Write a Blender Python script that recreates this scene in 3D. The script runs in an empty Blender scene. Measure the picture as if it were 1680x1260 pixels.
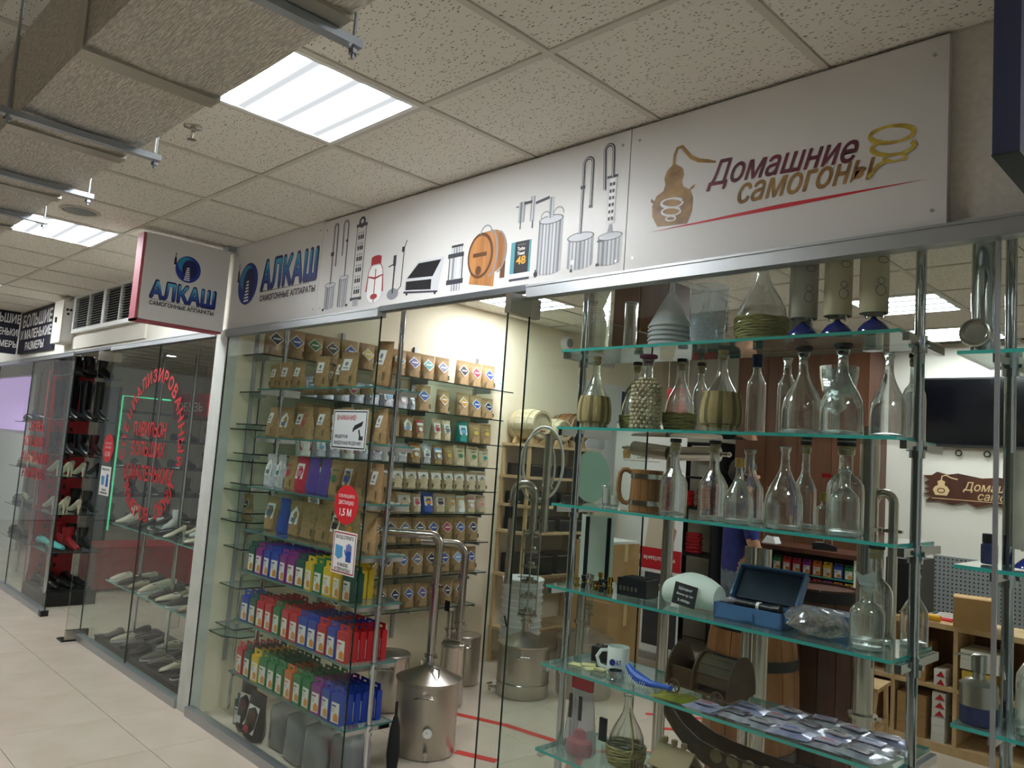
import bpy, math, random
from mathutils import Vector, Matrix
random.seed(7)
scene = bpy.context.scene
COL = scene.collection
PI = math.pi

# ---------------------------------------------------------------- camera
cam_d = bpy.data.cameras.new('camera'); cam = bpy.data.objects.new('camera', cam_d); COL.objects.link(cam)
yaw, pitch, roll = (math.radians(a) for a in (45.3825, 5.4526, 4.1456))
fwd = Vector((-math.sin(yaw)*math.cos(pitch), math.cos(yaw)*math.cos(pitch), math.sin(pitch)))
rgt = Vector((math.cos(yaw), math.sin(yaw), 0)); upv = rgt.cross(fwd)
rgt, upv = math.cos(roll)*rgt+math.sin(roll)*upv, -math.sin(roll)*rgt+math.cos(roll)*upv
cam.matrix_world = Matrix(((rgt.x, upv.x, -fwd.x, 0), (rgt.y, upv.y, -fwd.y, -2.192), (rgt.z, upv.z, -fwd.z, 1.692), (0, 0, 0, 1)))
cam_d.sensor_width = 36; cam_d.lens = 1287.5/1680*36; cam_d.clip_start = .02
scene.camera = cam

# ---------------------------------------------------------------- world, exposure
w = bpy.data.worlds.new('world'); scene.world = w; w.use_nodes = True
w.node_tree.nodes['Background'].inputs[0].default_value = (.84, .84, .84, 1)
w.node_tree.nodes['Background'].inputs[1].default_value = .15
vs = scene.view_settings
vs.view_transform = 'Standard'; vs.look = 'None'; vs.gamma = 1; vs.use_curve_mapping = False
vs.exposure = 1.35
scene.cycles.transparent_max_bounces = 40
scene.cycles.max_bounces = 8
scene.cycles.sample_clamp_indirect = 6
LAMP = 15.0           # ceiling panels of the passage
LAMP_IN = 11.0       # ceiling panels inside the shop

# ---------------------------------------------------------------- materials
MAT = {}
def lin(c):
    if isinstance(c, str):
        c = tuple(int(c[i:i+2], 16)/255 for i in (0, 2, 4))
    return tuple((x/12.92 if x <= .04045 else ((x+.055)/1.055)**2.4) for x in c)
def mat(name, col='808080', rough=.5, metal=0, spec=.5, emit=0, coat=0, alpha=1, trans=0):
    if name in MAT: return MAT[name]
    m = bpy.data.materials.new(name); m.use_nodes = True
    b = m.node_tree.nodes['Principled BSDF']; c = lin(col)
    b.inputs['Base Color'].default_value = (*c, 1); b.inputs['Roughness'].default_value = rough
    b.inputs['Metallic'].default_value = metal; b.inputs['Specular IOR Level'].default_value = spec
    if emit: b.inputs['Emission Color'].default_value = (*c, 1); b.inputs['Emission Strength'].default_value = emit
    if coat: b.inputs['Coat Weight'].default_value = coat; b.inputs['Coat Roughness'].default_value = .08
    if alpha < 1: b.inputs['Alpha'].default_value = alpha
    MAT[name] = m; return m
def nodes(m): return m.node_tree.nodes, m.node_tree.links, m.node_tree.nodes['Principled BSDF']
def ramp(n, stops):
    r = n.new('ShaderNodeValToRGB'); e = r.color_ramp.elements
    while len(e) < len(stops): e.new(.5)
    for k, (p, c) in enumerate(stops): e[k].position = p; e[k].color = (*lin(c), 1)
    return r
def noise_mat(name, c1, c2, scale=20, rough=.6, detail=4, bump=0, stretch=(1, 1, 1), metal=0, coords='Object', lo=.35, hi=.65, bscale=None, spec=.5):
    m = mat(name, c1, rough, metal, spec); n, l, b = nodes(m)
    tc = n.new('ShaderNodeTexCoord'); mp = n.new('ShaderNodeMapping'); mp.inputs['Scale'].default_value = stretch
    l.new(tc.outputs[coords], mp.inputs[0])
    t = n.new('ShaderNodeTexNoise'); t.inputs['Scale'].default_value = scale; t.inputs['Detail'].default_value = detail
    l.new(mp.outputs[0], t.inputs['Vector'])
    r = ramp(n, [(lo, c1), (hi, c2)]); l.new(t.outputs['Fac'], r.inputs[0]); l.new(r.outputs[0], b.inputs['Base Color'])
    if bump:
        bp = n.new('ShaderNodeBump'); bp.inputs['Strength'].default_value = bump; bp.inputs['Distance'].default_value = .01
        l.new(t.outputs['Fac'], bp.inputs['Height']); l.new(bp.outputs[0], b.inputs['Normal'])
    return m
def glass_mat(name, tint='f4faf7', refl=1.0, rough=.0, gcol='ffffff', edge=None, haze=0, hazecol='ffffff', bend=0):
    m = bpy.data.materials.new(name); m.use_nodes = True; n = m.node_tree.nodes; l = m.node_tree.links
    n.clear(); out = n.new('ShaderNodeOutputMaterial')
    tr = n.new('ShaderNodeBsdfTransparent'); tr.inputs[0].default_value = (*lin(tint), 1)
    gl = n.new('ShaderNodeBsdfAnisotropic' if False else 'ShaderNodeBsdfGlossy'); gl.inputs['Roughness'].default_value = rough
    gl.inputs[0].default_value = (*lin(gcol), 1)
    lw = n.new('ShaderNodeLayerWeight'); lw.inputs[0].default_value = .5          # Schlick's law, alike from both sides
    pw = n.new('ShaderNodeMath'); pw.operation = 'POWER'; pw.inputs[1].default_value = 5; l.new(lw.outputs['Facing'], pw.inputs[0])
    mu = n.new('ShaderNodeMath'); mu.operation = 'MULTIPLY_ADD'; mu.inputs[1].default_value = .96*refl; mu.inputs[2].default_value = .04*refl; mu.use_clamp = True
    l.new(pw.outputs[0], mu.inputs[0])
    mx = n.new('ShaderNodeMixShader'); l.new(mu.outputs[0], mx.inputs[0])
    if edge:                                                                     # longer path through the wall near the rim
        p3 = n.new('ShaderNodeMath'); p3.operation = 'POWER'; p3.inputs[1].default_value = 3.5; l.new(lw.outputs['Facing'], p3.inputs[0])
        cm_ = n.new('ShaderNodeMix'); cm_.data_type = 'RGBA'; cm_.inputs[6].default_value = (*lin(tint), 1); cm_.inputs[7].default_value = (*lin(edge), 1)
        l.new(p3.outputs[0], cm_.inputs[0]); l.new(cm_.outputs[2], tr.inputs[0])
    src = tr.outputs[0]
    if bend:                                                                     # part of the light is bent by the curved glass
        rf = n.new('ShaderNodeBsdfRefraction'); rf.inputs['IOR'].default_value = bend; rf.inputs['Roughness'].default_value = 0
        if edge: l.new(cm_.outputs[2], rf.inputs[0])
        mb_ = n.new('ShaderNodeMixShader'); mb_.inputs[0].default_value = .55; l.new(tr.outputs[0], mb_.inputs[1]); l.new(rf.outputs[0], mb_.inputs[2]); src = mb_.outputs[0]
    if haze:
        df = n.new('ShaderNodeBsdfDiffuse'); df.inputs[0].default_value = (*lin(hazecol), 1)
        m2 = n.new('ShaderNodeMixShader'); m2.inputs[0].default_value = haze; l.new(src, m2.inputs[1]); l.new(df.outputs[0], m2.inputs[2]); src = m2.outputs[0]
    l.new(src, mx.inputs[1]); l.new(gl.outputs[0], mx.inputs[2]); l.new(mx.outputs[0], out.inputs[0])
    MAT[name] = m; return m
# ceiling tile with short dark fissures
def ceiling_tile_mat():
    m = mat('ceiling_tile', 'e2ded4', .9, spec=.2); n, l, b = nodes(m)
    tc = n.new('ShaderNodeTexCoord')
    def flecks(angle, off):
        mp = n.new('ShaderNodeMapping'); mp.inputs['Scale'].default_value = (42, 130, 60); mp.inputs['Rotation'].default_value = (0, 0, angle)
        mp.inputs['Location'].default_value = (off, off*2, 0); l.new(tc.outputs['Object'], mp.inputs[0])
        v = n.new('ShaderNodeTexVoronoi'); v.inputs['Scale'].default_value = 1.0; l.new(mp.outputs[0], v.inputs['Vector'])
        r = ramp(n, [(.16, '000000'), (.24, 'ffffff')]); l.new(v.outputs['Distance'], r.inputs[0])
        c = n.new('ShaderNodeMath'); c.operation = 'GREATER_THAN'; c.inputs[1].default_value = .40
        sp = n.new('ShaderNodeSeparateColor'); l.new(v.outputs['Color'], sp.inputs[0]); l.new(sp.outputs[0], c.inputs[0])
        mx = n.new('ShaderNodeMath'); mx.operation = 'MAXIMUM'; l.new(r.outputs[0], mx.inputs[0])
        inv = n.new('ShaderNodeMath'); inv.operation = 'SUBTRACT'; inv.inputs[0].default_value = 1; l.new(c.outputs[0], inv.inputs[1]); l.new(inv.outputs[0], mx.inputs[1])
        return mx
    a, c = flecks(.5, 0), flecks(-.7, 5.3)
    mi = n.new('ShaderNodeMath'); mi.operation = 'MINIMUM'; l.new(a.outputs[0], mi.inputs[0]); l.new(c.outputs[0], mi.inputs[1])
    r = ramp(n, [(0, '575146'), (1, 'e2ded4')]); l.new(mi.outputs[0], r.inputs[0]); l.new(r.outputs[0], b.inputs['Base Color'])
ceiling_tile_mat()
mat('tbar', 'c9c4b8', .5)
mat('ceiling_slab', '4a463f', .9)
noise_mat('floor_tile', 'dccfbf', 'd0c2b0', 3.0, .13, 5, spec=.5, lo=.3, hi=.7)
mat('grout', '5d554b', .8)
noise_mat('wall_cream', 'f0e6cc', 'ece1c6', 2, .75)
noise_mat('wall_white', 'e8e4d8', 'e2ded2', 2, .7)
noise_mat('wall_opposite', '7d786f', '5f5b55', 1.2, .7)  # unseen wall across the passage, toned dark to weaken its reflection in the panes
mat('straw_dark', '6e6040', .85)
noise_mat('fascia_wall', 'd9d4c9', 'd0cbc0', 60, .7, bump=.25)
mat('sign_white', 'd8d6d3', .38, spec=.4)
mat('sign_red', 'a8505c', .65)
noise_mat('post_white', 'd5d9d2', 'c8cdc5', 8, .5)
mat('alu', 'b4b8bb', .38, .85)
mat('alu_dark', '6f7477', .4, .8)
mat('chrome', 'c2c6ca', .1, 1)
mat('steel', 'c3bfb8', .22, 1)
noise_mat('brushed', 'c4bfb6', 'b0aba2', 6, .3, 6, metal=1, stretch=(1, 1, .03))
noise_mat('foil', 'dcd7cc', 'b0aba0', 110, .34, 4, bump=.55, metal=.85, stretch=(.35, 2.2, 2.2))
mat('foil_tape', 'a9a598', .3, .7)
mat('galv', 'a3a9af', .4, .9)
mat('black_plastic', '16171a', .4)
mat('black_matte', '101114', .75)
mat('dark_metal', '2a2c30', .4, .6)
mat('white_plastic', 'e6e7e4', .4)
mat('offwhite', 'd9d5c8', .6)
mat('grey_plastic', '85888a', .5)
mat('navy_sign', '15182e', .5)
mat('print_white', 'f2f2f0', .5)
mat('print_black', '15151a', .5)
mat('print_red', 'c41f2c', .5)
mat('print_grey', '8b8d92', .5)
mat('print_dark', '3c3e46', .5)
mat('print_light', 'c9cbcf', .5)
mat('sticker_red', 'd4202c', .45)
mat('glass_red', 'b4262c', .5)
mat('wood_pale', 'd8b98a', .5)
noise_mat('wood_light', 'd9bd92', 'c4a273', 9, .5, 5, stretch=(1, 1, .15))
noise_mat('wood_mid', '9a6b3c', '7d5029', 14, .5, 5, stretch=(1, 1, .12))
noise_mat('wood_dark', '5a3220', '43241a', 10, .45, 5, stretch=(1, 1, .1))
noise_mat('wood_panel', '70472f', '57341f', 5, .45, 5, stretch=(2, 2, .1))
noise_mat('plywood', '9c8763', '877253', 12, .6, 5, stretch=(.3, 1, 1))
noise_mat('plywood_dark', '5a4028', '3f2b1b', 12, .6, 5, stretch=(.3, 1, 1))
noise_mat('barrel_pale', 'dccfb0', 'c9b995', 14, .55, 5, stretch=(.2, 1, 1))
noise_mat('straw', 'c2aa7c', '9a8458', 40, .8, 3, bump=.5, stretch=(1, 1, .15))
noise_mat('wicker', 'a9a06a', '7d7446', 60, .8, 3, bump=.8, stretch=(.4, .4, 2.5))
noise_mat('pebble', 'd0c0a0', 'a5967b', 25, .6)
noise_mat('cardboard', 'b9925f', 'a98353', 6, .75)
noise_mat('kraft', 'b2936a', 'a08058', 9, .75, 3)
noise_mat('kraft_dark', 'a98a61', '977850', 9, .75, 3)
noise_mat('herbs', '8a7a52', '3d3020', 90, .8, 3, lo=.4, hi=.6)
noise_mat('silver_bag', 'e0e2ea', 'a4a8ba', 16, .22, 4, metal=.55, bump=.5)
noise_mat('clear_bag', 'd9d8da', 'b5b4bb', 14, .2, 4, bump=.5)
glass_mat('pane', 'f7fbf9', .45)
glass_mat('sight', 'eef3f3', .9, .02, haze=.02)
glass_mat('bottle', 'f6faf9', 2.2, .02, haze=.012, edge='5f7676', bend=1.12)
glass_mat('bottle_thick', 'e8f0f0', 2.4, .04, haze=.12, edge='8fa3a3', bend=1.2)
glass_mat('shelf_top', 'e2f2ee', 1.2, .03, haze=.10, hazecol='d5e8ec')
glass_mat('can_plastic', 'e6eaec', .9, .2, haze=.32, hazecol='e2e6e8')
glass_mat('plastic_clear', 'e2e9f0', 1.0, .15, haze=.22, hazecol='dfe8f4')
glass_mat('plastic_haze', 'e6e8ea', .8, .2, haze=.5, hazecol='dcdcdc')
glass_mat('polybag', 'e8e6ea', 1.4, .08, haze=.2, hazecol='d8d6e0')
glass_mat('oval_glass', 'cfe3d4', .6, .1, haze=.75, hazecol='b4d0bd')
mat('glass_edge', '3fa39b', .15, 0, .8, coat=.5)
mat('glass_edge_dark', '0e1f1a', .2)
mat('glass_edge_dim', '4f7f79', .2)
mat('cobalt', '1d2a86', .08, 0, .8, coat=.6)
mat('cork', 'a58a5e', .8)
mat('rubber_black', '1b1b1d', .6)
mat('gold_cap', 'b4914e', .3, .7)
mat('navy_cap', '1c2247', .4)
mat('purple_cap', '6a2342', .5)
mat('brass', 'b8923f', .25, 1)
mat('tv_screen', '04060c', .12, coat=.5)
mat('tape_red', 'cf3a30', .6)
mat('blue_case', '4a6f9c', .4)
mat('blue_plastic', '2459c0', .4)
mat('cream_plastic', 'dfe6dc', .55)
mat('skin', 'b98a6c', .55)
noise_mat('denim', '6f7c88', '58646f', 40, .85)
noise_mat('tshirt', '252d74', '1c2360', 20, .85)
mat('hair', '2a2320', .7)
mat('red_vinyl', 'a81a24', .35)
noise_mat('bench_red', 'a8202a', '931a24', 4, .35)
mat('leather_black', '111114', .3)
mat('leather_dark', '2b2622', .45)
mat('patent_cream', 'd8ccb4', .3)
mat('suede_grey', '6b675f', .9)
mat('suede_sand', 'a2937c', .85)
mat('turquoise', '5db5b4', .5)
mat('led_green', '46c98c', .5, emit=.35)
mat('navy_foam', '0b1a3a', .6)

# ---------------------------------------------------------------- mesh builder
class MB:
    def __init__(s): s.v = []; s.f = []; s.mi = []; s.m = 0
    def add(s, vs, fs, mi=None, M=None):
        o = len(s.v)
        s.v += [tuple(M @ Vector(p)) for p in vs] if M is not None else [tuple(p) for p in vs]
        s.f += [tuple(i+o for i in f) for f in fs]; s.mi += [s.m if mi is None else mi]*len(fs); return s
    def box(s, a, b, mi=None, M=None):
        (x0, y0, z0), (x1, y1, z1) = a, b
        return s.add([(x0,y0,z0),(x1,y0,z0),(x1,y1,z0),(x0,y1,z0),(x0,y0,z1),(x1,y0,z1),(x1,y1,z1),(x0,y1,z1)],
                     [(0,3,2,1),(4,5,6,7),(0,1,5,4),(1,2,6,5),(2,3,7,6),(3,0,4,7)], mi, M)
    def cbox(s, c, d, mi=None, M=None):
        return s.box([c[i]-d[i]/2 for i in range(3)], [c[i]+d[i]/2 for i in range(3)], mi, M)
    def lathe(s, prof, n=20, mi=None, M=None, c=(0,0,0), sq=0, cap=True, sy=1):
        vs, fs = [], []
        for r, z in prof:
            for k in range(n):
                t = 2*PI*(k+.5)/n; q = 1
                if sq: q = (abs(math.cos(t))**(2+sq)+abs(math.sin(t))**(2+sq))**(-1/(2+sq))
                vs.append((c[0]+r*q*math.cos(t), c[1]+r*q*math.sin(t)*sy, c[2]+z))
        for i in range(len(prof)-1):
            for k in range(n):
                k2 = (k+1) % n; fs.append((i*n+k, i*n+k2, (i+1)*n+k2, (i+1)*n+k))
        if cap:
            if prof[0][0] > 1e-5: fs.append(tuple(range(n-1, -1, -1)))
            if prof[-1][0] > 1e-5: fs.append(tuple((len(prof)-1)*n+k for k in range(n)))
        return s.add(vs, fs, mi, M)
    def cyl(s, a, b, r, n=12, mi=None, r2=None, cap=True):
        a, b = Vector(a), Vector(b); d = b-a; L = d.length
        M = Matrix.Translation(a) @ d.to_track_quat('Z', 'Y').to_matrix().to_4x4()
        return s.lathe([(r, 0), (r if r2 is None else r2, L)], n, mi, M, cap=cap)
    def tube(s, pts, r, n=8, mi=None, closed=False):
        P = [Vector(p) for p in pts]; m = len(P); R = r if isinstance(r, (list, tuple)) else [r]*m
        vs, fs = [], []; up = None
        for i in range(m):
            t = (P[(i+1) % m]-P[i-1]) if closed else (P[min(i+1, m-1)]-P[max(i-1, 0)])
            t.normalize()
            if up is None: up = t.orthogonal().normalized()
            else:
                up = (up-t*up.dot(t)); up = up.normalized() if up.length > 1e-6 else t.orthogonal().normalized()
            sd = t.cross(up)
            for k in range(n):
                a = 2*PI*k/n; vs.append(P[i]+(up*math.cos(a)+sd*math.sin(a))*R[i])
        for i in range(m if closed else m-1):
            j = (i+1) % m
            for k in range(n):
                k2 = (k+1) % n; fs.append((i*n+k, i*n+k2, j*n+k2, j*n+k))
        if not closed: fs.append(tuple(range(n-1, -1, -1))); fs.append(tuple((m-1)*n+k for k in range(n)))
        return s.add(vs, fs, mi)
    def prism(s, poly, h, mi=None, M=None, z0=0):
        n = len(poly); vs = [(x, y, z0) for x, y in poly]+[(x, y, z0+h) for x, y in poly]
        fs = [tuple(range(n-1, -1, -1)), tuple(range(n, 2*n))]+[(i, (i+1) % n, n+(i+1) % n, n+i) for i in range(n)]
        return s.add(vs, fs, mi, M)
    def ball(s, c, r, mi=None, n=12, m=7, M=None):
        r = r if isinstance(r, (tuple, list)) else (r, r, r)
        vs, fs = [], []
        for i in range(m+1):
            ph = PI*i/m-PI/2
            for k in range(n):
                t = 2*PI*k/n; vs.append((c[0]+r[0]*math.cos(ph)*math.cos(t), c[1]+r[1]*math.cos(ph)*math.sin(t), c[2]+r[2]*math.sin(ph)))
        for i in range(m):
            for k in range(n): fs.append((i*n+k, i*n+(k+1) % n, (i+1)*n+(k+1) % n, (i+1)*n+k))
        return s.add(vs, fs, mi, M)
    def torus(s, c, R, r, axis='Z', n=20, k=8, mi=None):
        pts = []
        for i in range(n):
            a = 2*PI*i/n; x, y = R*math.cos(a), R*math.sin(a)
            pts.append({'Z': (c[0]+x, c[1]+y, c[2]), 'X': (c[0], c[1]+x, c[2]+y), 'Y': (c[0]+x, c[1], c[2]+y)}[axis])
        return s.tube(pts, r, k, mi, True)
    def mesh(s, name, mats, smooth=30):
        me = bpy.data.meshes.new(name); me.from_pydata(s.v, [], s.f); me.validate(clean_customdata=False)
        for m in (mats if isinstance(mats, (list, tuple)) else [mats]): me.materials.append(MAT[m])
        if len(me.polygons) == len(s.mi): me.polygons.foreach_set('material_index', s.mi)
        if smooth:
            me.polygons.foreach_set('use_smooth', [True]*len(me.polygons)); me.set_sharp_from_angle(angle=math.radians(smooth))
        me.update(); return me
    def obj(s, name, mats, parent=None, loc=(0,0,0), rz=0, smooth=30):
        return link(name, s.mesh(name, mats, smooth), parent, loc, rz)
def link(name, me, parent=None, loc=(0,0,0), rz=0, rot=None, scale=None):
    o = bpy.data.objects.new(name, me); COL.objects.link(o); o.parent = parent; o.location = loc
    o.rotation_euler = rot if rot else (0, 0, rz)
    if scale: o.scale = scale if isinstance(scale, (tuple, list)) else (scale,)*3
    return o
def tag(o, label, cat, group=None):
    o['label'] = label; o['category'] = cat
    if group: o['group'] = group
    return o
def thing(name, label, cat, loc=(0,0,0), rz=0, group=None, rot=None):
    o = link(name, None, None, loc, rz, rot); o.empty_display_size = .05
    return tag(o, label, cat, group)
def struct(o): o['kind'] = 'structure'; return o
def dup(root, loc, rz=0, label=None, group=None, rot=None, scale=None):
    r = root.copy(); COL.objects.link(r); r.location = loc; r.rotation_euler = rot if rot else (0, 0, rz)
    if scale: r.scale = scale if isinstance(scale, (tuple, list)) else (scale,)*3
    if label: r['label'] = label
    if group: r['group'] = group
    for ch in root.children:
        c = ch.copy(); COL.objects.link(c); c.parent = r
        for g in ch.children:
            d = g.copy(); COL.objects.link(d); d.parent = c
    return r
def children_of(o): return o.children

# a basis on a wall: origin, u (reading direction), v (up); n faces the reader
def frame(origin, u, v):
    u, v = Vector(u).normalized(), Vector(v).normalized(); n = u.cross(v)
    return Matrix(((u.x, v.x, n.x, origin[0]), (u.y, v.y, n.y, origin[1]), (u.z, v.z, n.z, origin[2]), (0, 0, 0, 1)))
FRONT = frame((0, 0, 0), (1, 0, 0), (0, 0, 1))      # u = X, v = Z, n = -Y
TEXTN = [0]
def fill_loops(me):
    """fill glyph outlines one by one (letters built of overlapping bars stay solid); loops that lie inside another are holes"""
    from mathutils.geometry import tessellate_polygon
    nxt = {}
    for e in me.edges: nxt.setdefault(e.vertices[0], []).append(e.vertices[1]); nxt.setdefault(e.vertices[1], []).append(e.vertices[0])
    seen, loops = set(), []
    for v0 in range(len(me.vertices)):
        if v0 in seen or v0 not in nxt: continue
        lp, cur, prev = [], v0, None
        while cur not in seen:
            seen.add(cur); lp.append(cur); c = [q for q in nxt[cur] if q != prev]; prev = cur
            c = [q for q in c if q not in seen] or c
            cur = c[0]
        if len(lp) > 2: loops.append([me.vertices[i].co.copy() for i in lp])
    def inside(p, poly):
        r = False
        for q in range(len(poly)):
            a, b = poly[q], poly[q-1]
            if (a.y > p.y) != (b.y > p.y) and p.x < (b.x-a.x)*(p.y-a.y)/(b.y-a.y)+a.x: r = not r
        return r
    outer, holes = [], []
    for i, lp in enumerate(loops):
        par = [j for j, q in enumerate(loops) if j != i and all(inside(p, q) for p in lp)]
        (holes if len(par) % 2 else outer).append((i, lp, par))
    vs, fs = [], []
    for i, lp, par in outer:
        grp = [lp]+[h for _, h, hp in holes if i in hp]
        flatv = [p for g in grp for p in g]; o = len(vs); vs += [tuple(p) for p in flatv]
        for t in tessellate_polygon(grp):
            a, b, c = (flatv[q] for q in t); fs.append(tuple(o+q for q in (t if (b-a).cross(c-a).z > 0 else t[::-1])))
    m = bpy.data.meshes.new('t'); m.from_pydata(vs, [], fs); return m
def text_mesh(s, width=None, height=None, bold=0, shear=0, depth=.0008, cx=.5, cy=0, space=1):
    cu = bpy.data.curves.new('t', 'FONT'); cu.body = s; cu.size = 1; cu.shear = shear; cu.extrude = 0; cu.resolution_u = 3
    cu.space_character = space; cu.fill_mode = 'NONE'
    o = bpy.data.objects.new('t', cu); COL.objects.link(o)
    dg = bpy.context.evaluated_depsgraph_get(); me = bpy.data.meshes.new_from_object(o.evaluated_get(dg))
    bpy.data.objects.remove(o); bpy.data.curves.remove(cu)
    me = fill_loops(me)
    if not me.vertices: return me
    xs = [v.co.x for v in me.vertices]; ys = [v.co.y for v in me.vertices]
    x0, x1, y0, y1 = min(xs), max(xs), min(ys), max(ys)
    sx = width/(x1-x0) if width else None; sy = height/(y1-y0) if height else None
    sx = sx or sy; sy = sy or sx
    for v in me.vertices:
        v.co.x = (v.co.x-x0-(x1-x0)*cx)*sx; v.co.y = (v.co.y-y0-(y1-y0)*cy)*sy; v.co.z = 0
    if bold:                                             # heavier strokes: the outline laid down again a little to every side
        base = [tuple(v.co) for v in me.vertices]; pol = [tuple(p.vertices) for p in me.polygons]; vs_, fs_ = [], []
        for k in range(9):
            a = 2*PI*k/8; dx, dy = (bold*sx*math.cos(a), bold*sy*math.sin(a)) if k < 8 else (0, 0); o = len(vs_)
            vs_ += [(x+dx, y+dy, k*.00003) for x, y, z in base]; fs_ += [tuple(i+o for i in p) for p in pol]
        me = bpy.data.meshes.new('t'); me.from_pydata(vs_, [], fs_)
    return me
def text(parent, s, M, pos, material, width=None, height=None, name='lettering', lift=.0012, rot=0, **k):
    me = text_mesh(s, width, height, **k); me.materials.clear(); me.materials.append(MAT[material])
    for p in me.polygons: p.material_index = 0
    T = M @ Matrix.Translation((pos[0], pos[1], lift)) @ Matrix.Rotation(rot, 4, 'Z')
    me.transform(T)
    return link(name, me, parent)
def flat(parent, M, shapes, mats, name, lift=.001):
    """thin printed shapes: list of (polygon [(u,v)...], material index)"""
    mb = MB()
    for k, (poly, mi) in enumerate(shapes):
        z = lift+k*.00004
        vs = [(x, y, z) for x, y in poly]
        mb.add(vs, [tuple(range(len(poly)))], mi, M)
    return mb.obj(name, mats, parent, smooth=0)
def ell(cx, cy, rx, ry, n=20, a0=0, a1=2*PI):
    return [(cx+rx*math.cos(a0+(a1-a0)*i/(n if a1-a0 >= 2*PI-.01 else n-1)), cy+ry*math.sin(a0+(a1-a0)*i/(n if a1-a0 >= 2*PI-.01 else n-1))) for i in range(n)]
def rect(x0, y0, x1, y1): return [(x0, y0), (x1, y0), (x1, y1), (x0, y1)]
def bar(p, q, wd):
    (x0, y0), (x1, y1) = p, q; d = math.hypot(x1-x0, y1-y0) or 1; nx, ny = -(y1-y0)/d*wd/2, (x1-x0)/d*wd/2
    return [(x0-nx, y0-ny), (x1-nx, y1-ny), (x1+nx, y1+ny), (x0+nx, y0+ny)]
def stroke(pts, wd): 
    L, R = [], []
    for i, (x, y) in enumerate(pts):
        a = pts[max(i-1, 0)]; b = pts[min(i+1, len(pts)-1)]; d = math.hypot(b[0]-a[0], b[1]-a[1]) or 1
        ww = wd[i] if isinstance(wd, (list, tuple)) else wd
        nx, ny = -(b[1]-a[1])/d*ww/2, (b[0]-a[0])/d*ww/2
        L.append((x-nx, y-ny)); R.append((x+nx, y+ny))
    return L+R[::-1]
def quads(pts, wd):
    s = stroke(pts, wd); n = len(pts)
    return [[s[i], s[i+1], s[2*n-2-i], s[2*n-1-i]] for i in range(n-1)]
# ================================================================ SETTING
CZ = 2.922                                  # ceiling height
GX, GY, G = -6.383, -.577, .6               # ceiling grid node and pitch
# --- floor: slab + porcelain tiles
floor = struct(MB().box((-16, -5.2, -.1), (3.2, 5.3, -.004)).obj('floor', 'grout', smooth=0))
T = .604; FX, FY = -6.805, -.384
tm = MB(); b_, h_ = T/2-.0016, T/2-.0030
tm.add([(-b_,-b_,-.006),(b_,-b_,-.006),(b_,b_,-.006),(-b_,b_,-.006),(-b_,-b_,-.0012),(b_,-b_,-.0012),(b_,b_,-.0012),(-b_,b_,-.0012),(-h_,-h_,0),(h_,-h_,0),(h_,h_,0),(-h_,h_,0)],
       [(8,9,10,11),(4,5,9,8),(5,6,10,9),(6,7,11,10),(7,4,8,11),(0,1,5,4),(1,2,6,5),(2,3,7,6),(3,0,4,7)])
tile_me = tm.mesh('tile', 'floor_tile', 0)
far = MB()
for i in range(-15, 15):
    for j in range(-8, 9):
        x, y = FX+(i+.5)*T, FY+(j+.5)*T
        d = (Vector((x, y, 0))-Vector((0, -2.192, 1.692))); dep = d.dot(fwd)
        vis = dep > .5 and abs(d.dot(rgt)/dep) < .72 and -d.dot(upv)/dep < .62 and x > -9.6 and y < 5.1
        if vis: link('tile', tile_me, floor, (x, y, 0))
        elif -16 < x < 3.1 and -5 < y < 5: far.add([(x-b_, y-b_, 0), (x+b_, y-b_, 0), (x+b_, y+b_, 0), (x-b_, y+b_, 0)], [(0, 1, 2, 3)])
fo = far.obj('tile_field', 'floor_tile', floor, smooth=0); fo['kind'] = 'stuff'
# --- ceiling
ceiling = struct(MB().box((-16, -5.2, CZ+.02), (3.2, 5.3, CZ+.12)).obj('ceiling', 'ceiling_slab', smooth=0))
LIGHTS_OUT = [(-4, -1), (1, -1), (6, -1), (11, -1), (-9, -1)]
LIGHTS_IN = [(3, 4), (7, 6), (7, 8)]
LIGHTS_SHOE = [(-5, 4)]
cm = MB(); e = .288
cm.add([(-e,-e,.012),(e,-e,.012),(e,e,.012),(-e,e,.012),(-e,-e,.003),(e,-e,.003),(e,e,.003),(-e,e,.003),(-e+.006,-e+.006,0),(e-.006,-e+.006,0),(e-.006,e-.006,0),(-e+.006,e-.006,0)],
       [(11,10,9,8),(5,4,8,9),(6,5,9,10),(7,6,10,11),(4,7,11,8),(1,0,4,5),(2,1,5,6),(3,2,6,7),(0,3,7,4)])
ctile_me = cm.mesh('ceiling_tile', 'ceiling_tile', 0)
lights = set(LIGHTS_OUT+LIGHTS_IN+LIGHTS_SHOE); rest = MB()
for i in range(-16, 16):
    for j in range(-8, 10):
        x, y = GX+(i+.5)*G, GY+(j+.5)*G
        if (i, j) in lights or y > 5.1: continue
        d = (Vector((x, y, CZ))-Vector((0, -2.192, 1.692))); dep = d.dot(fwd)
        vis = dep > .4 and abs(d.dot(rgt)/dep) < .75 and d.dot(upv)/dep < .6 and x > -10.5 and not (y > .1 and x < -5)
        if vis: link('ceiling_tile', ctile_me, ceiling, (x, y, CZ-.004))
        else: rest.add([(x-e, y-e, CZ-.002), (x-e, y+e, CZ-.002), (x+e, y+e, CZ-.002), (x+e, y-e, CZ-.002)], [(0, 1, 2, 3)])
ro = rest.obj('ceiling_tile_field', 'ceiling_tile', ceiling, smooth=0); ro['kind'] = 'stuff'
for i in range(-16, 17):
    MB().box((GX+i*G-.012, -5.1, CZ-.009), (GX+i*G+.012, 5.1, CZ+.02)).obj('grid_bar', 'tbar', ceiling, smooth=0)
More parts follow.
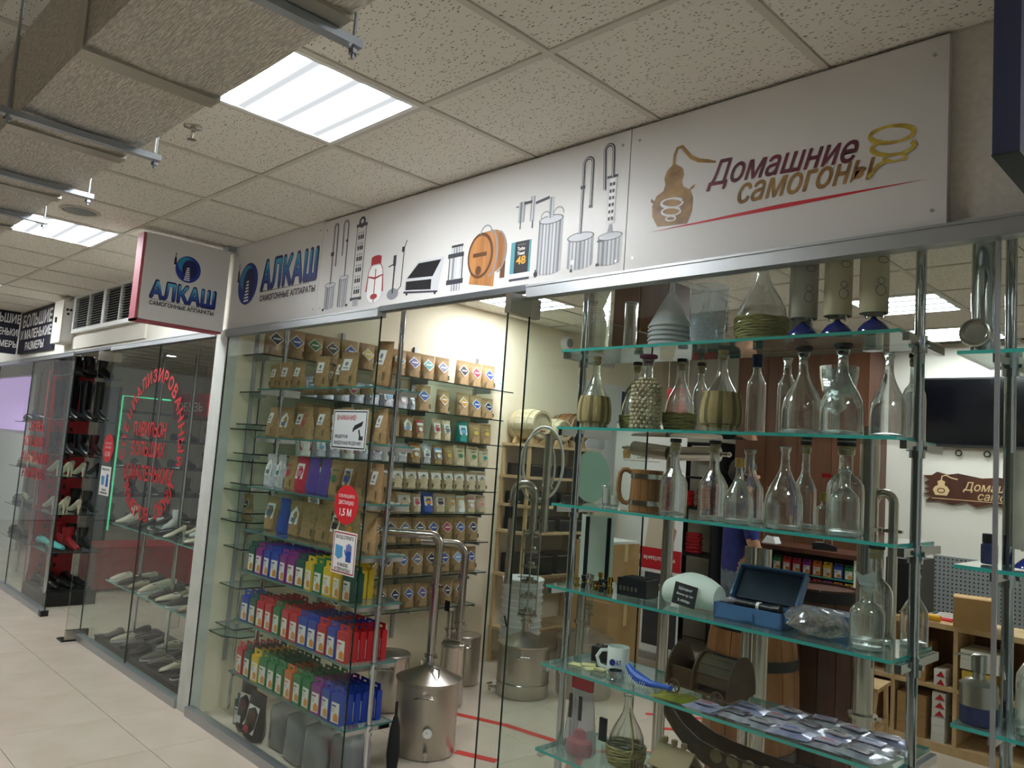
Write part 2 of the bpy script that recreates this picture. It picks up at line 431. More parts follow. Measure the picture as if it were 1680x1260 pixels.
for j in range(-7, 10):
    MB().box((-16, GY+j*G-.012, CZ-.0085), (3.1, GY+j*G+.012, CZ+.02)).obj('grid_bar', 'tbar', ceiling, smooth=0)
# --- ceiling lights
def lamp_mat(name, strength):
    m = bpy.data.materials.new(name); m.use_nodes = True; n = m.node_tree.nodes; l = m.node_tree.links; n.clear()
    out = n.new('ShaderNodeOutputMaterial'); em = n.new('ShaderNodeEmission'); tc = n.new('ShaderNodeTexCoord')
    sp = n.new('ShaderNodeSeparateXYZ'); l.new(tc.outputs['Object'], sp.inputs[0])
    a = n.new('ShaderNodeMath'); a.operation = 'MULTIPLY_ADD'; a.inputs[1].default_value = 2*PI/.155; a.inputs[2].default_value = PI/1.1; l.new(sp.outputs[1], a.inputs[0])
    s_ = n.new('ShaderNodeMath'); s_.operation = 'SINE'; l.new(a.outputs[0], s_.inputs[0])
    r = n.new('ShaderNodeMapRange'); r.inputs[1].default_value = -1; r.inputs[2].default_value = 1; r.inputs[3].default_value = .30; r.inputs[4].default_value = strength*2; r.interpolation_type = 'SMOOTHERSTEP'
    l.new(s_.outputs[0], r.inputs[0]); l.new(r.outputs[0], em.inputs[1]); em.inputs[0].default_value = (.93, .97, 1, 1)
    l.new(em.outputs[0], out.inputs[0]); MAT[name] = m
lamp_mat('lamp_out', LAMP); lamp_mat('lamp_in', LAMP_IN); lamp_mat('lamp_shoe', LAMP)
fr = MB()
for s in (-1, 1):
    fr.box((-.29, s*.28-.01, -.006), (.29, s*.28+.01, .02)); fr.box((s*.28-.01, -.27, -.006), (s*.28+.01, .27, .02))
fr_me = fr.mesh('frame', 'white_plastic', 0)
df = MB().box((-.27, -.27, .0), (.27, .27, .008))
dif = {k: df.mesh('diffuser', k, 0) for k in ('lamp_out', 'lamp_in', 'lamp_shoe')}
def ceiling_light(i, j, kind, label, group):
    off = '_offscreen' if kind == 'lamp_out' and i in (11, -9) else ''
    t = thing('ceiling_light'+off, label, 'ceiling light', (GX+(i+.5)*G, GY+(j+.5)*G, CZ-.004), 0, group)
    link('frame', fr_me, t); link('diffuser'+off, dif[kind], t)
LO = {(6, -1): 'square panel light half hidden behind the foil duct', (1, -1): 'square panel light past the round ceiling speaker', (-4, -1): 'square panel light beyond the navy shoe shop sign'}
for i, j in LIGHTS_OUT: ceiling_light(i, j, 'lamp_out', LO.get((i, j), 'square white panel light farther along the passage ceiling row'), 'passage ceiling lights')
for i, j in LIGHTS_IN: ceiling_light(i, j, 'lamp_in', 'square white panel light in the ceiling of the still shop', 'still shop ceiling lights')
for i, j in LIGHTS_SHOE: ceiling_light(i, j, 'lamp_shoe', 'square white panel light in the ceiling of the shoe shop', 'shoe shop ceiling lights')
mat('downlight', 'f4f8ff', .4, emit=LAMP)
dl = thing('downlight', 'small round recessed lamp in the shoe shop ceiling', 'downlight', (-12.48, 2.58, CZ-.004)); MB().lathe([(.10, -.001), (.105, -.006), (.085, -.010), (.080, -.004)], 22, cap=False).obj('trim_ring', 'white_plastic', dl); MB().lathe([(0, -.006), (.08, -.006), (.08, -.0045)], 20).obj('lens', 'downlight', dl)
# --- walls
struct(MB().box((-4.97, .06, 0), (-4.84, 5.1, CZ)).obj('wall_left', 'wall_cream', smooth=0))
struct(MB().box((-16, 5.1, 0), (3.2, 5.25, CZ+.02)).obj('wall_back', 'wall_white', smooth=0))
struct(MB().box((.75, .1, 0), (.85, 5.1, CZ)).obj('wall_right', 'wall_white', smooth=0))
struct(MB().box((-16, -5.2, 0), (3.2, -5.1, CZ)).obj('wall_passage', 'wall_opposite', smooth=0))
struct(MB().box((-15.98, .12, 0), (-15.88, 5.1, CZ)).obj('wall_shoe_shop', 'wall_white', smooth=0))
# bulkhead over both shop fronts (behind the sign boards)
struct(MB().box((-16, .012, 2.38), (-4.84, .10, CZ)).obj('wall_bulkhead_shoe_shop', 'wall_white', smooth=0))
struct(MB().box((-4.84, .012, 2.38), (3.2, .10, CZ)).obj('wall_bulkhead', 'fascia_wall', smooth=0))
# post between the two shops
struct(MB().box((-4.975, -.01, 0), (-4.82, .07, 2.38)).obj('trim_1', 'post_white', smooth=0))
# aluminium rails
def rail(n, x0, x1, z0, z1, m='alu'):
    mb = MB(); mb.box((x0, -.026, z0), (x1, .026, z1)); mb.box((x0, -.030, z1-.008), (x1, -.026, z1)); return struct(mb.obj('trim_%d' % n, m, smooth=0))
rail(2, -4.82, -3.16, 2.335, 2.38); rail(3, -2.155, 3.0, 2.33, 2.38); rail(4, -6.94, -4.975, 2.345, 2.385); rail(5, -16, -7.93, 2.345, 2.385)
rail(6, -4.82, -3.16, 0, .055); rail(7, -2.155, 3.0, 0, .055); rail(8, -6.94, -4.975, 0, .055); rail(9, -16, -7.93, 0, .055)
struct(MB().box((-3.16, -.02, 2.36), (-2.155, .02, 2.385)).obj('trim_10', 'alu_dark', smooth=0))
struct(MB().box((-7.93, -.02, 2.36), (-6.94, .02, 2.385)).obj('trim_11', 'alu_dark', smooth=0))
# --- glass panes of the fronts
def pane(n, x0, x1, z0=.05, z1=2.34, edges='both'):
    mb = MB(); mb.box((x0, -.005, z0), (x1, .005, z1))
    for k in range(len(mb.mi)): mb.mi[k] = 0 if k in (2, 4) else 1
    return struct(mb.obj('window_%d' % n, ['pane', 'glass_edge_dark'], smooth=0))
pane(1, -4.82, -3.16); pane(2, -2.15, -.53); pane(3, -.522, 1.1); pane(4, -6.94, -5.93); pane(5, -5.926, -4.975); pane(6, -9.35, -7.93); pane(7, -10.8, -9.36); pane(8, -12.3, -10.81)
pane(9, 1.11, 3.0)
# clear silicone strip at the pane joint, its caught light given as aluminium colour
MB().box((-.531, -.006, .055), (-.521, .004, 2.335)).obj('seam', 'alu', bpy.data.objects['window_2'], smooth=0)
# --- glass doors standing open into the shops
def glass_door(n, x, y0, y1, label):
    d = MB(); d.box((x-.005, y0, .02), (x+.005, y1, 2.325))
    for k in range(6): d.mi[k] = 0 if k in (3, 5) else 1
    o = struct(d.obj('door_%d' % n, ['pane', 'glass_edge_dark'], smooth=0))
    for z0, z1 in ((2.255, 2.335), (.008, .085)):
        MB().box((x-.016, y0-.004, z0), (x+.016, y0+.165, z1)).obj('patch_fitting', 'steel', o, smooth=0)
    if 0: hm = MB(); hm.cyl((x+.045, y1-.09, .85), (x+.045, y1-.09, 1.25), .012); hm.cyl((x-.005, y1-.09, .9), (x+.05, y1-.09, .9), .008); hm.cyl((x-.005, y1-.09, 1.2), (x+.05, y1-.09, 1.2), .008)

    return o
glass_door(1, -2.165, -.105, .86, '')
glass_door(2, -6.955, -.10, .80, '')
MB().box((-7.06, -.13, 0), (-6.93, .06, .012)).obj('floor_spring_plate', 'dark_metal', bpy.data.objects['door_2'], smooth=0)
MB().box((-7.99, -.032, 0), (-7.925, .032, .05)).obj('rail_end_cap', 'black_plastic', bpy.data.objects['trim_9'], smooth=0)
# --- red floor tape
def tape(pts, wd, label):
    mb = MB()
    for q in quads(pts, wd): mb.add([(x, y, .0012) for x, y in q], [(0, 1, 2, 3)])
    for q in quads(pts, wd): mb.add([(x, y, .0004) for x, y in q], [(3, 2, 1, 0)])
    return tag(mb.obj('floor_tape', 'tape_red', smooth=0), label, 'tape')
tape([(-4.06, -.49), (-3.60, -.29), (-3.52, -.24)], .045, 'long red tape strip on the passage floor before the glass front')
tape([(-4.33, 1.35), (-4.0, 1.40), (-3.62, 1.545), (-3.28, 1.60), (-3.07, 1.605)], .055, 'red tape line running between pots on the shop floor')
tape([(-3.06, 1.60), (-2.85, 1.28), (-2.72, 1.08)], .08, 'wide red tape leg branching off toward the doorway')
tape([(-3.06, 1.60), (-2.86, 1.86), (-2.6, 2.2)], .045, 'red tape branch heading under the glass display rack')
tape([(-3.46, .98), (-3.22, 1.08)], .06, 'short red tape dash beside the big lidded pot')
for k, (x, y) in enumerate([(-3.25, 2.55), (-3.05, 2.35)]):
    tape([(x, y), (x+.45, y+.42)], .05, 'short red tape dash on the floor behind the display rack' )['group'] = 'tape dashes behind the rack'
# --- duct
duct = thing('air_duct', 'foil wrapped rectangular air duct hanging under the passage ceiling', 'duct', (0, 0, 2.55))
dy0, dy1, dz = -1.725, -1.41, .25
segs = [1.6, .2, -.55, -1.35, -1.95, -2.62, -3.3, -4.0, -5.2, -6.6, -8.2]
for a, b in zip(segs[:-1], segs[1:]):
    mb = MB(); N = 8; vs, fs = [], []
    for q in range(N+1):
        x = a+(b-a)*q/N
        sag = .006*math.sin(PI*q/N)
        ring = [(dy0, 0-sag), ((dy0+dy1)/2, -.006-sag), (dy1, 0-sag), (dy1+.004*math.sin(q*2.1), dz/2), (dy1, dz), (dy0, dz), (dy0-.004*math.sin(q*1.7), dz/2)]
        vs += [(x, y, z) for y, z in ring]
    R = 7
    for q in range(N):
        for k in range(R): fs.append((q*R+k, q*R+(k+1) % R, (q+1)*R+(k+1) % R, (q+1)*R+k))
    fs.append(tuple(range(R))); fs.append(tuple(N*R+k for k in range(R-1, -1, -1)))
    mb.add(vs, fs); mb.obj('duct_section', 'foil', duct, smooth=40)
for x in segs[1:-1]:
    MB().box((x-.03, dy0-.004, -.011), (x+.03, dy1+.004, dz+.004)).obj('tape_band', 'foil_tape', duct, smooth=0)
for x in (1.0, -1.38, -2.46, -3.09, -3.66, -4.9, -6.4):
    h = MB(); y0, y1 = dy0-.05, dy1+.06
    h.box((x-.013, y0, -.030), (x+.013, y1, -.027)); h.box((x-.013, y0, -.027), (x-.010, y1, -.0125)); h.box((x+.010, y0, -.027), (x+.013, y1, -.0125))
    ho = h.obj('hanger_rail', 'galv', duct, smooth=0)
    for y in (y0+.02, y1-.015):
        r = MB(); r.cyl((x, y, -.055), (x, y, CZ-2.55-.005), .004, 6); r.lathe([(.010, 0), (.010, .009)], 6, c=(x, y, -.045)); r.obj('threaded_rod', 'galv', ho)
# --- sprinklers, speaker, smoke fittings
def sprinkler(x, y, label):
    t = thing('fire_sprinkler', label, 'sprinkler', (x, y, CZ-.004))
    MB().lathe([(.0, 0), (.036, -.001), (.036, -.004), (.012, -.008), (.012, -.02), (.008, -.022)], 16).obj('escutcheon', 'steel', t)
    m = MB(); m.tube([(.010, 0, -.018), (.016, 0, -.03), (.006, 0, -.05)], .003, 6); m.tube([(-.010, 0, -.018), (-.016, 0, -.03), (-.006, 0, -.05)], .003, 6); m.lathe([(.0, -.05), (.018, -.052), (.018, -.054), (0, -.055)], 12)
    m.obj('deflector', 'steel', t)
sprinkler(-3.10, -1.02, 'chrome fire sprinkler on the ceiling tile next to the large panel light')
sprinkler(-5.95, -1.28, 'chrome fire sprinkler past the far passage light')
sp = thing('ceiling_speaker', 'round white loudspeaker grille flush in a passage ceiling tile', 'speaker', (-4.88, -.92, CZ-.004))
MB().lathe([(0, -.004), (.085, -.004), (.09, -.002), (.09, -.0005)], 28).obj('grille', 'grey_plastic', sp); MB().lathe([(.088, -.007), (.105, -.007), (.108, -.001)], 28, cap=False).obj('rim', 'tbar', sp)
# ================================================================ SIGNS
def grad_mat(name, stops, axis=2, lo=0, hi=1, rough=.5, coords='Object'):
    m = mat(name, 'ffffff', rough); n, l, b = nodes(m)
    tc = n.new('ShaderNodeTexCoord'); sp = n.new('ShaderNodeSeparateXYZ'); l.new(tc.outputs[coords], sp.inputs[0])
    mr = n.new('ShaderNodeMapRange'); mr.inputs[1].default_value = lo; mr.inputs[2].default_value = hi; l.new(sp.outputs[axis], mr.inputs[0])
    r = ramp(n, stops); l.new(mr.outputs[0], r.inputs[0]); l.new(r.outputs[0], b.inputs['Base Color']); return m
grad_mat('print_blue', [(0, '1a1e78'), (.45, '1f58a5'), (1, '3fa8cc')], 2, .215, .375)
grad_mat('print_blue_blade', [(0, '1a1e78'), (.45, '1f58a5'), (1, '58b4d4')], 2, .14, .235)
mat('print_outline', '12205a', .5)
mat('emblem_blue', '1b2f8c', .5); mat('emblem_teal', '1c86b0', .5); mat('emblem_dark', '151c55', .5)
noise_mat('print_gold', 'b28a4a', '6e4a20', 18, .45, 4, lo=.3, hi=.7)
noise_mat('print_yellow', 'd8c24c', 'a88a2e', 30, .45, 4)
noise_mat('print_maroon', '7c2440', '40161f', 14, .5, 4, lo=.3, hi=.7)
noise_mat('print_oak', 'b98049', '8f5a2c', 22, .5, 4, stretch=(1, 1, .1))
mat('print_oak_dark', '5e3a20', .5); mat('print_teal', '4f97a3', .5); mat('print_orange', 'e0a32e', .5); mat('print_dkred', 'a22430', .5)
grad_mat('print_metal', [(0, '6c6e75'), (.18, 'd7d8da'), (.3, '777a80'), (.5, 'e3e4e6'), (.62, '6a6c72'), (.8, 'bfc1c5'), (1, '56585e')], 0, 0, .055)
nn = MAT['print_metal'].node_tree.nodes
for q in nn:
    if q.type == 'MAP_RANGE': q.clamp = False
    if q.type == 'VALTORGB': pass
# metal sheen repeats across the board: fold u with a ping-pong
l_ = MAT['print_metal'].node_tree.links; mr = [q for q in nn if q.type == 'MAP_RANGE'][0]; rp = [q for q in nn if q.type == 'VALTORGB'][0]
pp = nn.new('ShaderNodeMath'); pp.operation = 'PINGPONG'; pp.inputs[1].default_value = 1; l_.new(mr.outputs[0], pp.inputs[0]); l_.new(pp.outputs[0], rp.inputs[0])

def board(x0, x1, z0, z1, label, yf=-.014):
    t = thing('sign_board', label, 'sign', ((x0+x1)/2, 0, z0))
    mb = MB(); mb.box((x0, yf, z0), (x1, .012, z1)); o = mb.obj('panel', 'sign_white', t, (-(x0+x1)/2, 0, -z0), smooth=0)
    for sx in (x0+.035, x1-.035):
        for sz in (z0+.04, z1-.05):
            MB().cyl((sx, yf-.002, sz), (sx, yf, sz), .005, 8).obj('screw', 'galv', t, (-(x0+x1)/2, 0, -z0))
    t['ox'] = (x0+x1)/2; t['oz'] = z0
    return t
def BF(t, yf=-.014):                     # frame of a board in its own local space, read in X/Z world numbers
    return frame((-t['ox'], yf, -t['oz']), (1, 0, 0), (0, 0, 1))
# --- board 1: wordmark
b1 = board(-4.82, -3.757, 2.384, 2.915, 'white board with blue emblem and АЛКАШ САМОГОННЫЕ АППАРАТЫ lettering above the glass front')
def emblem(t, M, cx, cz, rx, rz):
    sh = [(ell(cx, cz, rx, rz, 32), 0), (ell(cx-.18*rx, cz+.3*rz, rx*.68, rz*.6, 24), 1), (ell(cx+.12*rx, cz+.02*rz, rx*.6, rz*.72, 24), 2)]
    for k in range(7):                                           # light bands tapering upward
        z = cz-.86*rz+k*.15*rz; wd = rx*(.26-.024*k)
        sh.append(([(cx-wd, z), (cx+wd*.8, z+.02*rz), (cx+wd*.8, z+.10*rz), (cx-wd, z+.08*rz)], 3))
    flat(t, M, sh, ['emblem_blue', 'emblem_teal', 'emblem_dark', 'print_white'], 'emblem')
    bx, bz = cx-1.05*rx, cz+.62*rz
    flat(t, M, [(rect(bx-.09*rx, bz-.45*rz, bx+.09*rx, bz), 0), ([(bx-.09*rx, bz), (bx+.09*rx, bz), (bx+.03*rx, bz+.15*rz), (bx-.03*rx, bz+.15*rz)], 0), (rect(bx-.03*rx, bz+.15*rz, bx+.03*rx, bz+.45*rz), 0)], ['print_black'], 'printed_bottle', .0014)
M1 = BF(b1)
emblem(b1, M1, -4.60, 2.655, .128, .132)
text(b1, 'АЛКАШ', M1, (-4.105, 2.600), 'print_outline', .63, .168, bold=.065, lift=.001, name='letter_outline', space=1.04)
text(b1, 'АЛКАШ', M1, (-4.105, 2.607), 'print_blue', .605, .154, bold=.03, lift=.0016, space=1.12)
flat(b1, M1, [([(-4.43, 2.583), (-3.856, 2.580), (-3.856, 2.582), (-4.43, 2.588)], 0)], ['print_black'], 'printed_rule')
text(b1, 'САМОГОННЫЕ АППАРАТЫ', M1, (-4.105, 2.525), 'print_black', .63, .036, bold=.03)
# --- board 2: printed stills
b2 = board(-3.754, -1.688, 2.384, 2.905, 'long white board printed with pictures of stills, an oak barrel and yeast')
M2 = BF(b2); PM = ['print_metal', 'print_dark', 'print_light', 'print_grey', 'print_black', 'print_white', 'print_dkred', 'print_oak', 'print_oak_dark', 'print_teal', 'print_orange']
def pot_shapes(x0, x1, z0, zt, tilt=.012):
    cx, rx = (x0+x1)/2, (x1-x0)/2; ry = rx*.26
    body = ell(cx, z0+ry, rx, ry, 12, PI, 2*PI)+ell(cx, zt-ry, rx, ry, 12, 0, PI)
    return [(body, 0), (ell(cx, zt-ry, rx*1.03, ry*1.1, 20), 1), (ell(cx, zt-ry, rx*.95, ry*.9, 20), 2)]
def pipe(pts, wd): return [(q, 1) for q in quads(pts, wd)]+[(q, 2) for q in quads([(x-wd*.12, z) for x, z in pts], wd*.3)]
def arch(xa, xb, z, n=8): return [((xa+xb)/2-(xb-xa)/2*math.cos(PI*k/n), z+(xb-xa)/2*math.sin(PI*k/n)) for k in range(n+1)]
flat(b2, M2, pot_shapes(-3.688, -3.585, 2.41, 2.555)+pipe([(-3.637, 2.545), (-3.640, 2.86)]+arch(-3.642, -3.606, 2.855)+[(-3.602, 2.64)], .013)+[(rect(-3.695, 2.405, -3.675, 2.418), 4), (rect(-3.655, 2.70, -3.625, 2.722), 1)], PM, 'printed_still')
flat(b2, M2, pot_shapes(-3.552, -3.464, 2.41, 2.580)+pipe([(-3.505, 2.575), (-3.508, 2.85)]+[(p[0], p[1]) for p in arch(-3.552, -3.508, 2.855)[::-1]]+[(-3.545, 2.69)], .011)+[(rect(-3.468, 2.412, -3.45, 2.424), 4), (rect(-3.52, 2.76, -3.498, 2.772), 1)], PM, 'printed_still')
col = [(rect(-3.424, 2.44, -3.419, 2.83), 1), (rect(-3.343, 2.44, -3.338, 2.83), 1), (rect(-3.43, 2.822, -3.333, 2.838), 1), (rect(-3.432, 2.436, -3.33, 2.452), 1), (ell(-3.381, 2.845, .03, .03), 1), (ell(-3.381, 2.85, .014, .012), 2), (rect(-3.408, 2.405, -3.356, 2.44), 0)]
for k in range(6):
    z = 2.47+k*.057
    for x in (-3.397, -3.378, -3.361): col += [(rect(x-.007, z, x+.006, z+.022), 4), (rect(x-.005, z+.028, x+.004, z+.038), 3)]
flat(b2, M2, col, PM, 'printed_column')
jar = [(ell(-3.222, 2.45, .068, .045, 14, PI, 2*PI)+[(-3.154, 2.57), (-3.18, 2.60), (-3.265, 2.60), (-3.29, 2.57)], 2), (ell(-3.222, 2.45, .062, .041, 14, PI, 2*PI)+[(-3.16, 2.57), (-3.184, 2.597), (-3.261, 2.597), (-3.284, 2.57)], 5), (rect(-3.268, 2.603, -3.182, 2.637), 6), (ell(-3.225, 2.637, .043, .012), 6)]
jar += [(q, 6) for q in quads([(-3.293, 2.47), (-3.285, 2.545), (-3.225, 2.532), (-3.16, 2.545), (-3.152, 2.46)], .011)]+[(rect(-3.226, 2.41, -3.219, 2.58), 6)]+[(q, 6) for q in quads(arch(-3.285, -3.16, 2.55), .005)]+[(ell(-3.222, 2.44, .03, .014), 6)]
flat(b2, M2, jar, PM, 'printed_jar')
flat(b2, M2, [(ell(-3.066, 2.437, .046, .028), 3), (rect(-3.074, 2.44, -3.062, 2.60), 1), (rect(-3.082, 2.575, -3.058, 2.628), 1), ([(-3.115, 2.572), (-3.08, 2.58), (-3.08, 2.587), (-3.115, 2.579)], 1), (rect(-3.018, 2.636, -2.998, 2.662), 1)]+[(q, 1) for q in quads([(-2.984, 2.69), (-3.0, 2.655), (-3.004, 2.52), (-3.004, 2.47), (-3.03, 2.45)], .006)], PM, 'printed_hydrometer')
flat(b2, M2, [([(-2.978, 2.43), (-2.725, 2.412), (-2.694, 2.572), (-2.885, 2.573), (-2.978, 2.495)], 2), ([(-2.96, 2.50), (-2.768, 2.490), (-2.715, 2.562), (-2.88, 2.564)], 4), ([(-2.965, 2.445), (-2.775, 2.430), (-2.775, 2.478), (-2.965, 2.486)], 4), ([(-2.978, 2.43), (-2.725, 2.412), (-2.725, 2.42), (-2.978, 2.44)], 1), (rect(-2.96, 2.419, -2.945, 2.43), 4), (rect(-2.75, 2.405, -2.735, 2.414), 4)], PM, 'printed_hob')
flat(b2, M2, [(rect(-2.645, 2.46, -2.575, 2.565), 2), (rect(-2.636, 2.46, -2.622, 2.565), 3), (rect(-2.60, 2.46, -2.588, 2.565), 5), (rect(-2.668, 2.556, -2.562, 2.576), 1), (rect(-2.668, 2.436, -2.556, 2.458), 1), (rect(-2.645, 2.576, -2.575, 2.606), 0), (rect(-2.648, 2.603, -2.570, 2.613), 1), (rect(-2.642, 2.405, -2.575, 2.436), 0), (rect(-2.658, 2.45, -2.652, 2.57), 1), (rect(-2.570, 2.45, -2.564, 2.57), 1)], PM, 'printed_filter')
bar_ = [([(-2.515, 2.425), (-2.36, 2.400), (-2.358, 2.47), (-2.508, 2.48)], 7), (rect(-2.325, 2.43, -2.298, 2.50), 8), ([(-2.44, 2.642)]+ell(-2.385, 2.55, .092, .095, 14, PI/2, -PI/2+.2)+[(-2.44, 2.45)], 7), (ell(-2.455, 2.543, .08, .10, 28), 8), (ell(-2.457, 2.543, .068, .087, 28), 7), (rect(-2.50, 2.538, -2.415, 2.556), 8), (ell(-2.46, 2.478, .018, .02), 8)]
bar_ += [(q, 3) for q in quads([(-2.40+.05*math.cos(a), 2.545+.10*math.sin(a)) for a in [PI/2-.25*k for k in range(13)]], .010)]+[(q, 3) for q in quads([(-2.35+.052*math.cos(a), 2.545+.088*math.sin(a)) for a in [PI/2-.25*k for k in range(13)]], .008)]+[(q, 3) for q in quads(arch(-2.46, -2.39, 2.635), .006)]
flat(b2, M2, bar_, PM, 'printed_barrel')
flat(b2, M2, [(rect(-2.268, 2.408, -2.155, 2.570), 9), (rect(-2.245, 2.43, -2.165, 2.57), 4), (rect(-2.268, 2.418, -2.155, 2.438), 5), (rect(-2.268, 2.408, -2.155, 2.418), 1)], PM, 'printed_sachet')
text(b2, 'alcotec', M2, (-2.208, 2.553), 'print_grey', .045, .007); text(b2, 'Turbo', M2, (-2.208, 2.532), 'print_white', .042, .014, bold=.02, lift=.002); text(b2, 'Yeast', M2, (-2.208, 2.513), 'print_white', .042, .014, bold=.02, lift=.002); text(b2, '48', M2, (-2.206, 2.475), 'print_orange', .05, .032, bold=.03, lift=.002)
flat(b2, M2, pot_shapes(-2.118, -1.992, 2.412, 2.650)+[(rect(-2.073, 2.64, -2.045, 2.725), 0), (rect(-2.172, 2.645, -2.142, 2.748), 0), (rect(-2.24, 2.648, -2.205, 2.735), 0), ([(-2.145, 2.71), (-2.07, 2.72), (-2.07, 2.732), (-2.145, 2.722)], 1), (rect(-2.21, 2.72, -2.165, 2.732), 1), (rect(-2.228, 2.62, -2.222, 2.65), 1), (rect(-2.16, 2.615, -2.153, 2.647), 1), (rect(-2.255, 2.715, -2.24, 2.72), 1), (rect(-2.13, 2.414, -2.11, 2.43), 4), (rect(-2.125, 2.409, -2.118, 2.44), 4)]+[(q, 3) for q in quads(arch(-2.11, -2.06, 2.645), .005)]+[(q, 3) for q in quads(arch(-2.045, -1.99, 2.65), .005)], PM, 'printed_still')
flat(b2, M2, pot_shapes(-1.962, -1.834, 2.414, 2.556)+pipe([(-1.901, 2.55), (-1.902, 2.82)]+arch(-1.902, -1.858, 2.82)+[(-1.858, 2.65)], .013)+[(rect(-1.912, 2.725, -1.89, 2.738), 1), (ell(-1.93, 2.445, .008, .01), 5), (rect(-1.94, 2.408, -1.93, 2.418), 4), (rect(-1.866, 2.645, -1.85, 2.655), 1)], PM, 'printed_still')
p5 = pot_shapes(-1.812, -1.702, 2.412, 2.535)+[([(-1.772, 2.535), (-1.745, 2.535), (-1.754, 2.565), (-1.764, 2.565)], 3), (rect(-1.778, 2.565, -1.740, 2.742), 2), (rect(-1.774, 2.57, -1.744, 2.738), 5), (rect(-1.786, 2.74, -1.736, 2.75), 1)]+pipe([(-1.760, 2.745), (-1.763, 2.85)]+arch(-1.804, -1.763, 2.85)[::-1]+[(-1.795, 2.70)], .013)
for k in range(6):
    for x in (-1.766, -1.752): p5.append((rect(x-.005, 2.58+k*.026, x+.004, 2.592+k*.026), 4))
flat(b2, M2, p5+[(rect(-1.815, 2.505, -1.79, 2.512), 1), (rect(-1.815, 2.415, -1.80, 2.425), 4)], PM, 'printed_still')
# --- board 3: brand board
b3 = board(-1.684, -.644, 2.384, 2.905, 'large white board with Домашние самогоны lettering and a golden pot still')
M3 = BF(b3); PG = ['print_gold', 'sign_white', 'print_yellow', 'print_red', 'print_oak_dark']
still = [(-1.552, 2.522), (-1.575, 2.56), (-1.578, 2.60), (-1.562, 2.632), (-1.535, 2.645), (-1.528, 2.665), (-1.534, 2.69), (-1.524, 2.715), (-1.506, 2.728), (-1.500, 2.735), (-1.494, 2.735), (-1.485, 2.727), (-1.463, 2.712), (-1.455, 2.688), (-1.463, 2.664), (-1.455, 2.645), (-1.43, 2.63), (-1.416, 2.598), (-1.418, 2.555), (-1.435, 2.514)]
sh = [(still, 0), ([(-1.432, 2.625), (-1.415, 2.632), (-1.408, 2.645), (-1.425, 2.638)], 0), ([(-1.585, 2.615), (-1.565, 2.60), (-1.565, 2.612), (-1.585, 2.628)], 0)]
neck = [(-1.497, 2.73), (-1.496, 2.765), (-1.486, 2.787), (-1.468, 2.788), (-1.452, 2.768), (-1.430, 2.742), (-1.40, 2.724), (-1.365, 2.714), (-1.335, 2.704)]
sh += [(q, 0) for q in quads(neck, [.012, .011, .011, .012, .013, .014, .014, .012, .006])]
def ring(cx, cz, rx, rz, wd, mi, a0=.4, a1=2*PI+.2, tilt=.12):
    pts = [(cx+rx*math.cos(a), cz+rz*math.sin(a)+tilt*rx*math.cos(a)*-1) for a in [a0+(a1-a0)*k/22 for k in range(23)]]
    return [(q, mi) for q in quads(pts, [wd*(.5+.5*abs(math.sin(a0+(a1-a0)*k/22+1.2))) for k in range(23)])]
sh += ring(-1.497, 2.596, .043, .016, .010, 1)+ring(-1.498, 2.566, .038, .014, .009, 1)+ring(-1.497, 2.541, .02, .008, .007, 1)
flat(b3, M3, sh, PG, 'printed_still')
flat(b3, M3, ring(-.786, 2.660, .058, .024, .014, 2, .6, 2*PI+.6)+ring(-.782, 2.622, .056, .022, .013, 2, PI*.75, 2*PI+.5)+ring(-.775, 2.590, .030, .010, .008, 2)+[(q, 2) for q in quads([(-.845, 2.548), (-.832, 2.562), (-.82, 2.578), (-.80, 2.585), (-.785, 2.582)], .010)], PG, 'printed_coil')
text(b3, 'Домашние', M3, (-1.122, 2.600), 'print_maroon', .485, .098, shear=.32, bold=.016, rot=-.045)
text(b3, 'самогоны', M3, (-1.040, 2.545), 'print_gold', .42, .062, shear=.32, bold=.016, rot=-.01)
flat(b3, M3, [([(-1.59, 2.507), (-1.10, 2.506), (-.69, 2.513), (-1.10, 2.520)], 3)], PG, 'printed_rule')
# --- plain textured fascia to the right with a cover strip
# --- blade sign
bl = thing('blade_sign', 'square white projecting sign with red edge and blue АЛКАШ lettering', 'sign', (-4.875, -.045, 2.36))
MB().box((-.06, -.515, .0), (.055, .0, .52)).obj('panel', 'sign_white', bl, smooth=0)
ed = MB(); ed.box((-.062, -.530, -.012), (.035, -.515, .52)); ed.box((-.062, -.530, -.012), (.035, 0, 0)); ed.obj('edge_trim', 'sign_red', bl, smooth=0)
MB().box((-.02, -.02, .52), (.06, .03, .556)).obj('bracket', 'galv', bl, smooth=0)
MB_ = frame((.055, .045, -2.36), (0, 1, 0), (0, 0, 1))
emblem(bl, MB_, -.302, 2.707, .078, .082)
text(bl, 'АЛКАШ', MB_, (-.312, 2.498), 'print_outline', .395, .102, bold=.065, lift=.001, name='letter_outline')
text(bl, 'АЛКАШ', MB_, (-.312, 2.503), 'print_blue_blade', .378, .092, bold=.03, lift=.0016, space=1.1)
flat(bl, MB_, [(rect(-.505, 2.486, -.135, 2.4885), 0)], ['print_black'], 'printed_rule')
text(bl, 'САМОГОННЫЕ АППАРАТЫ', MB_, (-.312, 2.452), 'print_black', .392, .025, bold=.03)
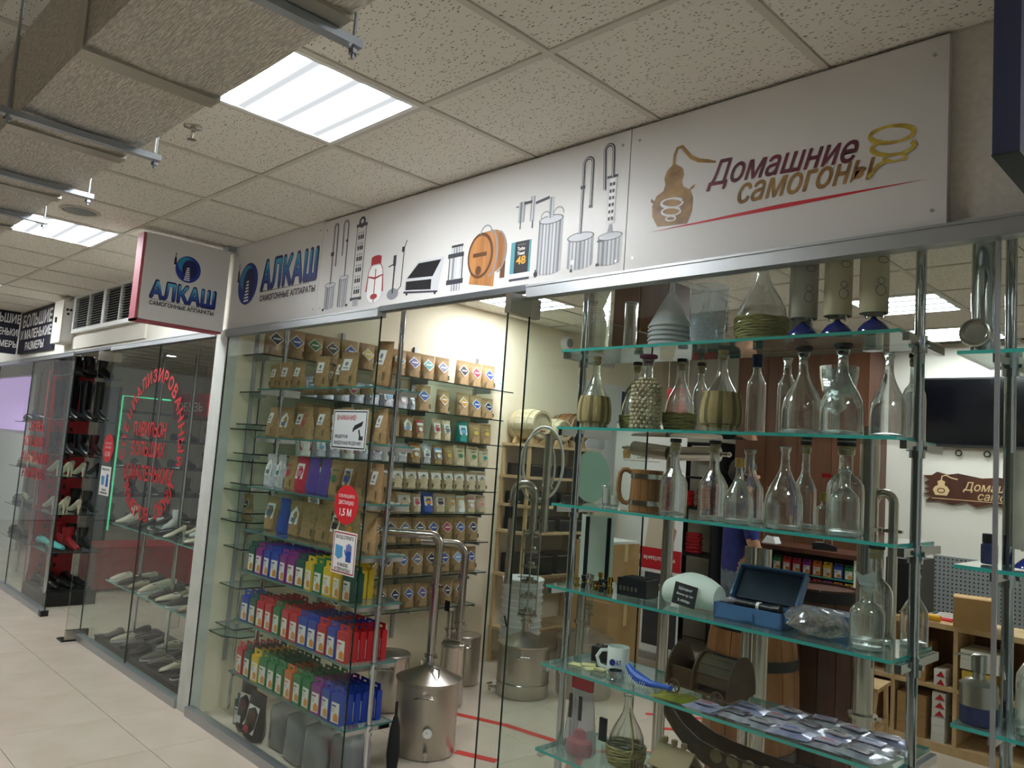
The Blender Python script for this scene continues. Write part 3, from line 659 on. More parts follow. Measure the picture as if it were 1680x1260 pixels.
# --- shoe shop signs
s1 = thing('sign_board', 'navy board with white БОЛЬШИЕ И МАЛЕНЬКИЕ РАЗМЕРЫ lettering over the shoe shop', 'sign', (-9.3, 0, 2.45)); s1['ox'] = -9.3; s1['oz'] = 2.45
MB().box((-.72, -.02, 0), (.58, .012, .455)).obj('panel', 'navy_sign', s1, smooth=0)
Ms = BF(s1, -.021)
text(s1, 'БОЛЬШИЕ', Ms, (-9.36, 2.735), 'print_white', 1.1, .135, bold=.03); text(s1, 'И', Ms, (-9.90, 2.605), 'print_white', .08, .095, bold=.03); text(s1, 'МАЛЕНЬКИЕ', Ms, (-9.29, 2.605), 'print_white', 1.0, .095, bold=.03); text(s1, 'РАЗМЕРЫ', Ms, (-9.36, 2.48), 'print_white', .7, .085, bold=.03)
s2 = thing('blade_sign', 'navy projecting sign with white lettering beside the navy board', 'sign', (-10.06, -.03, 2.45))
MB().box((-.04, -.45, 0), (.02, 0, .50)).obj('panel', 'navy_sign', s2, smooth=0)
Mb2 = frame((.02, .03, -2.45), (0, 1, 0), (0, 0, 1))
text(s2, 'БОЛЬШИЕ', Mb2, (-.20, 2.79), 'print_white', .36, .10, bold=.03); text(s2, 'И МАЛЕНЬКИЕ', Mb2, (-.20, 2.65), 'print_white', .38, .075, bold=.03); text(s2, 'РАЗМЕРЫ', Mb2, (-.17, 2.52), 'print_white', .29, .07, bold=.03)
# --- vent grille, distribution box
vg = thing('vent_grille', 'white framed double louvre vent over the shoe shop front', 'vent', (-7.25, 0, 2.56))
fm = MB()
for (x0, x1, z0, z1) in ((-.86, .86, 0, .035), (-.86, .86, .33, .362), (-.86, -.80, .035, .33), (.80, .86, .035, .33), (-.03, .03, .035, .33), (-.405, -.393, .035, .33), (.393, .405, .035, .33)): fm.box((x0, -.03, z0), (x1, .012, z1))
fm.obj('frame', 'white_plastic', vg, smooth=0); MB().box((-.8, .002, .035), (.8, .010, .33)).obj('backing', 'black_matte', vg, smooth=0)
sl = MB(); sl.add([(-.385, -.022, 0), (.385, -.022, 0), (.385, -.004, .012), (-.385, -.004, .012), (-.385, -.020, -.003), (.385, -.020, -.003), (.385, -.002, .009), (-.385, -.002, .009)], [(0,1,2,3),(7,6,5,4),(0,4,5,1),(1,5,6,2),(2,6,7,3),(3,7,4,0)])
slm = sl.mesh('slat', 'grey_plastic', 0)
for k in range(13):
    for s in (-.415, .415): link('slat', slm, vg, (s, 0, .045+k*.022))
mb = MB().box((-8.14, -.004, 2.415), (-6.28, .012, 2.53)); struct(mb.obj('trim_12', 'wall_white', smooth=0))
db = thing('distribution_box', 'white electrical box with latch beside the vent', 'electrical box', (-8.29, 0, 2.47))
MB().box((-.12, -.11, 0), (.17, .012, .40)).obj('case', 'offwhite', db, smooth=0); MB().box((.168, -.10, .02), (.176, -.01, .38)).obj('door', 'white_plastic', db, smooth=0)
lk = MB()
for y, z in ((-.075, .31), (-.045, .31), (-.065, .27)): lk.cyl((.174, y, z), (.182, y, z), .012, 8)
lk.obj('warning_dots', 'print_black', db); MB().cbox((0, -.117, .22), (.02, .014, .05)).obj('latch', 'dark_metal', db)
# --- stickers on the glass
def sticker(name, poly, M, label, base='print_white', edge='print_red'):
    t = thing(name, label, 'sticker', (M.translation.x, M.translation.y, M.translation.z)); t['ox'] = 0
    return t
def sticker_plate(label, x0, x1, z0, z1, base, border, rnd=False):
    cx, cz = (x0+x1)/2, (z0+z1)/2
    t = thing('sticker', label, 'sticker', (cx, -.0055, cz)); M = frame((0, 0, 0), (1, 0, 0), (0, 0, 1))
    w_, h_ = (x1-x0)/2, (z1-z0)/2
    sh = [(ell(0, 0, w_, h_, 32), 0)] if rnd else [(rect(-w_, -h_, w_, h_), 0)]
    mb = MB(); mb.prism(sh[0][0], .0008, M=M); mb.obj('vinyl', base, t, smooth=0)
    if border:
        bb = .006; flat(t, M, [(rect(-w_+bb, h_-2*bb, w_-bb, h_-bb), 0), (rect(-w_+bb, -h_+bb, w_-bb, -h_+2*bb), 0), (rect(-w_+bb, -h_+bb, -w_+2*bb, h_-bb), 0), (rect(w_-2*bb, -h_+bb, w_-bb, h_-bb), 0)], [border], 'printed_border', .0012)
    return t, M
mat('sticker_grey', 'ccd3d3', .5); mat('mask_blue', '4f9fd0', .5); mat('glove_blue', '1e4fa6', .5)
t, M = sticker_plate('grey ВНИМАНИЕ video surveillance sticker with a camera symbol', -3.495, -3.19, 1.68, 1.878, 'sticker_grey', 'print_black')
text(t, 'ВНИМАНИЕ!', M, (-.03, .048), 'print_dkred', .17, .024, bold=.02, lift=.0015); text(t, 'ВЕДЕТСЯ', M, (-.065, -.045), 'print_black', .11, .018, bold=.02, lift=.0015); text(t, 'ВИДЕОНАБЛЮДЕНИЕ!', M, (-.005, -.078), 'print_black', .24, .020, bold=.02, lift=.0015)
flat(t, M, [([(.035, -.005), (.11, .02), (.12, .045), (.045, .022)], 0), ([(.03, -.012), (.045, -.006), (.05, .012), (.035, .012)], 0), (bar((.085, .0), (.10, -.035), .012), 0), (rect(.09, -.05, .125, -.03), 0)], ['print_black'], 'camera_symbol', .0014)
t, M = sticker_plate('red oval keep distance sticker reading СОБЛЮДАЙТЕ ДИСТАНЦИЮ 1,5 М on the glass', -3.412, -3.205, 1.315, 1.507, 'sticker_red', None, True)
text(t, 'СОБЛЮДАЙТЕ', M, (0, .032), 'print_white', .14, .022, bold=.01, lift=.0015); text(t, 'ДИСТАНЦИЮ', M, (0, -.002), 'print_white', .13, .022, bold=.01, lift=.0015); text(t, '1,5 М', M, (0, -.058), 'print_white', .10, .040, bold=.02, lift=.0015)
t, M = sticker_plate('white mask and gloves notice ВХОД СТРОГО В МАСКЕ И ПЕРЧАТКАХ on the glass', -3.392, -3.19, 1.078, 1.283, 'print_white', 'print_dkred')
text(t, 'ВХОД СТРОГО', M, (0, .062), 'print_black', .15, .02, bold=.02, lift=.0015); text(t, 'В МАСКЕ', M, (0, -.065), 'print_black', .09, .016, bold=.02, lift=.0015); text(t, 'И ПЕРЧАТКАХ', M, (0, -.088), 'print_black', .14, .016, bold=.02, lift=.0015)
flat(t, M, [([(-.075, .035), (-.012, .03), (-.010, -.02), (-.045, -.035), (-.075, -.018)], 0), (rect(.02, -.04, .065, .012), 1)]+[(rect(.018+k*.012, .012, .027+k*.012, .05-abs(k-1.5)*.006), 1) for k in range(4)]+[(bar((.02, -.01), (.006, .015), .009), 1)], ['mask_blue', 'glove_blue'], 'mask_and_glove_symbol', .0014)
t, M = sticker_plate('small red oval distance sticker on the shoe shop pane', -6.90, -6.66, 1.43, 1.66, 'sticker_red', None, True)
text(t, '1,5 М', M, (0, -.07), 'print_white', .11, .045, bold=.02, lift=.0015); text(t, 'СОБЛЮДАЙТЕ', M, (0, .03), 'print_white', .15, .022, lift=.0015); text(t, 'ДИСТАНЦИЮ', M, (0, -.005), 'print_white', .14, .022, lift=.0015)
t, M = sticker_plate('small white mask and gloves notice on the shoe shop pane', -6.88, -6.65, 1.17, 1.40, 'print_white', None)
text(t, 'ВХОД СТРОГО', M, (0, .08), 'print_black', .17, .02, lift=.0015, bold=.02); text(t, 'В МАСКЕ', M, (0, -.08), 'print_black', .1, .016, lift=.0015, bold=.02); text(t, 'И ПЕРЧАТКАХ', M, (0, -.105), 'print_black', .16, .016, lift=.0015, bold=.02)
flat(t, M, [([(-.085, .04), (-.015, .035), (-.012, -.025), (-.05, -.04), (-.085, -.02)], 0), (rect(.025, -.045, .075, .02), 1)]+[(rect(.023+k*.013, .02, .033+k*.013, .06-abs(k-1.5)*.006), 1) for k in range(4)], ['mask_blue', 'glove_blue'], 'mask_and_glove_symbol', .0014)
# red film lettering on the shoe shop glass
gl = thing('window_lettering', 'red ОБУВЬ БОЛЬШИХ И МАЛЕНЬКИХ РАЗМЕРОВ film lettering on the glass', 'lettering', (-8.9, -.0055, 1.2)); Mg = frame((8.9, 0, -1.2), (1, 0, 0), (0, 0, 1))
for s, x, z, wd in (('ОБУВЬ', -8.95, 1.63, .5), ('БОЛЬШИХ', -8.97, 1.475, .72), ('И МАЛЕНЬКИХ', -8.88, 1.32, .9), ('РАЗМЕРОВ', -8.87, 1.165, .72)): text(gl, s, Mg, (x, z), 'glass_red', wd, .1, bold=.025)
gl = thing('window_lettering', 'red ПАВИЛЬОН film lettering in a ring on the shoe shop glass', 'lettering', (-5.9, -.0055, 1.2)); Mg = frame((5.9, 0, -1.2), (1, 0, 0), (0, 0, 1))
for s, x, z, wd in (('ПАВИЛЬОН', -5.95, 1.665, .62), ('БОЛЬШИХ', -5.95, 1.52, .64), ('И МАЛЕНЬКИХ', -5.90, 1.345, .92)): text(gl, s, Mg, (x, z), 'glass_red', wd, .105, bold=.025)
def arc_text(s, cx, cz, rx, rz, a0, a1, h, flip=False):
    for k, ch in enumerate(s):
        a = a0+(a1-a0)*k/(len(s)-1); x, z = cx+rx*math.cos(a), cz+rz*math.sin(a)
        tx, tz = -rx*math.sin(a), rz*math.cos(a)
        rot = math.atan2(tz, tx)+(0 if flip else PI)
        if ch != ' ': text(gl, ch, Mg, (x, z), 'glass_red', None, h, bold=.03, rot=rot)
arc_text('СПЕЦИАЛИЗИРОВАННЫЙ', -5.90, 1.55, .50, .52, PI*1.02, -PI*.02, .095)
arc_text('РАЗМЕРОВ ОБУВИ', -5.88, 1.36, .47, .30, PI*1.06, PI*1.94, .095, True)
# ================================================================ GLASS DISPLAY RACK (right pane)
def shelf_mesh(x0, x1, y0, y1, th=.010):
    mb = MB(); mb.box((x0, y0, -th-.0012), (x1, y1, -.0012))
    for k in range(6): mb.mi[k] = 0 if k < 2 else 1
    return mb
def glass_rack(name, label, x0, x1, y0, y1, zs, px, py, top=2.9, bot=0, edge='glass_edge'):
    t = thing(name, label, 'display rack', ((x0+x1)/2, (y0+y1)/2, 0)); ox, oy = -(x0+x1)/2, -(y0+y1)/2
    for x in px:
        m = MB(); m.cyl((x, py, bot), (x, py, top), .0145, 14); m.lathe([(.03, 0), (.03, .006), (.0145, .01)], 16, c=(x, py, bot)); p = m.obj('pole', 'chrome', t, (ox, oy, 0))
    for z in zs:
        o = shelf_mesh(x0, x1, y0, y1).obj('glass_shelf', ['shelf_top', edge], t, (ox, oy, z), smooth=0)
        for x in px:
            m = MB(); m.box((x-.009, y0+.012, -.034), (x+.009, y1-.01, -.011)); m.lathe([(.021, -.055), (.021, -.004)], 14, c=(x, py, 0)); m.cyl((x-.028, py, -.028), (x+.028, py, -.028), .008, 8)
            m.obj('bracket', 'chrome', o, (0, 0, 0))
    return t
RZ = [2.133, 1.832, 1.538, 1.23, .94, .63]
glass_rack('display_rack', 'chrome pole rack of six glass shelves crowded with bottles behind the glass', -2.04, -.785, .08, .41, RZ, (-2.03, -.772), .205)
# ---- bottles
def prof_bell(R, h): return [(R*.55, .0), (R*.94, .0), (R, .025*h), (R, .28*h), (.93*R, .40*h), (.74*R, .51*h), (.48*R, .61*h), (.31*R, .70*h), (.24*R, .78*h), (.22*R, .93*h), (.29*R, .95*h), (.29*R, h)]
def prof_shoulder(R, h): return [(R*.55, 0), (R*.95, 0), (R, .02*h), (R, .50*h), (.96*R, .57*h), (.80*R, .635*h), (.52*R, .685*h), (.38*R, .72*h), (.35*R, .92*h), (.44*R, .93*h), (.44*R, h)]
def prof_slim(R, h): return [(R*.6, 0), (R*.95, 0), (R, .02*h), (R, .60*h), (.92*R, .67*h), (.6*R, .74*h), (.42*R, .79*h), (.40*R, .94*h), (.5*R, .95*h), (.5*R, h)]
def prof_wine(R, h): return [(R*.6, 0), (R*.95, 0), (R, .02*h), (R, .42*h), (.97*R, .48*h), (.7*R, .58*h), (.42*R, .66*h), (.34*R, .72*h), (.32*R, .94*h), (.40*R, .95*h), (.40*R, h)]
def prof_flask(R, h): return [(R*.5, 0), (R*.8, .01*h), (R*.97, .12*h), (R, .25*h), (.93*R, .40*h), (.72*R, .53*h), (.45*R, .65*h), (.28*R, .75*h), (.22*R, .84*h), (.22*R, .95*h), (.28*R, .96*h), (.28*R, h)]
def bottle(kind, x, y, z, R, h, label, stop=None, sq=0, group=None, name='glass_bottle', sy=1, rz=0):
    t = thing(name, label, 'bottle', (x, y, z), rz, group)
    pf = {'bell': prof_bell, 'shoulder': prof_shoulder, 'slim': prof_slim, 'wine': prof_wine, 'flask': prof_flask}[kind](R, h)
    m = MB(); m.lathe(pf, 24, 0, sq=sq, cap=False, sy=sy)
    m.lathe([(0, .002), (R*.9, .002), (R*.9, .012), (R*.6, .016), (0, .012)], 20, 1, sq=sq, cap=False, sy=sy)
    m.torus((0, 0, h-.003), pf[-1][0], .0022, n=18, k=6, mi=1)
    m.obj('glass', ['bottle', 'bottle_thick'], t, smooth=50)
    rn = pf[-1][0]
    if stop == 'cork': MB().lathe([(rn*.8, h-.012), (rn*.85, h), (rn*1.0, h+.014), (rn*.95, h+.018)], 14).obj('stopper', 'cork', t)
    elif stop in ('rubber_black', 'purple_cap'):
        MB().lathe([(rn*.75, h-.014), (rn*.85, h+.002), (rn*1.5, h+.006), (rn*1.6, h+.012), (rn*1.5, h+.018)], 16).obj('stopper', stop, t)
    elif stop == 'corkblack':
        c = MB(); c.lathe([(rn*.8, h-.02), (rn*1.0, h+.008)], 14, 1); c.lathe([(rn*1.18, h+.008), (rn*1.18, h+.02), (rn*1.1, h+.021)], 16, 0); c.obj('stopper', ['rubber_black', 'cork'], t)
    elif stop in ('gold_cap', 'navy_cap'):
        L = .03 if stop == 'gold_cap' else .045
        MB().lathe([(rn*1.12, h-L+.006), (rn*1.15, h-L+.008), (rn*1.15, h+.004), (rn*1.05, h+.006)], 16).obj('cap', stop, t)
    return t
def straw_cover(t, R, h, top, foot=True, mtl='straw', ribs=26, wob=.03):
    """ribbed straw or wicker jacket round the lower part of a flask"""
    m = MB(); n = ribs*2; vs = []; fs = []; pf = prof_flask(R, h); lev = 9
    def rad(z):
        for (r0, z0), (r1, z1) in zip(pf[:-1], pf[1:]):
            if z0 <= z <= z1: return r0+(r1-r0)*(z-z0)/max(z1-z0, 1e-6)
        return R
    for i in range(lev):
        z = top*i/(lev-1); r = max(rad(z), R*.82)+.005
        if foot and i < 2: r = R*.86
        for k in range(n): 
            q = r+(.0022 if k % 2 else 0); a = 2*PI*k/n; vs.append((q*math.cos(a), q*math.sin(a), z))
    for i in range(lev-1):
        for k in range(n): fs.append((i*n+k, i*n+(k+1) % n, (i+1)*n+(k+1) % n, (i+1)*n+k))
    m.add(vs, fs); m.mi = [1 if (k % n) % 6 in (0, 1) else 0 for k in range(len(fs))]
    if foot: m.torus((0, 0, top*.2), R*.93, .005, n=24, k=6, mi=1)
    return m.obj('straw_jacket', [mtl, 'straw_dark'], t, smooth=60)
def wicker_bands(t, R, h, top):
    m = MB(); pf = prof_flask(R, h); k = 0; z = .006
    while z < top:
        r = R
        for (r0, z0), (r1, z1) in zip(pf[:-1], pf[1:]):
            if z0 <= z <= z1: r = r0+(r1-r0)*(z-z0)/max(z1-z0, 1e-6)
        pts = [((r+.005)*math.cos(2*PI*i/24), (r+.005)*math.sin(2*PI*i/24), z+.0025*math.sin(i*PI/2+k*1.6)) for i in range(24)]
        m.tube(pts, .0046, 5, closed=True); z += .0085; k += 1
    return m.obj('wicker_jacket', 'wicker', t, smooth=60)
S1, S2, S3, S4, S5, S6 = RZ
# --- top shelf
def tube_vase(x, y, z, R, h, label, print_=False):
    t = thing('glass_tube', label, 'glass tube', (x, y, z)); m = MB(); m.lathe([(R*.5, 0), (R, .002), (R, h)], 24, 0, cap=False); m.lathe([(0, .002), (R*.95, .002), (R*.95, .012), (0, .012)], 20, 1, cap=False); m.torus((0, 0, h), R, .002, mi=1, k=6)
    m.obj('glass', ['bottle', 'bottle_thick'], t, smooth=50)
    if print_:
        a = Vector((-.66, -.75, 0)); uu = Vector((.75, -.66, 0)); M = frame(tuple(-a*0+Vector((.45*R, -.9*R-.001, 0))), (.90, .43, 0), (0, 0, 1))
        text(t, 'STYLE', M, (-.012, h*.66), 'print_dark', .034, .010, bold=.02); text(t, 'VODKA', M, (-.012, h*.63), 'print_dark', .026, .006)
        for k in range(6): text(t, 'distilled from grain', M, (-.004, h*.58-k*.008), 'print_dark', .045, .004)
tube_vase(-1.93, .16, S1, .045, .27, 'tall clear cylinder bottle with small black STYLE print on the top glass shelf', True)
tube_vase(-1.90, .33, S1, .026, .22, 'narrow clear glass tube on the top glass shelf')
for k in range(5):
    t = thing('funnel', 'translucent white funnel nested in the stack of funnels', 'funnel', (-1.60, .165, S1+.001+k*.017), 0, 'stack of funnels')
    MB().lathe([(.076, 0), (.078, .004), (.05, .06), (.014, .125), (.011, .13), (.007, .185)], 22, cap=False).obj('cone', 'plastic_haze', t, smooth=50)
    MB().torus((0, 0, .002), .077, .003, k=6).obj('rim', 'plastic_haze', t)
bt = bottle('shoulder', -1.575, .36, S1, .042, .245, 'diamond faceted clear decanter behind the funnel stack')
m = MB()
for i in range(8):
    for k in range(12):
        a = 2*PI*(k+.5*(i % 2))/12; m.ball((.042*math.cos(a), .042*math.sin(a), .012+i*.016), (.008, .008, .008), n=4, m=2)
m.obj('facets', 'bottle_thick', bt, smooth=0)
t = thing('measuring_jug', 'translucent plastic measuring jug on the top glass shelf', 'jug', (-1.449, .17, S1), 1.3); MB().lathe([(.052, 0), (.058, .003), (.066, .20), (.069, .203), (.066, .206)], 26, cap=False).obj('body', 'plastic_clear', t, smooth=50)
MB().lathe([(0, .002), (.056, .002)], 22, cap=False).obj('bottom', 'plastic_clear', t)
mk = MB()
for k in range(8): mk.box((.02, -.0655, .03+k*.02), (.035 if k % 2 else .043, -.058, .0312+k*.02))
mk.obj('scale_marks', 'print_grey', t, smooth=0)
MB().tube([(.064, .01, .18), (.10, .015, .17), (.10, .015, .06), (.062, .01, .05)], .006, 8).obj('handle', 'plastic_haze', t)
bt = bottle('flask', -1.275, .22, S1, .082, .30, 'large round demijohn with a pale wicker base on the top glass shelf', name='demijohn'); wicker_bands(bt, .082, .30, .085)
noise_mat('sleeve_grey', 'a8a296', '8d877b', 8, .7); noise_mat('sleeve_cream', 'cdc0a4', 'b9aa8c', 8, .7)
for k, (x, y, mt) in enumerate([(-1.212, .372, 'sleeve_grey'), (-1.092, .14, 'sleeve_grey'), (-.985, .14, 'sleeve_cream'), (-.878, .14, 'sleeve_cream')]):
    t = thing('wrapped_goblet', 'upturned glass with cobalt blue domed foot, wrapped in a tall printed paper sleeve', 'glass', (x, y, S1), 0, 'wrapped goblets on the top shelf')
    MB().lathe([(.0, 0), (.045, .002), (.044, .012), (.030, .030), (.012, .040), (.006, .05)], 22).obj('foot', 'cobalt', t, smooth=60)
    MB().lathe([(.024, .045), (.03, .06), (.031, .14), (.028, .145)], 20, cap=False).obj('bowl', 'bottle', t)
    sv = MB(); vs = []; N = 20
    for zz in (.058, .36):
        for i in range(N):
            a = 2*PI*i/N; r = .040*(1+.05*math.sin(3*a+k)); vs.append((r*math.cos(a), r*math.sin(a), zz))
    sv.add(vs, [(i, (i+1) % N, N+(i+1) % N, N+i) for i in range(N)]); so = sv.obj('paper_sleeve', mt, t, smooth=60)
    M = frame((.0285, -.0295, .0), (.72, .69, 0), (0, 0, 1))
    flat(so, M, [(q, 0) for q in quads(ell(0, .12, .014, .016, 16)+[(.014, .12)], .0016)]+[(q, 0) for q in quads(ell(0, .148, .010, .010, 14)+[(.01, .148)], .0016)]+[(q, 0) for q in quads(ell(.004, .21, .015, .010, 12)+[(.019, .21)], .0016)], ['print_dark'], 'printed_outline')
# --- second shelf
bt = bottle('flask', -1.935, .175, S2, .060, .262, 'straw wrapped chianti flask at the pole end of the second glass shelf', 'cork'); straw_cover(bt, .060, .262, .125)
MB().tube([(.012, -.02, .215), (.018, -.028, .17), (.03, -.052, .125)], .002, 5).obj('cord', 'straw', bt)
bt = bottle('flask', -1.835, .305, S2, .055, .253, 'clear bottle with twisted straw handle and wicker base', 'corkblack'); wicker_bands(bt, .055, .253, .065)
MB().tube([(-.05, 0, .05), (-.05, -.005, .11), (-.042, -.005, .16), (-.02, 0, .19), (.015, 0, .195)], .0055, 8).obj('handle', 'wicker', bt)
bt = bottle('shoulder', -1.675, .15, S2, .048, .255, 'bottle covered all over in pale pebbles with a purple stopper', 'purple_cap')
pb = MB()
for i in range(13):
    for k in range(16):
        a = 2*PI*(k+.5*(i % 2))/16; r = .0505 if i < 11 else .049-.012*(i-10); pb.ball((r*math.cos(a), r*math.sin(a), .009+i*.0145), (.0085, .0085, .007), n=6, m=4)
pb.obj('pebbles', 'pebble', bt)['kind'] = 'stuff'
bt = bottle('flask', -1.60, .255, S2, .055, .25, 'clear pear bottle with low wicker base behind the pebble bottle', 'corkblack'); wicker_bands(bt, .055, .25, .07)
bt = bottle('slim', -1.585, .365, S2, .028, .25, 'slim clear bottle with small dark cap behind the wicker base bottle', 'corkblack')
bt = bottle('flask', -1.385, .175, S2, .066, .262, 'straw wrapped chianti flask next to the navy capped bottle', 'cork'); straw_cover(bt, .066, .262, .135)
bottle('slim', -1.325, .30, S2, .032, .275, 'tall slim clear bottle with a long navy cap', 'navy_cap')
bottle('slim', -1.205, .28, S2, .030, .262, 'slim clear bottle without a cap beside the bell bottles')
bottle('bell', -1.095, .16, S2, .060, .258, 'bell shaped clear decanter with wide flat black stopper', 'rubber_black')
t = thing('crystal_goblet', 'tall cut crystal goblet standing behind the bell decanters', 'goblet', (-1.06, .345, S2)); MB().lathe([(.0, 0), (.04, .002), (.035, .008), (.008, .02), (.007, .08), (.016, .095), (.016, .11), (.008, .12)], 18).obj('stem', 'bottle_thick', t)
MB().lathe([(.008, .12), (.03, .13), (.05, .155), (.058, .20), (.06, .235)], 18, cap=False).obj('bowl', 'bottle_thick', t, smooth=0)
bottle('bell', -.972, .16, S2, .062, .260, 'bell shaped clear decanter with round black stopper', 'rubber_black')
bottle('bell', -.868, .245, S2, .052, .258, 'smaller open bell decanter at the shelf bracket end')
bottle('shoulder', -.833, .355, S2, .032, .25, 'shouldered clear bottle with black cap at the end of the second shelf', 'corkblack', sq=1)
# --- third shelf
t = thing('oval_tray', 'oval frosted green glass tray standing on edge behind the rack pole', 'tray', (-2.075, .355, S3)); M = frame((0, 0, .107), (.75, .66, 0), (0, 0, 1)); MB().prism(ell(0, 0, .074, .107, 36), .005, M=M).obj('glass', 'oval_glass', t)
def shot(x, y, r, h, label):
    t = thing('shot_glass', label, 'glass', (x, y, S3)); m = MB(); m.lathe([(r*.72, 0), (r*.75, .002), (r, h)], 16, 0, cap=False); m.lathe([(0, .001), (r*.7, .001), (r*.74, .012), (0, .012)], 16, 1, cap=False); m.torus((0, 0, h), r, .0012, k=5, mi=1); m.obj('glass', ['bottle', 'bottle_thick'], t)
shot(-1.895, .235, .022, .078, 'tall footed shot glass on the third glass shelf'); shot(-1.835, .205, .020, .046, 'short shot glass beside the wooden tankard')
t = thing('tankard', 'wooden stave tankard with two steel hoops', 'tankard', (-1.69, .205, S3)); N = 14
for k in range(N):
    m = MB(); a0, a1 = 2*PI*k/N+.012, 2*PI*(k+1)/N-.012
    vs = []
    for z, r in ((0, .064), (.15, .057)):
        for rr in (r-.007, r):
            for a in (a0, (a0+a1)/2, a1): vs.append((rr*math.cos(a), rr*math.sin(a), z))
    m.add(vs, [(3,4,10,9),(4,5,11,10),(0,6,7,1),(1,7,8,2),(6,9,10,7),(7,10,11,8),(0,1,4,3),(1,2,5,4),(0,3,9,6),(2,8,11,5)]); m.obj('stave', 'wood_mid', t, smooth=0)
MB().lathe([(0, .002), (.058, .002), (.058, .012), (0, .012)], 18).obj('bottom', 'wood_mid', t)
for z in (.022, .118): MB().lathe([(.0655-z*.045, z), (.0665-z*.045, z), (.0660-z*.045, z+.017), (.065-z*.045, z+.017)], 24, cap=False).obj('hoop', 'steel', t)
MB().tube([(-.05, -.03, .138), (-.062, -.040, .146), (-.074, -.049, .145), (-.082, -.055, .132), (-.085, -.057, .10), (-.085, -.057, .07), (-.080, -.054, .042), (-.070, -.046, .028), (-.055, -.035, .024)], .009, 8).obj('handle', 'wood_mid', t)
bottle('wine', -1.54, .15, S3, .042, .245, 'square embossed clear bottle with black cork beside the tankard', 'corkblack', sq=1.5)
bottle('wine', -1.40, .175, S3, .044, .245, 'square embossed clear bottle with tall neck and black cork', 'corkblack', sq=1)
bottle('bell', -1.295, .155, S3, .047, .205, 'bell bottle with khaki cork cap on the third shelf', 'gold_cap')
bottle('wine', -1.33, .285, S3, .048, .245, 'open clear wine bottle behind the khaki capped bell bottle')
bottle('shoulder', -1.245, .285, S3, .030, .118, 'small flat hip bottle with gold cap beside the wine bottle', 'gold_cap', sy=.55)
bottle('bell', -1.145, .165, S3, .058, .255, 'open bell shaped decanter on the third shelf')
bottle('wine', -1.14, .30, S3, .036, .26, 'slim clear wine bottle with black cork behind the open bell decanter', 'corkblack')
bottle('shoulder', -1.075, .30, S3, .029, .115, 'small flat hip bottle with gold cap beside the big shouldered bottle', 'gold_cap', sy=.55)
bottle('shoulder', -1.0, .275, S3, .055, .26, 'big round shouldered bottle with black cork on the third shelf', 'corkblack')
bottle('shoulder', -.955, .16, S3, .042, .195, 'short heavy based bottle in front of the big shouldered bottle')
# --- fourth shelf
t = thing('striped_panel', 'narrow white panel with two black stripes standing on the fourth shelf', 'panel', (-2.005, .33, S4)); M = frame((0, 0, 0), (.75, .66, 0), (0, 0, 1))
MB().prism(rect(-.066, 0, .066, .262), .008, M=M).obj('board', 'cream_plastic', t, smooth=0); flat(t, M, [(rect(-.05, .004, -.034, .255), 0), (rect(.036, .004, .052, .255), 0)], ['black_matte'], 'stripe', .0092)
def jar_small(x, y, r, h, mt, label, cat='fitting'):
    t = thing('fitting', label, cat, (x, y, S4), 0, 'small fittings on the fourth shelf'); MB().lathe([(r, 0), (r, h*.3), (r*.6, h*.34), (r*.6, h*.7), (r*.9, h*.74), (r*.9, h)], 10).obj('body', mt, t); MB().torus((0, 0, h*.5), r*.72, r*.14, n=10, k=5).obj('collar', 'brass', t)
random.seed(3)
for k in range(11):
    mt = ['brass', 'black_plastic', 'steel', 'brass', 'dark_metal'][k % 5]; jar_small(-1.945+.030*(k % 6)+random.uniform(-.005, .005), .15+.055*(k//6)+random.uniform(-.01, .01), .011, .035+.012*(k % 3), mt, f'small {"brass" if mt=="brass" else "dark" if mt in ("black_plastic", "dark_metal") else "steel"} hose fitting on the fourth glass shelf')
t = thing('control_unit', 'small black electronic control box with row of terminals', 'control box', (-1.72, .225, S4), .1)
MB().box((-.06, -.045, 0), (.06, .045, .062)).obj('case', 'black_plastic', t, smooth=0); tm = MB()
for k in range(5): tm.box((-.05+k*.016, -.0475, .018), (-.04+k*.016, -.045, .034))
tm.obj('terminals', 'steel', t, smooth=0); rb = MB()
for k in range(4): rb.box((-.045, -.03+k*.018, .062), (.045, -.022+k*.018, .067))
rb.obj('cooling_ribs', 'black_matte', t, smooth=0)
t = thing('filter_bag', 'rolled white felt filter bag lying with a black price card', 'filter bag', (-1.475, .205, S4)); m = MB(); L = 12; vs = []; N = 16
for i in range(L+1):
    u = i/L; x = -.10+.20*u; r = .022+.042*math.sin(PI*min(1, .18+.62*u)); cz = r*.92+.004
    for k in range(N):
        a = 2*PI*k/N; vs.append((x, r*.95*math.cos(a)*(1+.06*math.sin(5*u)), cz+r*.9*math.sin(a)))
fs = [(i*N+k, (i+1)*N+k, (i+1)*N+(k+1) % N, i*N+(k+1) % N) for i in range(L) for k in range(N)]+[tuple(L*N+k for k in range(N))]
m.add(vs, fs); m.obj('cloth', 'cream_plastic', t, smooth=60)
M = frame((.012, -.072, .052), (.92, .10, -.12), (-.05, .35, .93)); card = MB().prism(rect(-.042, -.036, .042, .036), .0015, M=M).obj('price_card', 'black_matte', t, smooth=0)
for k, (s, wd) in enumerate((('Шланг', .05), ('Фильтр 5л', .06), ('2.000р', .045))): text(card, s, M, (0, .014-k*.02), 'print_white', wd, .010, lift=.0022)
t = thing('instrument_case', 'open blue plastic case with dark foam and a refractometer', 'case', (-1.245, .215, S4), .03)
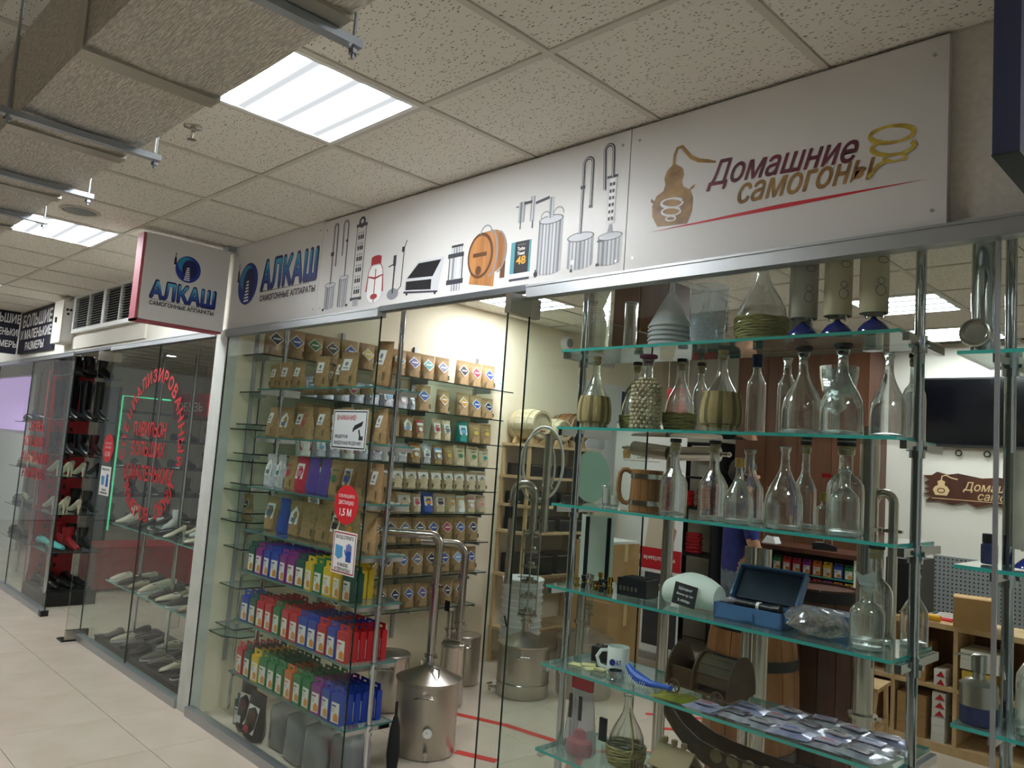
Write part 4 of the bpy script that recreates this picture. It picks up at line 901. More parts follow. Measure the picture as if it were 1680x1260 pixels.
cs = MB(); cs.box((-.115, -.07, 0), (.115, .055, .006)); cs.box((-.115, -.07, 0), (.115, -.064, .05)); cs.box((-.115, .049, 0), (.115, .055, .05)); cs.box((-.115, -.07, 0), (-.109, .055, .05)); cs.box((.109, -.07, 0), (.115, .055, .05)); cs.obj('base_tray', 'blue_case', t, smooth=0)
MB().box((-.108, -.063, .006), (.108, .048, .040)).obj('foam', 'black_matte', t, smooth=0)
ML = Matrix.Translation((0, .058, .05)) @ Matrix.Rotation(math.radians(-34), 4, 'X')
ld = MB(); ld.box((-.115, 0, 0), (.115, .005, .12), M=ML); ld.box((-.115, -.03, 0), (-.109, .0, .12), M=ML); ld.box((.109, -.03, 0), (.115, 0, .12), M=ML); ld.box((-.115, -.03, .114), (.115, 0, .12), M=ML); lo = ld.obj('lid', 'blue_case', t, smooth=0)
MB().box((-.107, -.012, .004), (.107, -.001, .112), M=ML).obj('lid_foam', 'navy_foam', lo, smooth=0); MB().box((-.02, -.076, .012), (.02, -.07, .034)).obj('latch', 'blue_case', t, smooth=0)
rf = MB(); rf.cyl((-.06, -.03, .0545), (.08, -.04, .0545), .012, 12, 0); rf.cyl((.08, -.04, .0565), (.10, -.041, .0565), .015, 12, 0); rf.cyl((-.085, -.028, .0555), (-.06, -.03, .0555), .009, 10, 1); rf.cyl((.02, -.0355, .0555), (.03, -.0363, .0555), .0135, 12, 1)
tag(rf.obj('refractometer', ['black_plastic', 'white_plastic'], None, (-1.245, .215, S4)), 'black handheld refractometer lying in the open blue case', 'refractometer')
m = MB()
for k in range(10): m.ball((-.08+random.uniform(-.02, .02), -.035+random.uniform(-.015, .01), .05+random.uniform(0, .012)), (.014, .010, .007), n=6, m=4)
tag(m.obj('plastic_wrap', 'polybag', None, (-1.245, .215, S4)), 'crumpled clear plastic wrap in the corner of the blue case', 'wrap')
t = thing('instrument_case', 'closed low blue plastic case behind the open one', 'case', (-1.05, .338, S4), .03); MB().box((-.062, -.05, 0), (.062, .05, .028)).obj('base', 'blue_case', t, smooth=0); MB().box((-.064, -.052, .0285), (.064, .052, .056)).obj('lid', 'blue_case', t, smooth=0); MB().box((-.015, -.057, .018), (.015, -.05, .04)).obj('latch', 'blue_case', t, smooth=0)
def lumpy(name, label, cat, x, y, z, rx, ry, rz_, mt, seed, inner=None, rz=0):
    random.seed(seed); t = thing(name, label, cat, (x, y, z), rz); m = MB(); n, mm = 22, 10; vs = []
    for i in range(mm+1):
        ph = PI*i/mm-PI/2
        for k in range(n):
            a = 2*PI*k/n; q = 1+.13*math.sin(3*a+seed+i)+.10*math.sin(7*a-2*i)+random.uniform(-.05, .05)
            vs.append((rx*q*math.cos(ph)**.7*math.cos(a) if math.cos(ph) > 0 else 0, ry*q*(max(math.cos(ph), 0)**.7)*math.sin(a), rz_+rz_*math.sin(ph)*(1+.06*math.sin(5*a))))
    zmin = min(v[2] for v in vs); vs = [(a, b, max(c-zmin, 0)) for a, b, c in vs]
    fs = [(i*n+k, i*n+(k+1) % n, (i+1)*n+(k+1) % n, (i+1)*n+k) for i in range(mm) for k in range(n)]
    m.add(vs, fs); m.obj('plastic_bag', mt, t, smooth=30)
    if inner:
        m2 = MB(); m2.add([(a*.86, b*.86, c*.8+.002) for a, b, c in vs], fs); m2.obj('contents', inner, t, smooth=0)
    return t
lumpy('herb_bag', 'clear plastic bag of dried herbs slumped on the fourth shelf', 'bag', -1.032, .178, S4, .092, .06, .042, 'polybag', 4, 'herbs')
bt = bottle('shoulder', -.882, .165, S4, .047, .185, 'short squat clear bottle in front on the fourth shelf')
bt = bottle('shoulder', -.905, .285, S4, .046, .265, 'tall clear bottle with frosted bird print and black cap', 'corkblack', sq=.6)
flat(bt, frame((-.01, -.047, .15), (.85, .52, 0), (0, 0, 1)), [([(-.035, .06), (-.01, .045), (.02, .06), (.032, .02), (.02, -.03), (.0, .0), (-.02, .02)], 0)], ['plastic_haze'], 'frosted_print', .002)
bt = bottle('wine', -.822, .368, S4, .038, .205, 'clear bottle with black cap behind the bird print bottle', 'corkblack')
# --- fifth shelf
for k in range(4):
    t = thing('sachet', 'small pale yellow yeast sachet lying on the fifth shelf', 'sachet', (-1.94+.035*k, .17+.025*(k % 2), S5+.001+.004*(k % 2)), .3+.4*k, 'yeast sachets')
    MB().box((-.028, -.02, 0), (.028, .02, .003)).obj('pouch', 'paper_yellow' if 'paper_yellow' in MAT else mat('paper_yellow', 'cfc88a', .6).name, t, smooth=0); MB().box((-.028, -.02, .003), (-.023, .02, .0036)).obj('seal', 'silver_bag', t, smooth=0)
t = thing('control_unit', 'small black module with knobs on the fifth shelf behind the mug', 'control box', (-1.93, .31, S5), .2); MB().box((-.033, -.028, 0), (.033, .028, .055)).obj('case', 'black_plastic', t, smooth=0); m = MB()
for k in range(3): m.cyl((-.02+k*.02, 0, .055), (-.02+k*.02, 0, .064), .006, 8)
m.obj('knobs', 'steel', t)
t = thing('mug', 'white mug with blue АЛКАШ logo', 'mug', (-1.775, .205, S5)); MB().lathe([(.03, 0), (.039, .003), (.040, .012), (.040, .098), (.038, .100), (.0365, .097), (.0365, .012), (0, .010)], 26).obj('body', 'white_plastic', t, smooth=50)
MB().tube([(-.028, -.026, .085), (-.045, -.045, .083), (-.055, -.055, .06), (-.048, -.047, .03), (-.03, -.027, .02)], .0065, 8).obj('handle', 'white_plastic', t)
M = frame((.0195, -.036, .045), (.86, .50, 0), (0, 0, 1)); flat(t, M, [(ell(-.014, .005, .011, .012), 0)], ['emblem_blue'], 'printed_emblem', .0025); text(t, 'АЛ', M, (.008, -.004), 'emblem_blue', .018, .018, bold=.03, lift=.003)
t = thing('steel_ferrule', 'short polished steel ferrule ring on the fifth shelf', 'ring', (-1.735, .14, S5)); MB().lathe([(.030, 0), (.030, .006), (.026, .008), (.026, .026), (.030, .028), (.030, .033), (.024, .033), (.024, 0), (.030, 0)], 22, cap=False).obj('ring', 'chrome', t)
t = thing('brush', 'blue plastic dish brush with pale bristles', 'brush', (-1.62, .155, S5), -.15)
hb = MB(); hb.tube([(-.085, 0, .055), (-.06, 0, .035), (-.02, 0, .022), (.03, 0, .020), (.09, 0, .026), (.12, 0, .028)], [.010, .016, .020, .012, .008, .010], 10); hb.obj('handle', 'blue_plastic', t)
br = MB()
for i in range(10):
    for j in range(5):
        x = -.075+i*.010; br.cyl((x, -.016+j*.008, .022+.010*(i < 4)), (x-.006, -.020+j*.010, .0), .0012, 4)
bo = br.obj('bristles', 'white_plastic', t); bo['kind'] = 'stuff'
# plywood bottle carrier (small wagon), lying on its side
t = thing('wooden_wagon', 'brown plywood toy wagon bottle holder on the fifth shelf', 'wooden model', (-1.44, .265, S5+.028), -.05)
m = MB(); Nw = 8
def arcpanel(k, r0, x0, x1):
    a0, a1 = PI*.02+PI*.96*k/Nw, PI*.02+PI*.96*(k+1)/Nw-.02; vs = []
    for x in (x0, x1):
        for r in (r0-.005, r0):
            for a in (a0, a1): vs.append((x, -r*math.cos(a)*.9, .02+r*math.sin(a)*1.25))
    return MB().add(vs, [(2,3,7,6),(0,4,5,1),(0,1,3,2),(4,6,7,5),(1,5,7,3),(0,2,6,4)])
for k in range(Nw): arcpanel(k, .075, -.01, .13).obj('slat', 'plywood_dark', t, smooth=0)
MY = Matrix.Rotation(PI/2, 4, 'Z') @ Matrix.Rotation(PI/2, 4, 'X')
for x, rr in ((-.115, .085), (-.015, .08), (.125, .085)):
    pts = [(-rr, 0)]+[(-rr*math.cos(PI*k/12), .02+rr*1.3*math.sin(PI*k/12)) for k in range(13)]+[(rr, 0)]
    MB().prism(pts, .006, M=Matrix.Translation((x, 0, 0)) @ MY).obj('end_board', 'plywood_dark', t, smooth=0)
for y in (-.06, .06): MB().box((-.115, y-.004, 0), (.0, y+.004, .06)).obj('rail', 'plywood_dark', t, smooth=0)
MB().box((-.115, -.07, -.004), (.13, .07, .002)).obj('base_board', 'plywood_dark', t, smooth=0)
for x in (-.08, .09):
    for y in (-.08, .08): 
        wl = MB(); wl.torus((x, y, -.004), .022, .0035, 'Y', 18, 6); [wl.cyl((x, y, -.004), (x+.021*math.cos(a), y, -.004+.021*math.sin(a)), .002, 5) for a in [k*PI/3 for k in range(6)]]; wl.obj('wheel', 'plywood_dark', t)
# foil packets
noise_mat('foil_green', 'b6b34a', '7d8426', 14, .25, 4, metal=.5, bump=.4); noise_mat('foil_violet', 'dadbf2', '9a9cc4', 11, .22, 4, metal=.45, bump=.6); noise_mat('foil_dark', '57505e', 'c4c2d0', 13, .25, 4, metal=.4, bump=.5)
def packet_mesh(wd, dp, th, mt, seed):
    random.seed(seed); m = MB(); nx, ny = 8, 6; vs = []
    for s in (1, -1):
        for i in range(nx+1):
            for j in range(ny+1):
                u, v = i/nx, j/ny; hgt = th*(math.sin(PI*u)*math.sin(PI*v))**.5*(1+random.uniform(-.25, .25))
                vs.append((-wd/2+wd*u, -dp/2+dp*v, th*.25+(hgt if s > 0 else 0)*.8))
    n1 = (nx+1)*(ny+1); fs = []
    for i in range(nx):
        for j in range(ny):
            a = i*(ny+1)+j; fs.append((a, a+ny+1, a+ny+2, a+1)); fs.append((n1+a, n1+a+1, n1+a+ny+2, n1+a+ny+1))
    m.add(vs, fs); return m.mesh('packet', mt, 40)
t = thing('foil_packet', 'olive green foil packet at the front of the fifth shelf', 'packet', (-1.47, .14, S5), .12); link('pouch', packet_mesh(.17, .10, .016, 'foil_green', 1), t)
pk = [packet_mesh(.135, .10, .014, k, s) for k, s in (('foil_violet', 2), ('foil_dark', 3), ('silver_bag', 4))]
random.seed(11)
for i in range(6):
    for j in range(3):
        x = -1.36+i*.098; y = .135+j*.095
        if j >= 1 and i < 1 or j == 2 and i < 2: continue
        k = (i+2*j) % 3
        t = thing('foil_packet', ('shiny violet-silver foil packet lying in the spread on the fifth shelf', 'dark printed foil packet lying in the spread on the fifth shelf', 'silver foil packet lying in the spread on the fifth shelf')[k], 'packet', (x+random.uniform(-.01, .01), y, S5+.001+.004*(i % 2)), random.uniform(-.25, .25), ('violet foil packets', 'dark foil packets', 'silver foil packets')[k])
        o = link('pouch', pk[k], t)
        M = frame((0, 0, .0165), (1, 0, 0), (0, 1, 0)); flat(t, M, [(rect(-.038, -.026, .03, .024), 0), (rect(-.03, .004, .01, .016), 1)], [['foil_violet', 'print_dkred'], ['foil_dark', 'print_dark'], ['silver_bag', 'foil_dark'], ['foil_violet', 'emblem_blue']][(i+2*j) % 4], 'printed_panel', .001)
# --- sixth shelf
t = thing('gift_bag', 'clear film bag with red header holding a red jar set', 'bag', (-1.895, .16, S6)); m = MB(); vs = []; N = 18
for z, rx, ry in ((.002, .058, .045), (.02, .066, .05), (.10, .064, .042), (.18, .056, .022), (.24, .046, .006), (.262, .044, .004)):
    for k in range(N):
        a = 2*PI*k/N; vs.append((rx*math.cos(a)*(1+.05*math.sin(4*a+z*40)), ry*math.sin(a), z))
m.add(vs, [(i*N+k, i*N+(k+1) % N, (i+1)*N+(k+1) % N, (i+1)*N+k) for i in range(5) for k in range(N)]); m.obj('film', 'polybag', t, smooth=50)
mat('jam_red', 'c0404c', .5)
MB().lathe([(0, .004), (.05, .004), (.055, .02), (.052, .05), (.03, .062), (.018, .09), (.0, .095)], 20, sy=.75).obj('red_contents', 'jam_red', t)
MB().box((-.046, -.008, .232), (.046, .008, .272)).obj('header_card', 'print_dkred', t, smooth=0)
for x in (-.028, .018): MB().cbox((x, -.03, .175), (.012, .006, .085)).obj('dark_spatula', 'leather_dark', t, smooth=0)
bt = bottle('flask', -1.74, .235, S6, .066, .245, 'pear bottle with wicker base, rope and black tag on the sixth shelf'); wicker_bands(bt, .066, .245, .07)
MB().tube([(.014, -.01, .20), (.03, -.03, .19), (.055, -.04, .13), (.062, -.045, .07), (.05, -.05, .04)], .004, 6).obj('rope', 'straw', bt)
MB().box((-.085, -.055, .07), (-.055, -.045, .15)).obj('black_tag', 'black_matte', bt, smooth=0)
t = thing('wooden_house', 'laser cut plywood house model with fence on the sixth shelf', 'wooden model', (-1.50, .16, S6), -.1)
hs = MB(); hs.box((-.05, -.035, 0), (.07, .06, .085)); hs.obj('walls', 'plywood_dark', t, smooth=0)
for s in (-1, 1):
    MR = Matrix.Translation((.01, .012, .145)) @ Matrix.Rotation(s*.85, 4, 'X'); MB().box((-.075, 0 if s < 0 else -.085, -.003), (.075, .085 if s < 0 else 0, .003), M=MR).obj('roof_board', 'plywood', t, smooth=0)
gb = MB(); MG = Matrix.Translation((-.053, .012, .08)) @ Matrix.Rotation(-PI/2, 4, 'Z') @ Matrix.Rotation(PI/2, 4, 'X'); gb.prism([(-.05, 0), (.05, 0), (0, .062)], .006, M=MG); gb.obj('gable', 'plywood', t, smooth=0)
for k in range(3): MB().cyl((-.04+k*.04, .012, .15), (-.04+k*.04, .012, .166), .011, 10).obj('ridge_tile', 'plywood', t)
for x in (.0, .04): MB().box((x-.010, -.037, .03), (x+.010, -.0345, .06)).obj('window_opening', 'black_matte', t, smooth=0)
for k in range(8): MB().box((-.15+k*.012, -.03, 0), (-.143+k*.012, -.026, .06+.004*(k % 2))).obj('fence_picket', 'plywood_dark', t, smooth=0)
MB().box((-.152, -.026, .03), (-.055, -.023, .037)).obj('fence_rail', 'plywood_dark', t, smooth=0)
t = thing('wooden_ship', 'dark plywood longship model with tall curved prow on the sixth shelf', 'wooden model', (-1.30, .335, S6), 0)
pts = [(-.35, .215), (-.30, .172), (-.24, .132), (-.17, .105), (-.08, .092), (.02, .088), (.12, .09), (.22, .10), (.29, .135)]
for s in (-1, 1):
    for row in range(4):
        hp = MB(); vs = []
        for i, (x, z) in enumerate(pts):
            bw = .058*math.sin(PI*min(1, max(0, (x+.35)/.66)))**.7*(.55+.15*row)
            for dz in (0, .022): vs.append((x, s*(bw+.0+dz*.25), z-.03+row*.02+dz)); vs.append((x, s*(bw+.005+dz*.25), z-.03+row*.02+dz))
        fs = []
        for i in range(len(pts)-1):
            a, b = i*4, i*4+4
            fs += [(a, b, b+2, a+2), (a+1, a+3, b+3, b+1), (a+2, b+2, b+3, a+3), (a, a+1, b+1, b)]
        hp.add(vs, fs); hp.obj('hull_plank', 'plywood_dark', t, smooth=0)
kb = MB(); kb.add([(p[0], y, p[1]+dz) for p in pts for y in (-.006, .006) for dz in (-.035, -.01)], [f for i in range(len(pts)-1) for f in ((i*4, i*4+1, i*4+5, i*4+4), (i*4+2, i*4+6, i*4+7, i*4+3), (i*4+1, i*4+3, i*4+7, i*4+5), (i*4, i*4+4, i*4+6, i*4+2))]); kb.obj('keel', 'plywood', t, smooth=0)
for k in range(5): MB().cyl((-.10+k*.06, -.066, .125), (-.10+k*.06, -.058, .125), .022, 14).obj('shield', 'plywood', t)
MB().box((-.12, -.035, 0), (-.11, .035, .075)).obj('cradle', 'plywood_dark', t, smooth=0); MB().box((.14, -.035, 0), (.15, .035, .075)).obj('cradle', 'plywood_dark', t, smooth=0)
# ================================================================ POUCHES, CARTONS, FRONT-LEFT RACK, WALL SHELVES
FD = [(0, .40), (.06, .5), (.3, .46), (.6, .30), (.86, .07), (.9, .045), (1, .04)]
def fdep(v):
    for (a, p), (b, q) in zip(FD[:-1], FD[1:]):
        if a <= v <= b: return p+(q-p)*(v-a)/(b-a)
    return .04
PC = {}
def pouch_body(mt):
    if ('b', mt) not in PC:
        m = MB(); cols = [(-.5, .16), (-.32, .86), (0, 1), (.32, .86), (.5, .16)]; vs = []; rows = FD
        for v, d in rows:
            for x, k in cols: vs.append((x, -d*k, v))
            for x, k in cols[::-1]: vs.append((x, d*k, v))
        n = 10; fs = [(i*n+k, i*n+(k+1) % n, (i+1)*n+(k+1) % n, (i+1)*n+k) for i in range(len(rows)-1) for k in range(n)]
        fs += [tuple(range(n-1, -1, -1)), tuple((len(rows)-1)*n+k for k in range(n))]
        m.add(vs, fs); PC[('b', mt)] = m.mesh('pouch_body', mt, 50)
    return PC[('b', mt)]
def conform(shapes, mats, name):
    m = MB()
    for k, (poly, mi) in enumerate(shapes):
        m.add([(x, -fdep(v)*(1-.9*max(0, abs(x)-.2))-.035-.006*k, v) for x, v in poly], [tuple(range(len(poly)))], mi)
    return m.mesh(name, mats, 0)
COLS = {'blue': '3c57a8', 'navy': '23284f', 'teal': '2a8f86', 'green': '3f7f4e', 'red': 'c2334a', 'orange': 'd99336', 'violet': '5a4796', 'grey': '6f7686', 'pink': 'd77f8f', 'yellow': 'd8b94a', 'black': '2a2628', 'sky': '7aa7d6', 'dark': '3a3030'}
for k, c in COLS.items(): mat('lb_'+k, c, .5)
noise_mat('pale_pouch', 'd9c7a8', 'cbb48f', 9, .7); noise_mat('kraft_side', 'ae8e64', '9c7c54', 9, .7)
mat('label_white', 'eeece6', .5)
def lab(kind, col):
    key = (kind, col)
    if key in PC: return PC[key]
    c = 'lb_'+col
    if kind == 'diamond': s = conform([([(0, .36), (.40, .60), (0, .84), (-.40, .60)], 0), ([(0, .40), (.34, .60), (0, .80), (-.34, .60)], 1), ([(-.2, .575), (.2, .575), (.2, .625), (-.2, .625)], 0)], ['label_white', c], 'diamond_label')
    elif kind == 'rect': s = conform([(rect(-.34, .36, .34, .80), 0), (rect(-.22, .44, .22, .60), 1), (rect(-.2, .68, .2, .73), 1)], ['label_white', c], 'label')
    elif kind == 'small': s = conform([(rect(-.24, .46, .24, .80), 0), (ell(0, .66, .09, .06, 12), 1), (rect(-.15, .52, .15, .55), 1)], ['label_white', c], 'label')
    elif kind == 'full': s = conform([(rect(-.38, .28, .38, .84), 1), (rect(-.30, .62, .30, .74), 0), (ell(0, .44, .18, .10, 14), 0)], ['label_white', c], 'label')
    elif kind == 'top': s = conform([(rect(-.42, .52, .42, .86), 0), (ell(0, .68, .10, .055, 12), 1)], ['label_white', c], 'label')
    elif kind == 'house': s = conform([([(-.32, .34), (.32, .34), (.32, .64), (0, .84), (-.32, .64)], 0), ([(-.18, .40), (.18, .40), (.18, .52), (-.18, .52)], 1)], ['label_white', c], 'label')
    elif kind == 'sprig': s = conform([(ell(0, .50, .2, .10, 14), 1), (rect(-.22, .70, .22, .74), 1)], ['label_white', c], 'label')
    PC[key] = s; return s
def win():
    if 'w' not in PC: PC['w'] = conform([(rect(-.42, .12, .42, .30), 0)], ['herbs'], 'herb_window')
    return PC['w']
def pouch(loc, rz, w_, h_, d_, body, kind, col, label, group, window=False, rot=None, name='pouch'):
    t = thing(name, label, 'pouch', loc, rz, group, rot)
    sc = (w_, d_, h_)
    link('pouch_body', pouch_body(body), t, scale=sc)
    if kind: link('label', lab(kind, col), t, scale=sc)
    if window: link('herb_window', win(), t, scale=sc)
    return t
ORD = ['top', 'second', 'third', 'fourth', 'fifth', 'sixth', 'seventh', 'eighth', 'lowest']
WZ = [2.24, 2.0, 1.795, 1.61, 1.42, 1.245, 1.025, .79, .545]
WY1 = [2.36, 2.27, 2.26, 2.25, 2.25, 2.25, 2.2, 2.2, 2.1]
# wall shelving
ws = thing('wall_shelving', 'wall unit of nine narrow glass shelves full of kraft pouches', 'shelving', (-4.84, 1.2, 0))
for z, y1 in zip(WZ, WY1):
    m = MB(); m.box((.001, -1.08, -.0092), (.25, y1-1.2, -.0012)); m.mi = [0, 0, 1, 1, 1, 1]; m.obj('glass_shelf', ['shelf_top', 'glass_edge_dark'], ws, (0, 0, z), smooth=0)
for y in (.2, .85, 1.5, 2.15):
    MB().box((.001, y-1.2-.012, .3), (.018, y-1.2+.012, 2.5)).obj('upright', 'alu', ws, smooth=0)
    for z in WZ: MB().box((.018, y-1.2-.004, z-.035), (.20, y-1.2+.004, z-.0095)).obj('bracket', 'alu', ws, smooth=0)
random.seed(21)
DC = ['green', 'violet', 'teal', 'grey', 'navy', 'red', 'blue', 'orange', 'black']
rows = [
 [('kraft', 'diamond', c, True, .135, .195) for c in ('navy', 'blue', 'green', 'dark', 'blue', 'yellow', 'orange', 'green', 'violet', 'teal', 'grey')]+[None]+[('kraft', 'diamond', c, True, .135, .2) for c in ('black', 'red', 'blue')]+[('clear_bag', 'house', 'sky', False, .10, .14)],
 [('silver_bag', 'rect', 'sky', False, .12, .15)]*6+[('clear_bag', 'full', 'pink', False, .12, .15), ('clear_bag', 'full', 'teal', False, .06, .13), ('kraft', 'diamond', 'blue', True, .14, .2), None, ('kraft', 'diamond', 'orange', True, .12, .185), None, ('kraft', 'diamond', 'orange', True, .13, .185), ('kraft', 'diamond', 'blue', True, .13, .18), ('kraft', 'diamond', 'navy', True, .13, .17)],
 [('kraft', 'diamond', 'red', True, .12, .17), ('kraft_side', None, 'red', False, .12, .17), ('kraft', 'house', 'grey', True, .11, .16)]*2+[('kraft_dark', None, 'red', False, .12, .17), ('kraft', 'house', 'sky', True, .115, .165), ('kraft', 'full', 'red', False, .10, .16), None, ('pale_pouch', 'rect', 'red', False, .09, .16), ('pale_pouch', 'rect', 'grey', False, .09, .16), None, ('lb_teal', 'rect', 'sky', False, .11, .165), ('kraft', 'sprig', 'yellow', False, .12, .165), ('kraft', 'sprig', 'yellow', False, .12, .165)],
 [('label_white', 'full', 'red', False, .11, .15), ('silver_bag', 'house', 'sky', False, .11, .15), ('silver_bag', 'rect', 'violet', False, .11, .15)]*2+[('label_white', 'sprig', 'red', False, .11, .155), ('clear_bag', 'rect', 'grey', False, .11, .14), ('kraft', 'full', 'orange', False, .11, .155), ('clear_bag', 'house', 'grey', True, .10, .15), ('kraft', 'full', 'sky', False, .10, .15), ('kraft', 'sprig', 'yellow', False, .10, .15), ('pale_pouch', 'sprig', 'green', False, .13, .16), ('pale_pouch', 'sprig', 'green', False, .13, .16), ('pale_pouch', 'sprig', 'teal', False, .11, .15)],
 [('kraft', 'top', 'grey', True, .115, .145)]*6+[('pale_pouch', 'top', 'grey', True, .115, .145)]*8,
 [('kraft', 'rect', 'grey', True, .12, .14), ('kraft_dark', None, 'red', False, .12, .15)]*3+[('pale_pouch', 'top', 'grey', True, .13, .145), ('pale_pouch', 'rect', 'red', False, .09, .14), ('lb_blue', 'rect', 'orange', False, .11, .15), ('pale_pouch', 'rect', 'dark', False, .115, .145), ('pale_pouch', 'sprig', 'orange', False, .11, .14), ('label_white', 'full', 'yellow', False, .09, .13), ('pale_pouch', 'full', 'pink', False, .10, .135), ('pale_pouch', 'sprig', 'pink', False, .10, .135)],
 [('kraft', 'diamond', c, True, .13, .18) for c in ('navy', 'blue', 'dark', 'black', 'grey', 'navy', 'navy', 'grey', 'black', 'blue', 'red', 'blue', 'navy')],
 [('kraft', 'diamond', c, True, .13, .185) for c in ('grey', 'navy', 'black', 'blue', 'grey', 'dark', 'navy', 'blue', 'grey', 'navy', 'blue', 'sky', 'blue')],
 [('kraft', 'diamond', c, True, .12, .175) for c in ('black', 'sky', 'grey', 'dark', 'navy', 'blue', 'violet', 'grey', 'dark', 'black')]]
LK = {'small': 'small white', 'diamond': 'diamond', 'rect': 'square', 'full': 'large', 'top': 'white top', 'house': 'house shaped', 'sprig': 'printed sprig', None: 'no'}
BN = {'kraft': 'kraft paper', 'silver_bag': 'silver foil', 'clear_bag': 'clear film', 'kraft_side': 'plain brown', 'kraft_dark': 'unprinted brown', 'pale_pouch': 'pale kraft', 'lb_teal': 'teal', 'label_white': 'white', 'lb_blue': 'bright blue'}
for si, (row, z, y1) in enumerate(zip(rows, WZ, WY1)):
    y = y1-.02; it = row[::-1]
    for e_ in it:
        if e_ is None: y -= .07; continue
        body, kind, col, wn, pw, ph = e_
        y -= pw/2+.006
        if y < .2: break
        lbl = f'{BN[body]} pouch with {col+" " if kind else ""}{LK[kind]} label on the {ORD[si]} wall shelf'
        pouch((-4.70+random.uniform(-.006, .006), y, z), PI/2+random.uniform(-.06, .06), pw, ph, .085, body, kind, col, lbl, f'{BN[body]} {col} {LK[kind]} label pouches on the {ORD[si]} wall shelf', wn)
        y -= pw/2
# ---- front-left rack
FZ = [2.01, 1.72, 1.42, 1.16, .92, .63, .33]
glass_rack('display_rack', 'chrome pole rack of seven glass shelves with pouches and coloured cartons', -4.52, -3.285, .08, .37, FZ, (-4.505, -3.30), .235, edge='glass_edge_dim')
random.seed(5)
def slump(k, x, y, z, w_, h_, tilt, yawr, body, kind, col, lbl, grp):
    return pouch((x, y, z+abs(math.sin(tilt))*w_*.5+.003), 0, w_, h_, .06, body, kind, col, lbl, grp, True, rot=(random.uniform(-.05, .1), tilt, yawr))
for k, (x, y, w_, h_, ti) in enumerate([(-4.44, .16, .10, .15, -.1), (-4.315, .16, .11, .16, .03), (-4.175, .16, .10, .15, .1), (-4.03, .30, .11, .14, .1), (-3.90, .15, .11, .18, .02), (-3.79, .20, .10, .17, .0), (-3.66, .16, .17, .19, .05), (-3.52, .29, .15, .18, .2), (-3.36, .17, .19, .23, .10)]):
    slump(k, x, y, FZ[0], w_, h_, ti, random.uniform(-.2, .2), 'kraft_side' if k % 2 else 'kraft_dark', 'small', 'grey', 'brown kraft pouch with small white label slumped on the top shelf of the carton rack', 'slumped kraft pouches')
for k in range(9):
    x = -4.45+k*.135; kd, cl = [('small', 'grey'), ('house', 'grey'), ('small', 'dark'), ('sprig', 'red')][k % 4]
    pouch((x, .17+.02*(k % 3), FZ[1]), random.uniform(-.15, .15), .11, .185, .07, 'kraft_dark' if k % 3 else 'kraft_side', kd, cl, f'brown pouch with {LK[kd]} {cl} label on the second shelf of the carton rack', f'brown {LK[kd]} {cl} pouches on the second shelf', k % 2 == 0)
for k, (body, kd, cl, w_) in enumerate([('clear_bag', 'house', 'grey', .10), ('clear_bag', 'house', 'teal', .10), ('kraft', 'sprig', 'red', .11), ('lb_red', 'rect', 'pink', .10), ('lb_violet', None, 'red', .10), ('lb_violet', None, 'red', .10), ('kraft', 'sprig', 'green', .11), ('kraft', 'rect', 'blue', .11), ('kraft_dark', None, 'red', .115), ('kraft_dark', 'small', 'grey', .11)]):
    pouch((-4.43+k*.122, .18, FZ[2]), random.uniform(-.1, .1), w_, .20, .065, body, kd, cl, f'{ {"lb_red": "red", "lb_violet": "purple"}.get(body, BN.get(body, "brown")) } pouch with {LK[kd]} {cl if kd else ""} label on the third carton rack shelf'.replace('  ', ' '), f'third rack shelf {body} {kd} {cl} pouches', body.startswith('kraft'))
for k, (body, kd, cl, w_) in enumerate([('kraft_side', 'rect', 'grey', .12), ('lb_blue', None, 'red', .10), ('kraft_dark', 'house', 'grey', .12), ('kraft_dark', None, 'red', .15), ('kraft_dark', None, 'red', .14), ('kraft_dark', 'rect', 'dark', .12), ('kraft', 'sprig', 'orange', .12), ('kraft_side', None, 'red', .14)]):
    pouch((-4.40+k*.145, .20, FZ[3]), random.uniform(-.12, .12), w_, .205, .07, body, kd, cl, f'{ {"lb_blue": "blue"}.get(body, BN.get(body)) } pouch with {LK[kd]} label on the fourth carton rack shelf', f'fourth rack shelf {body} {kd} pouches', k in (3, 4, 7))
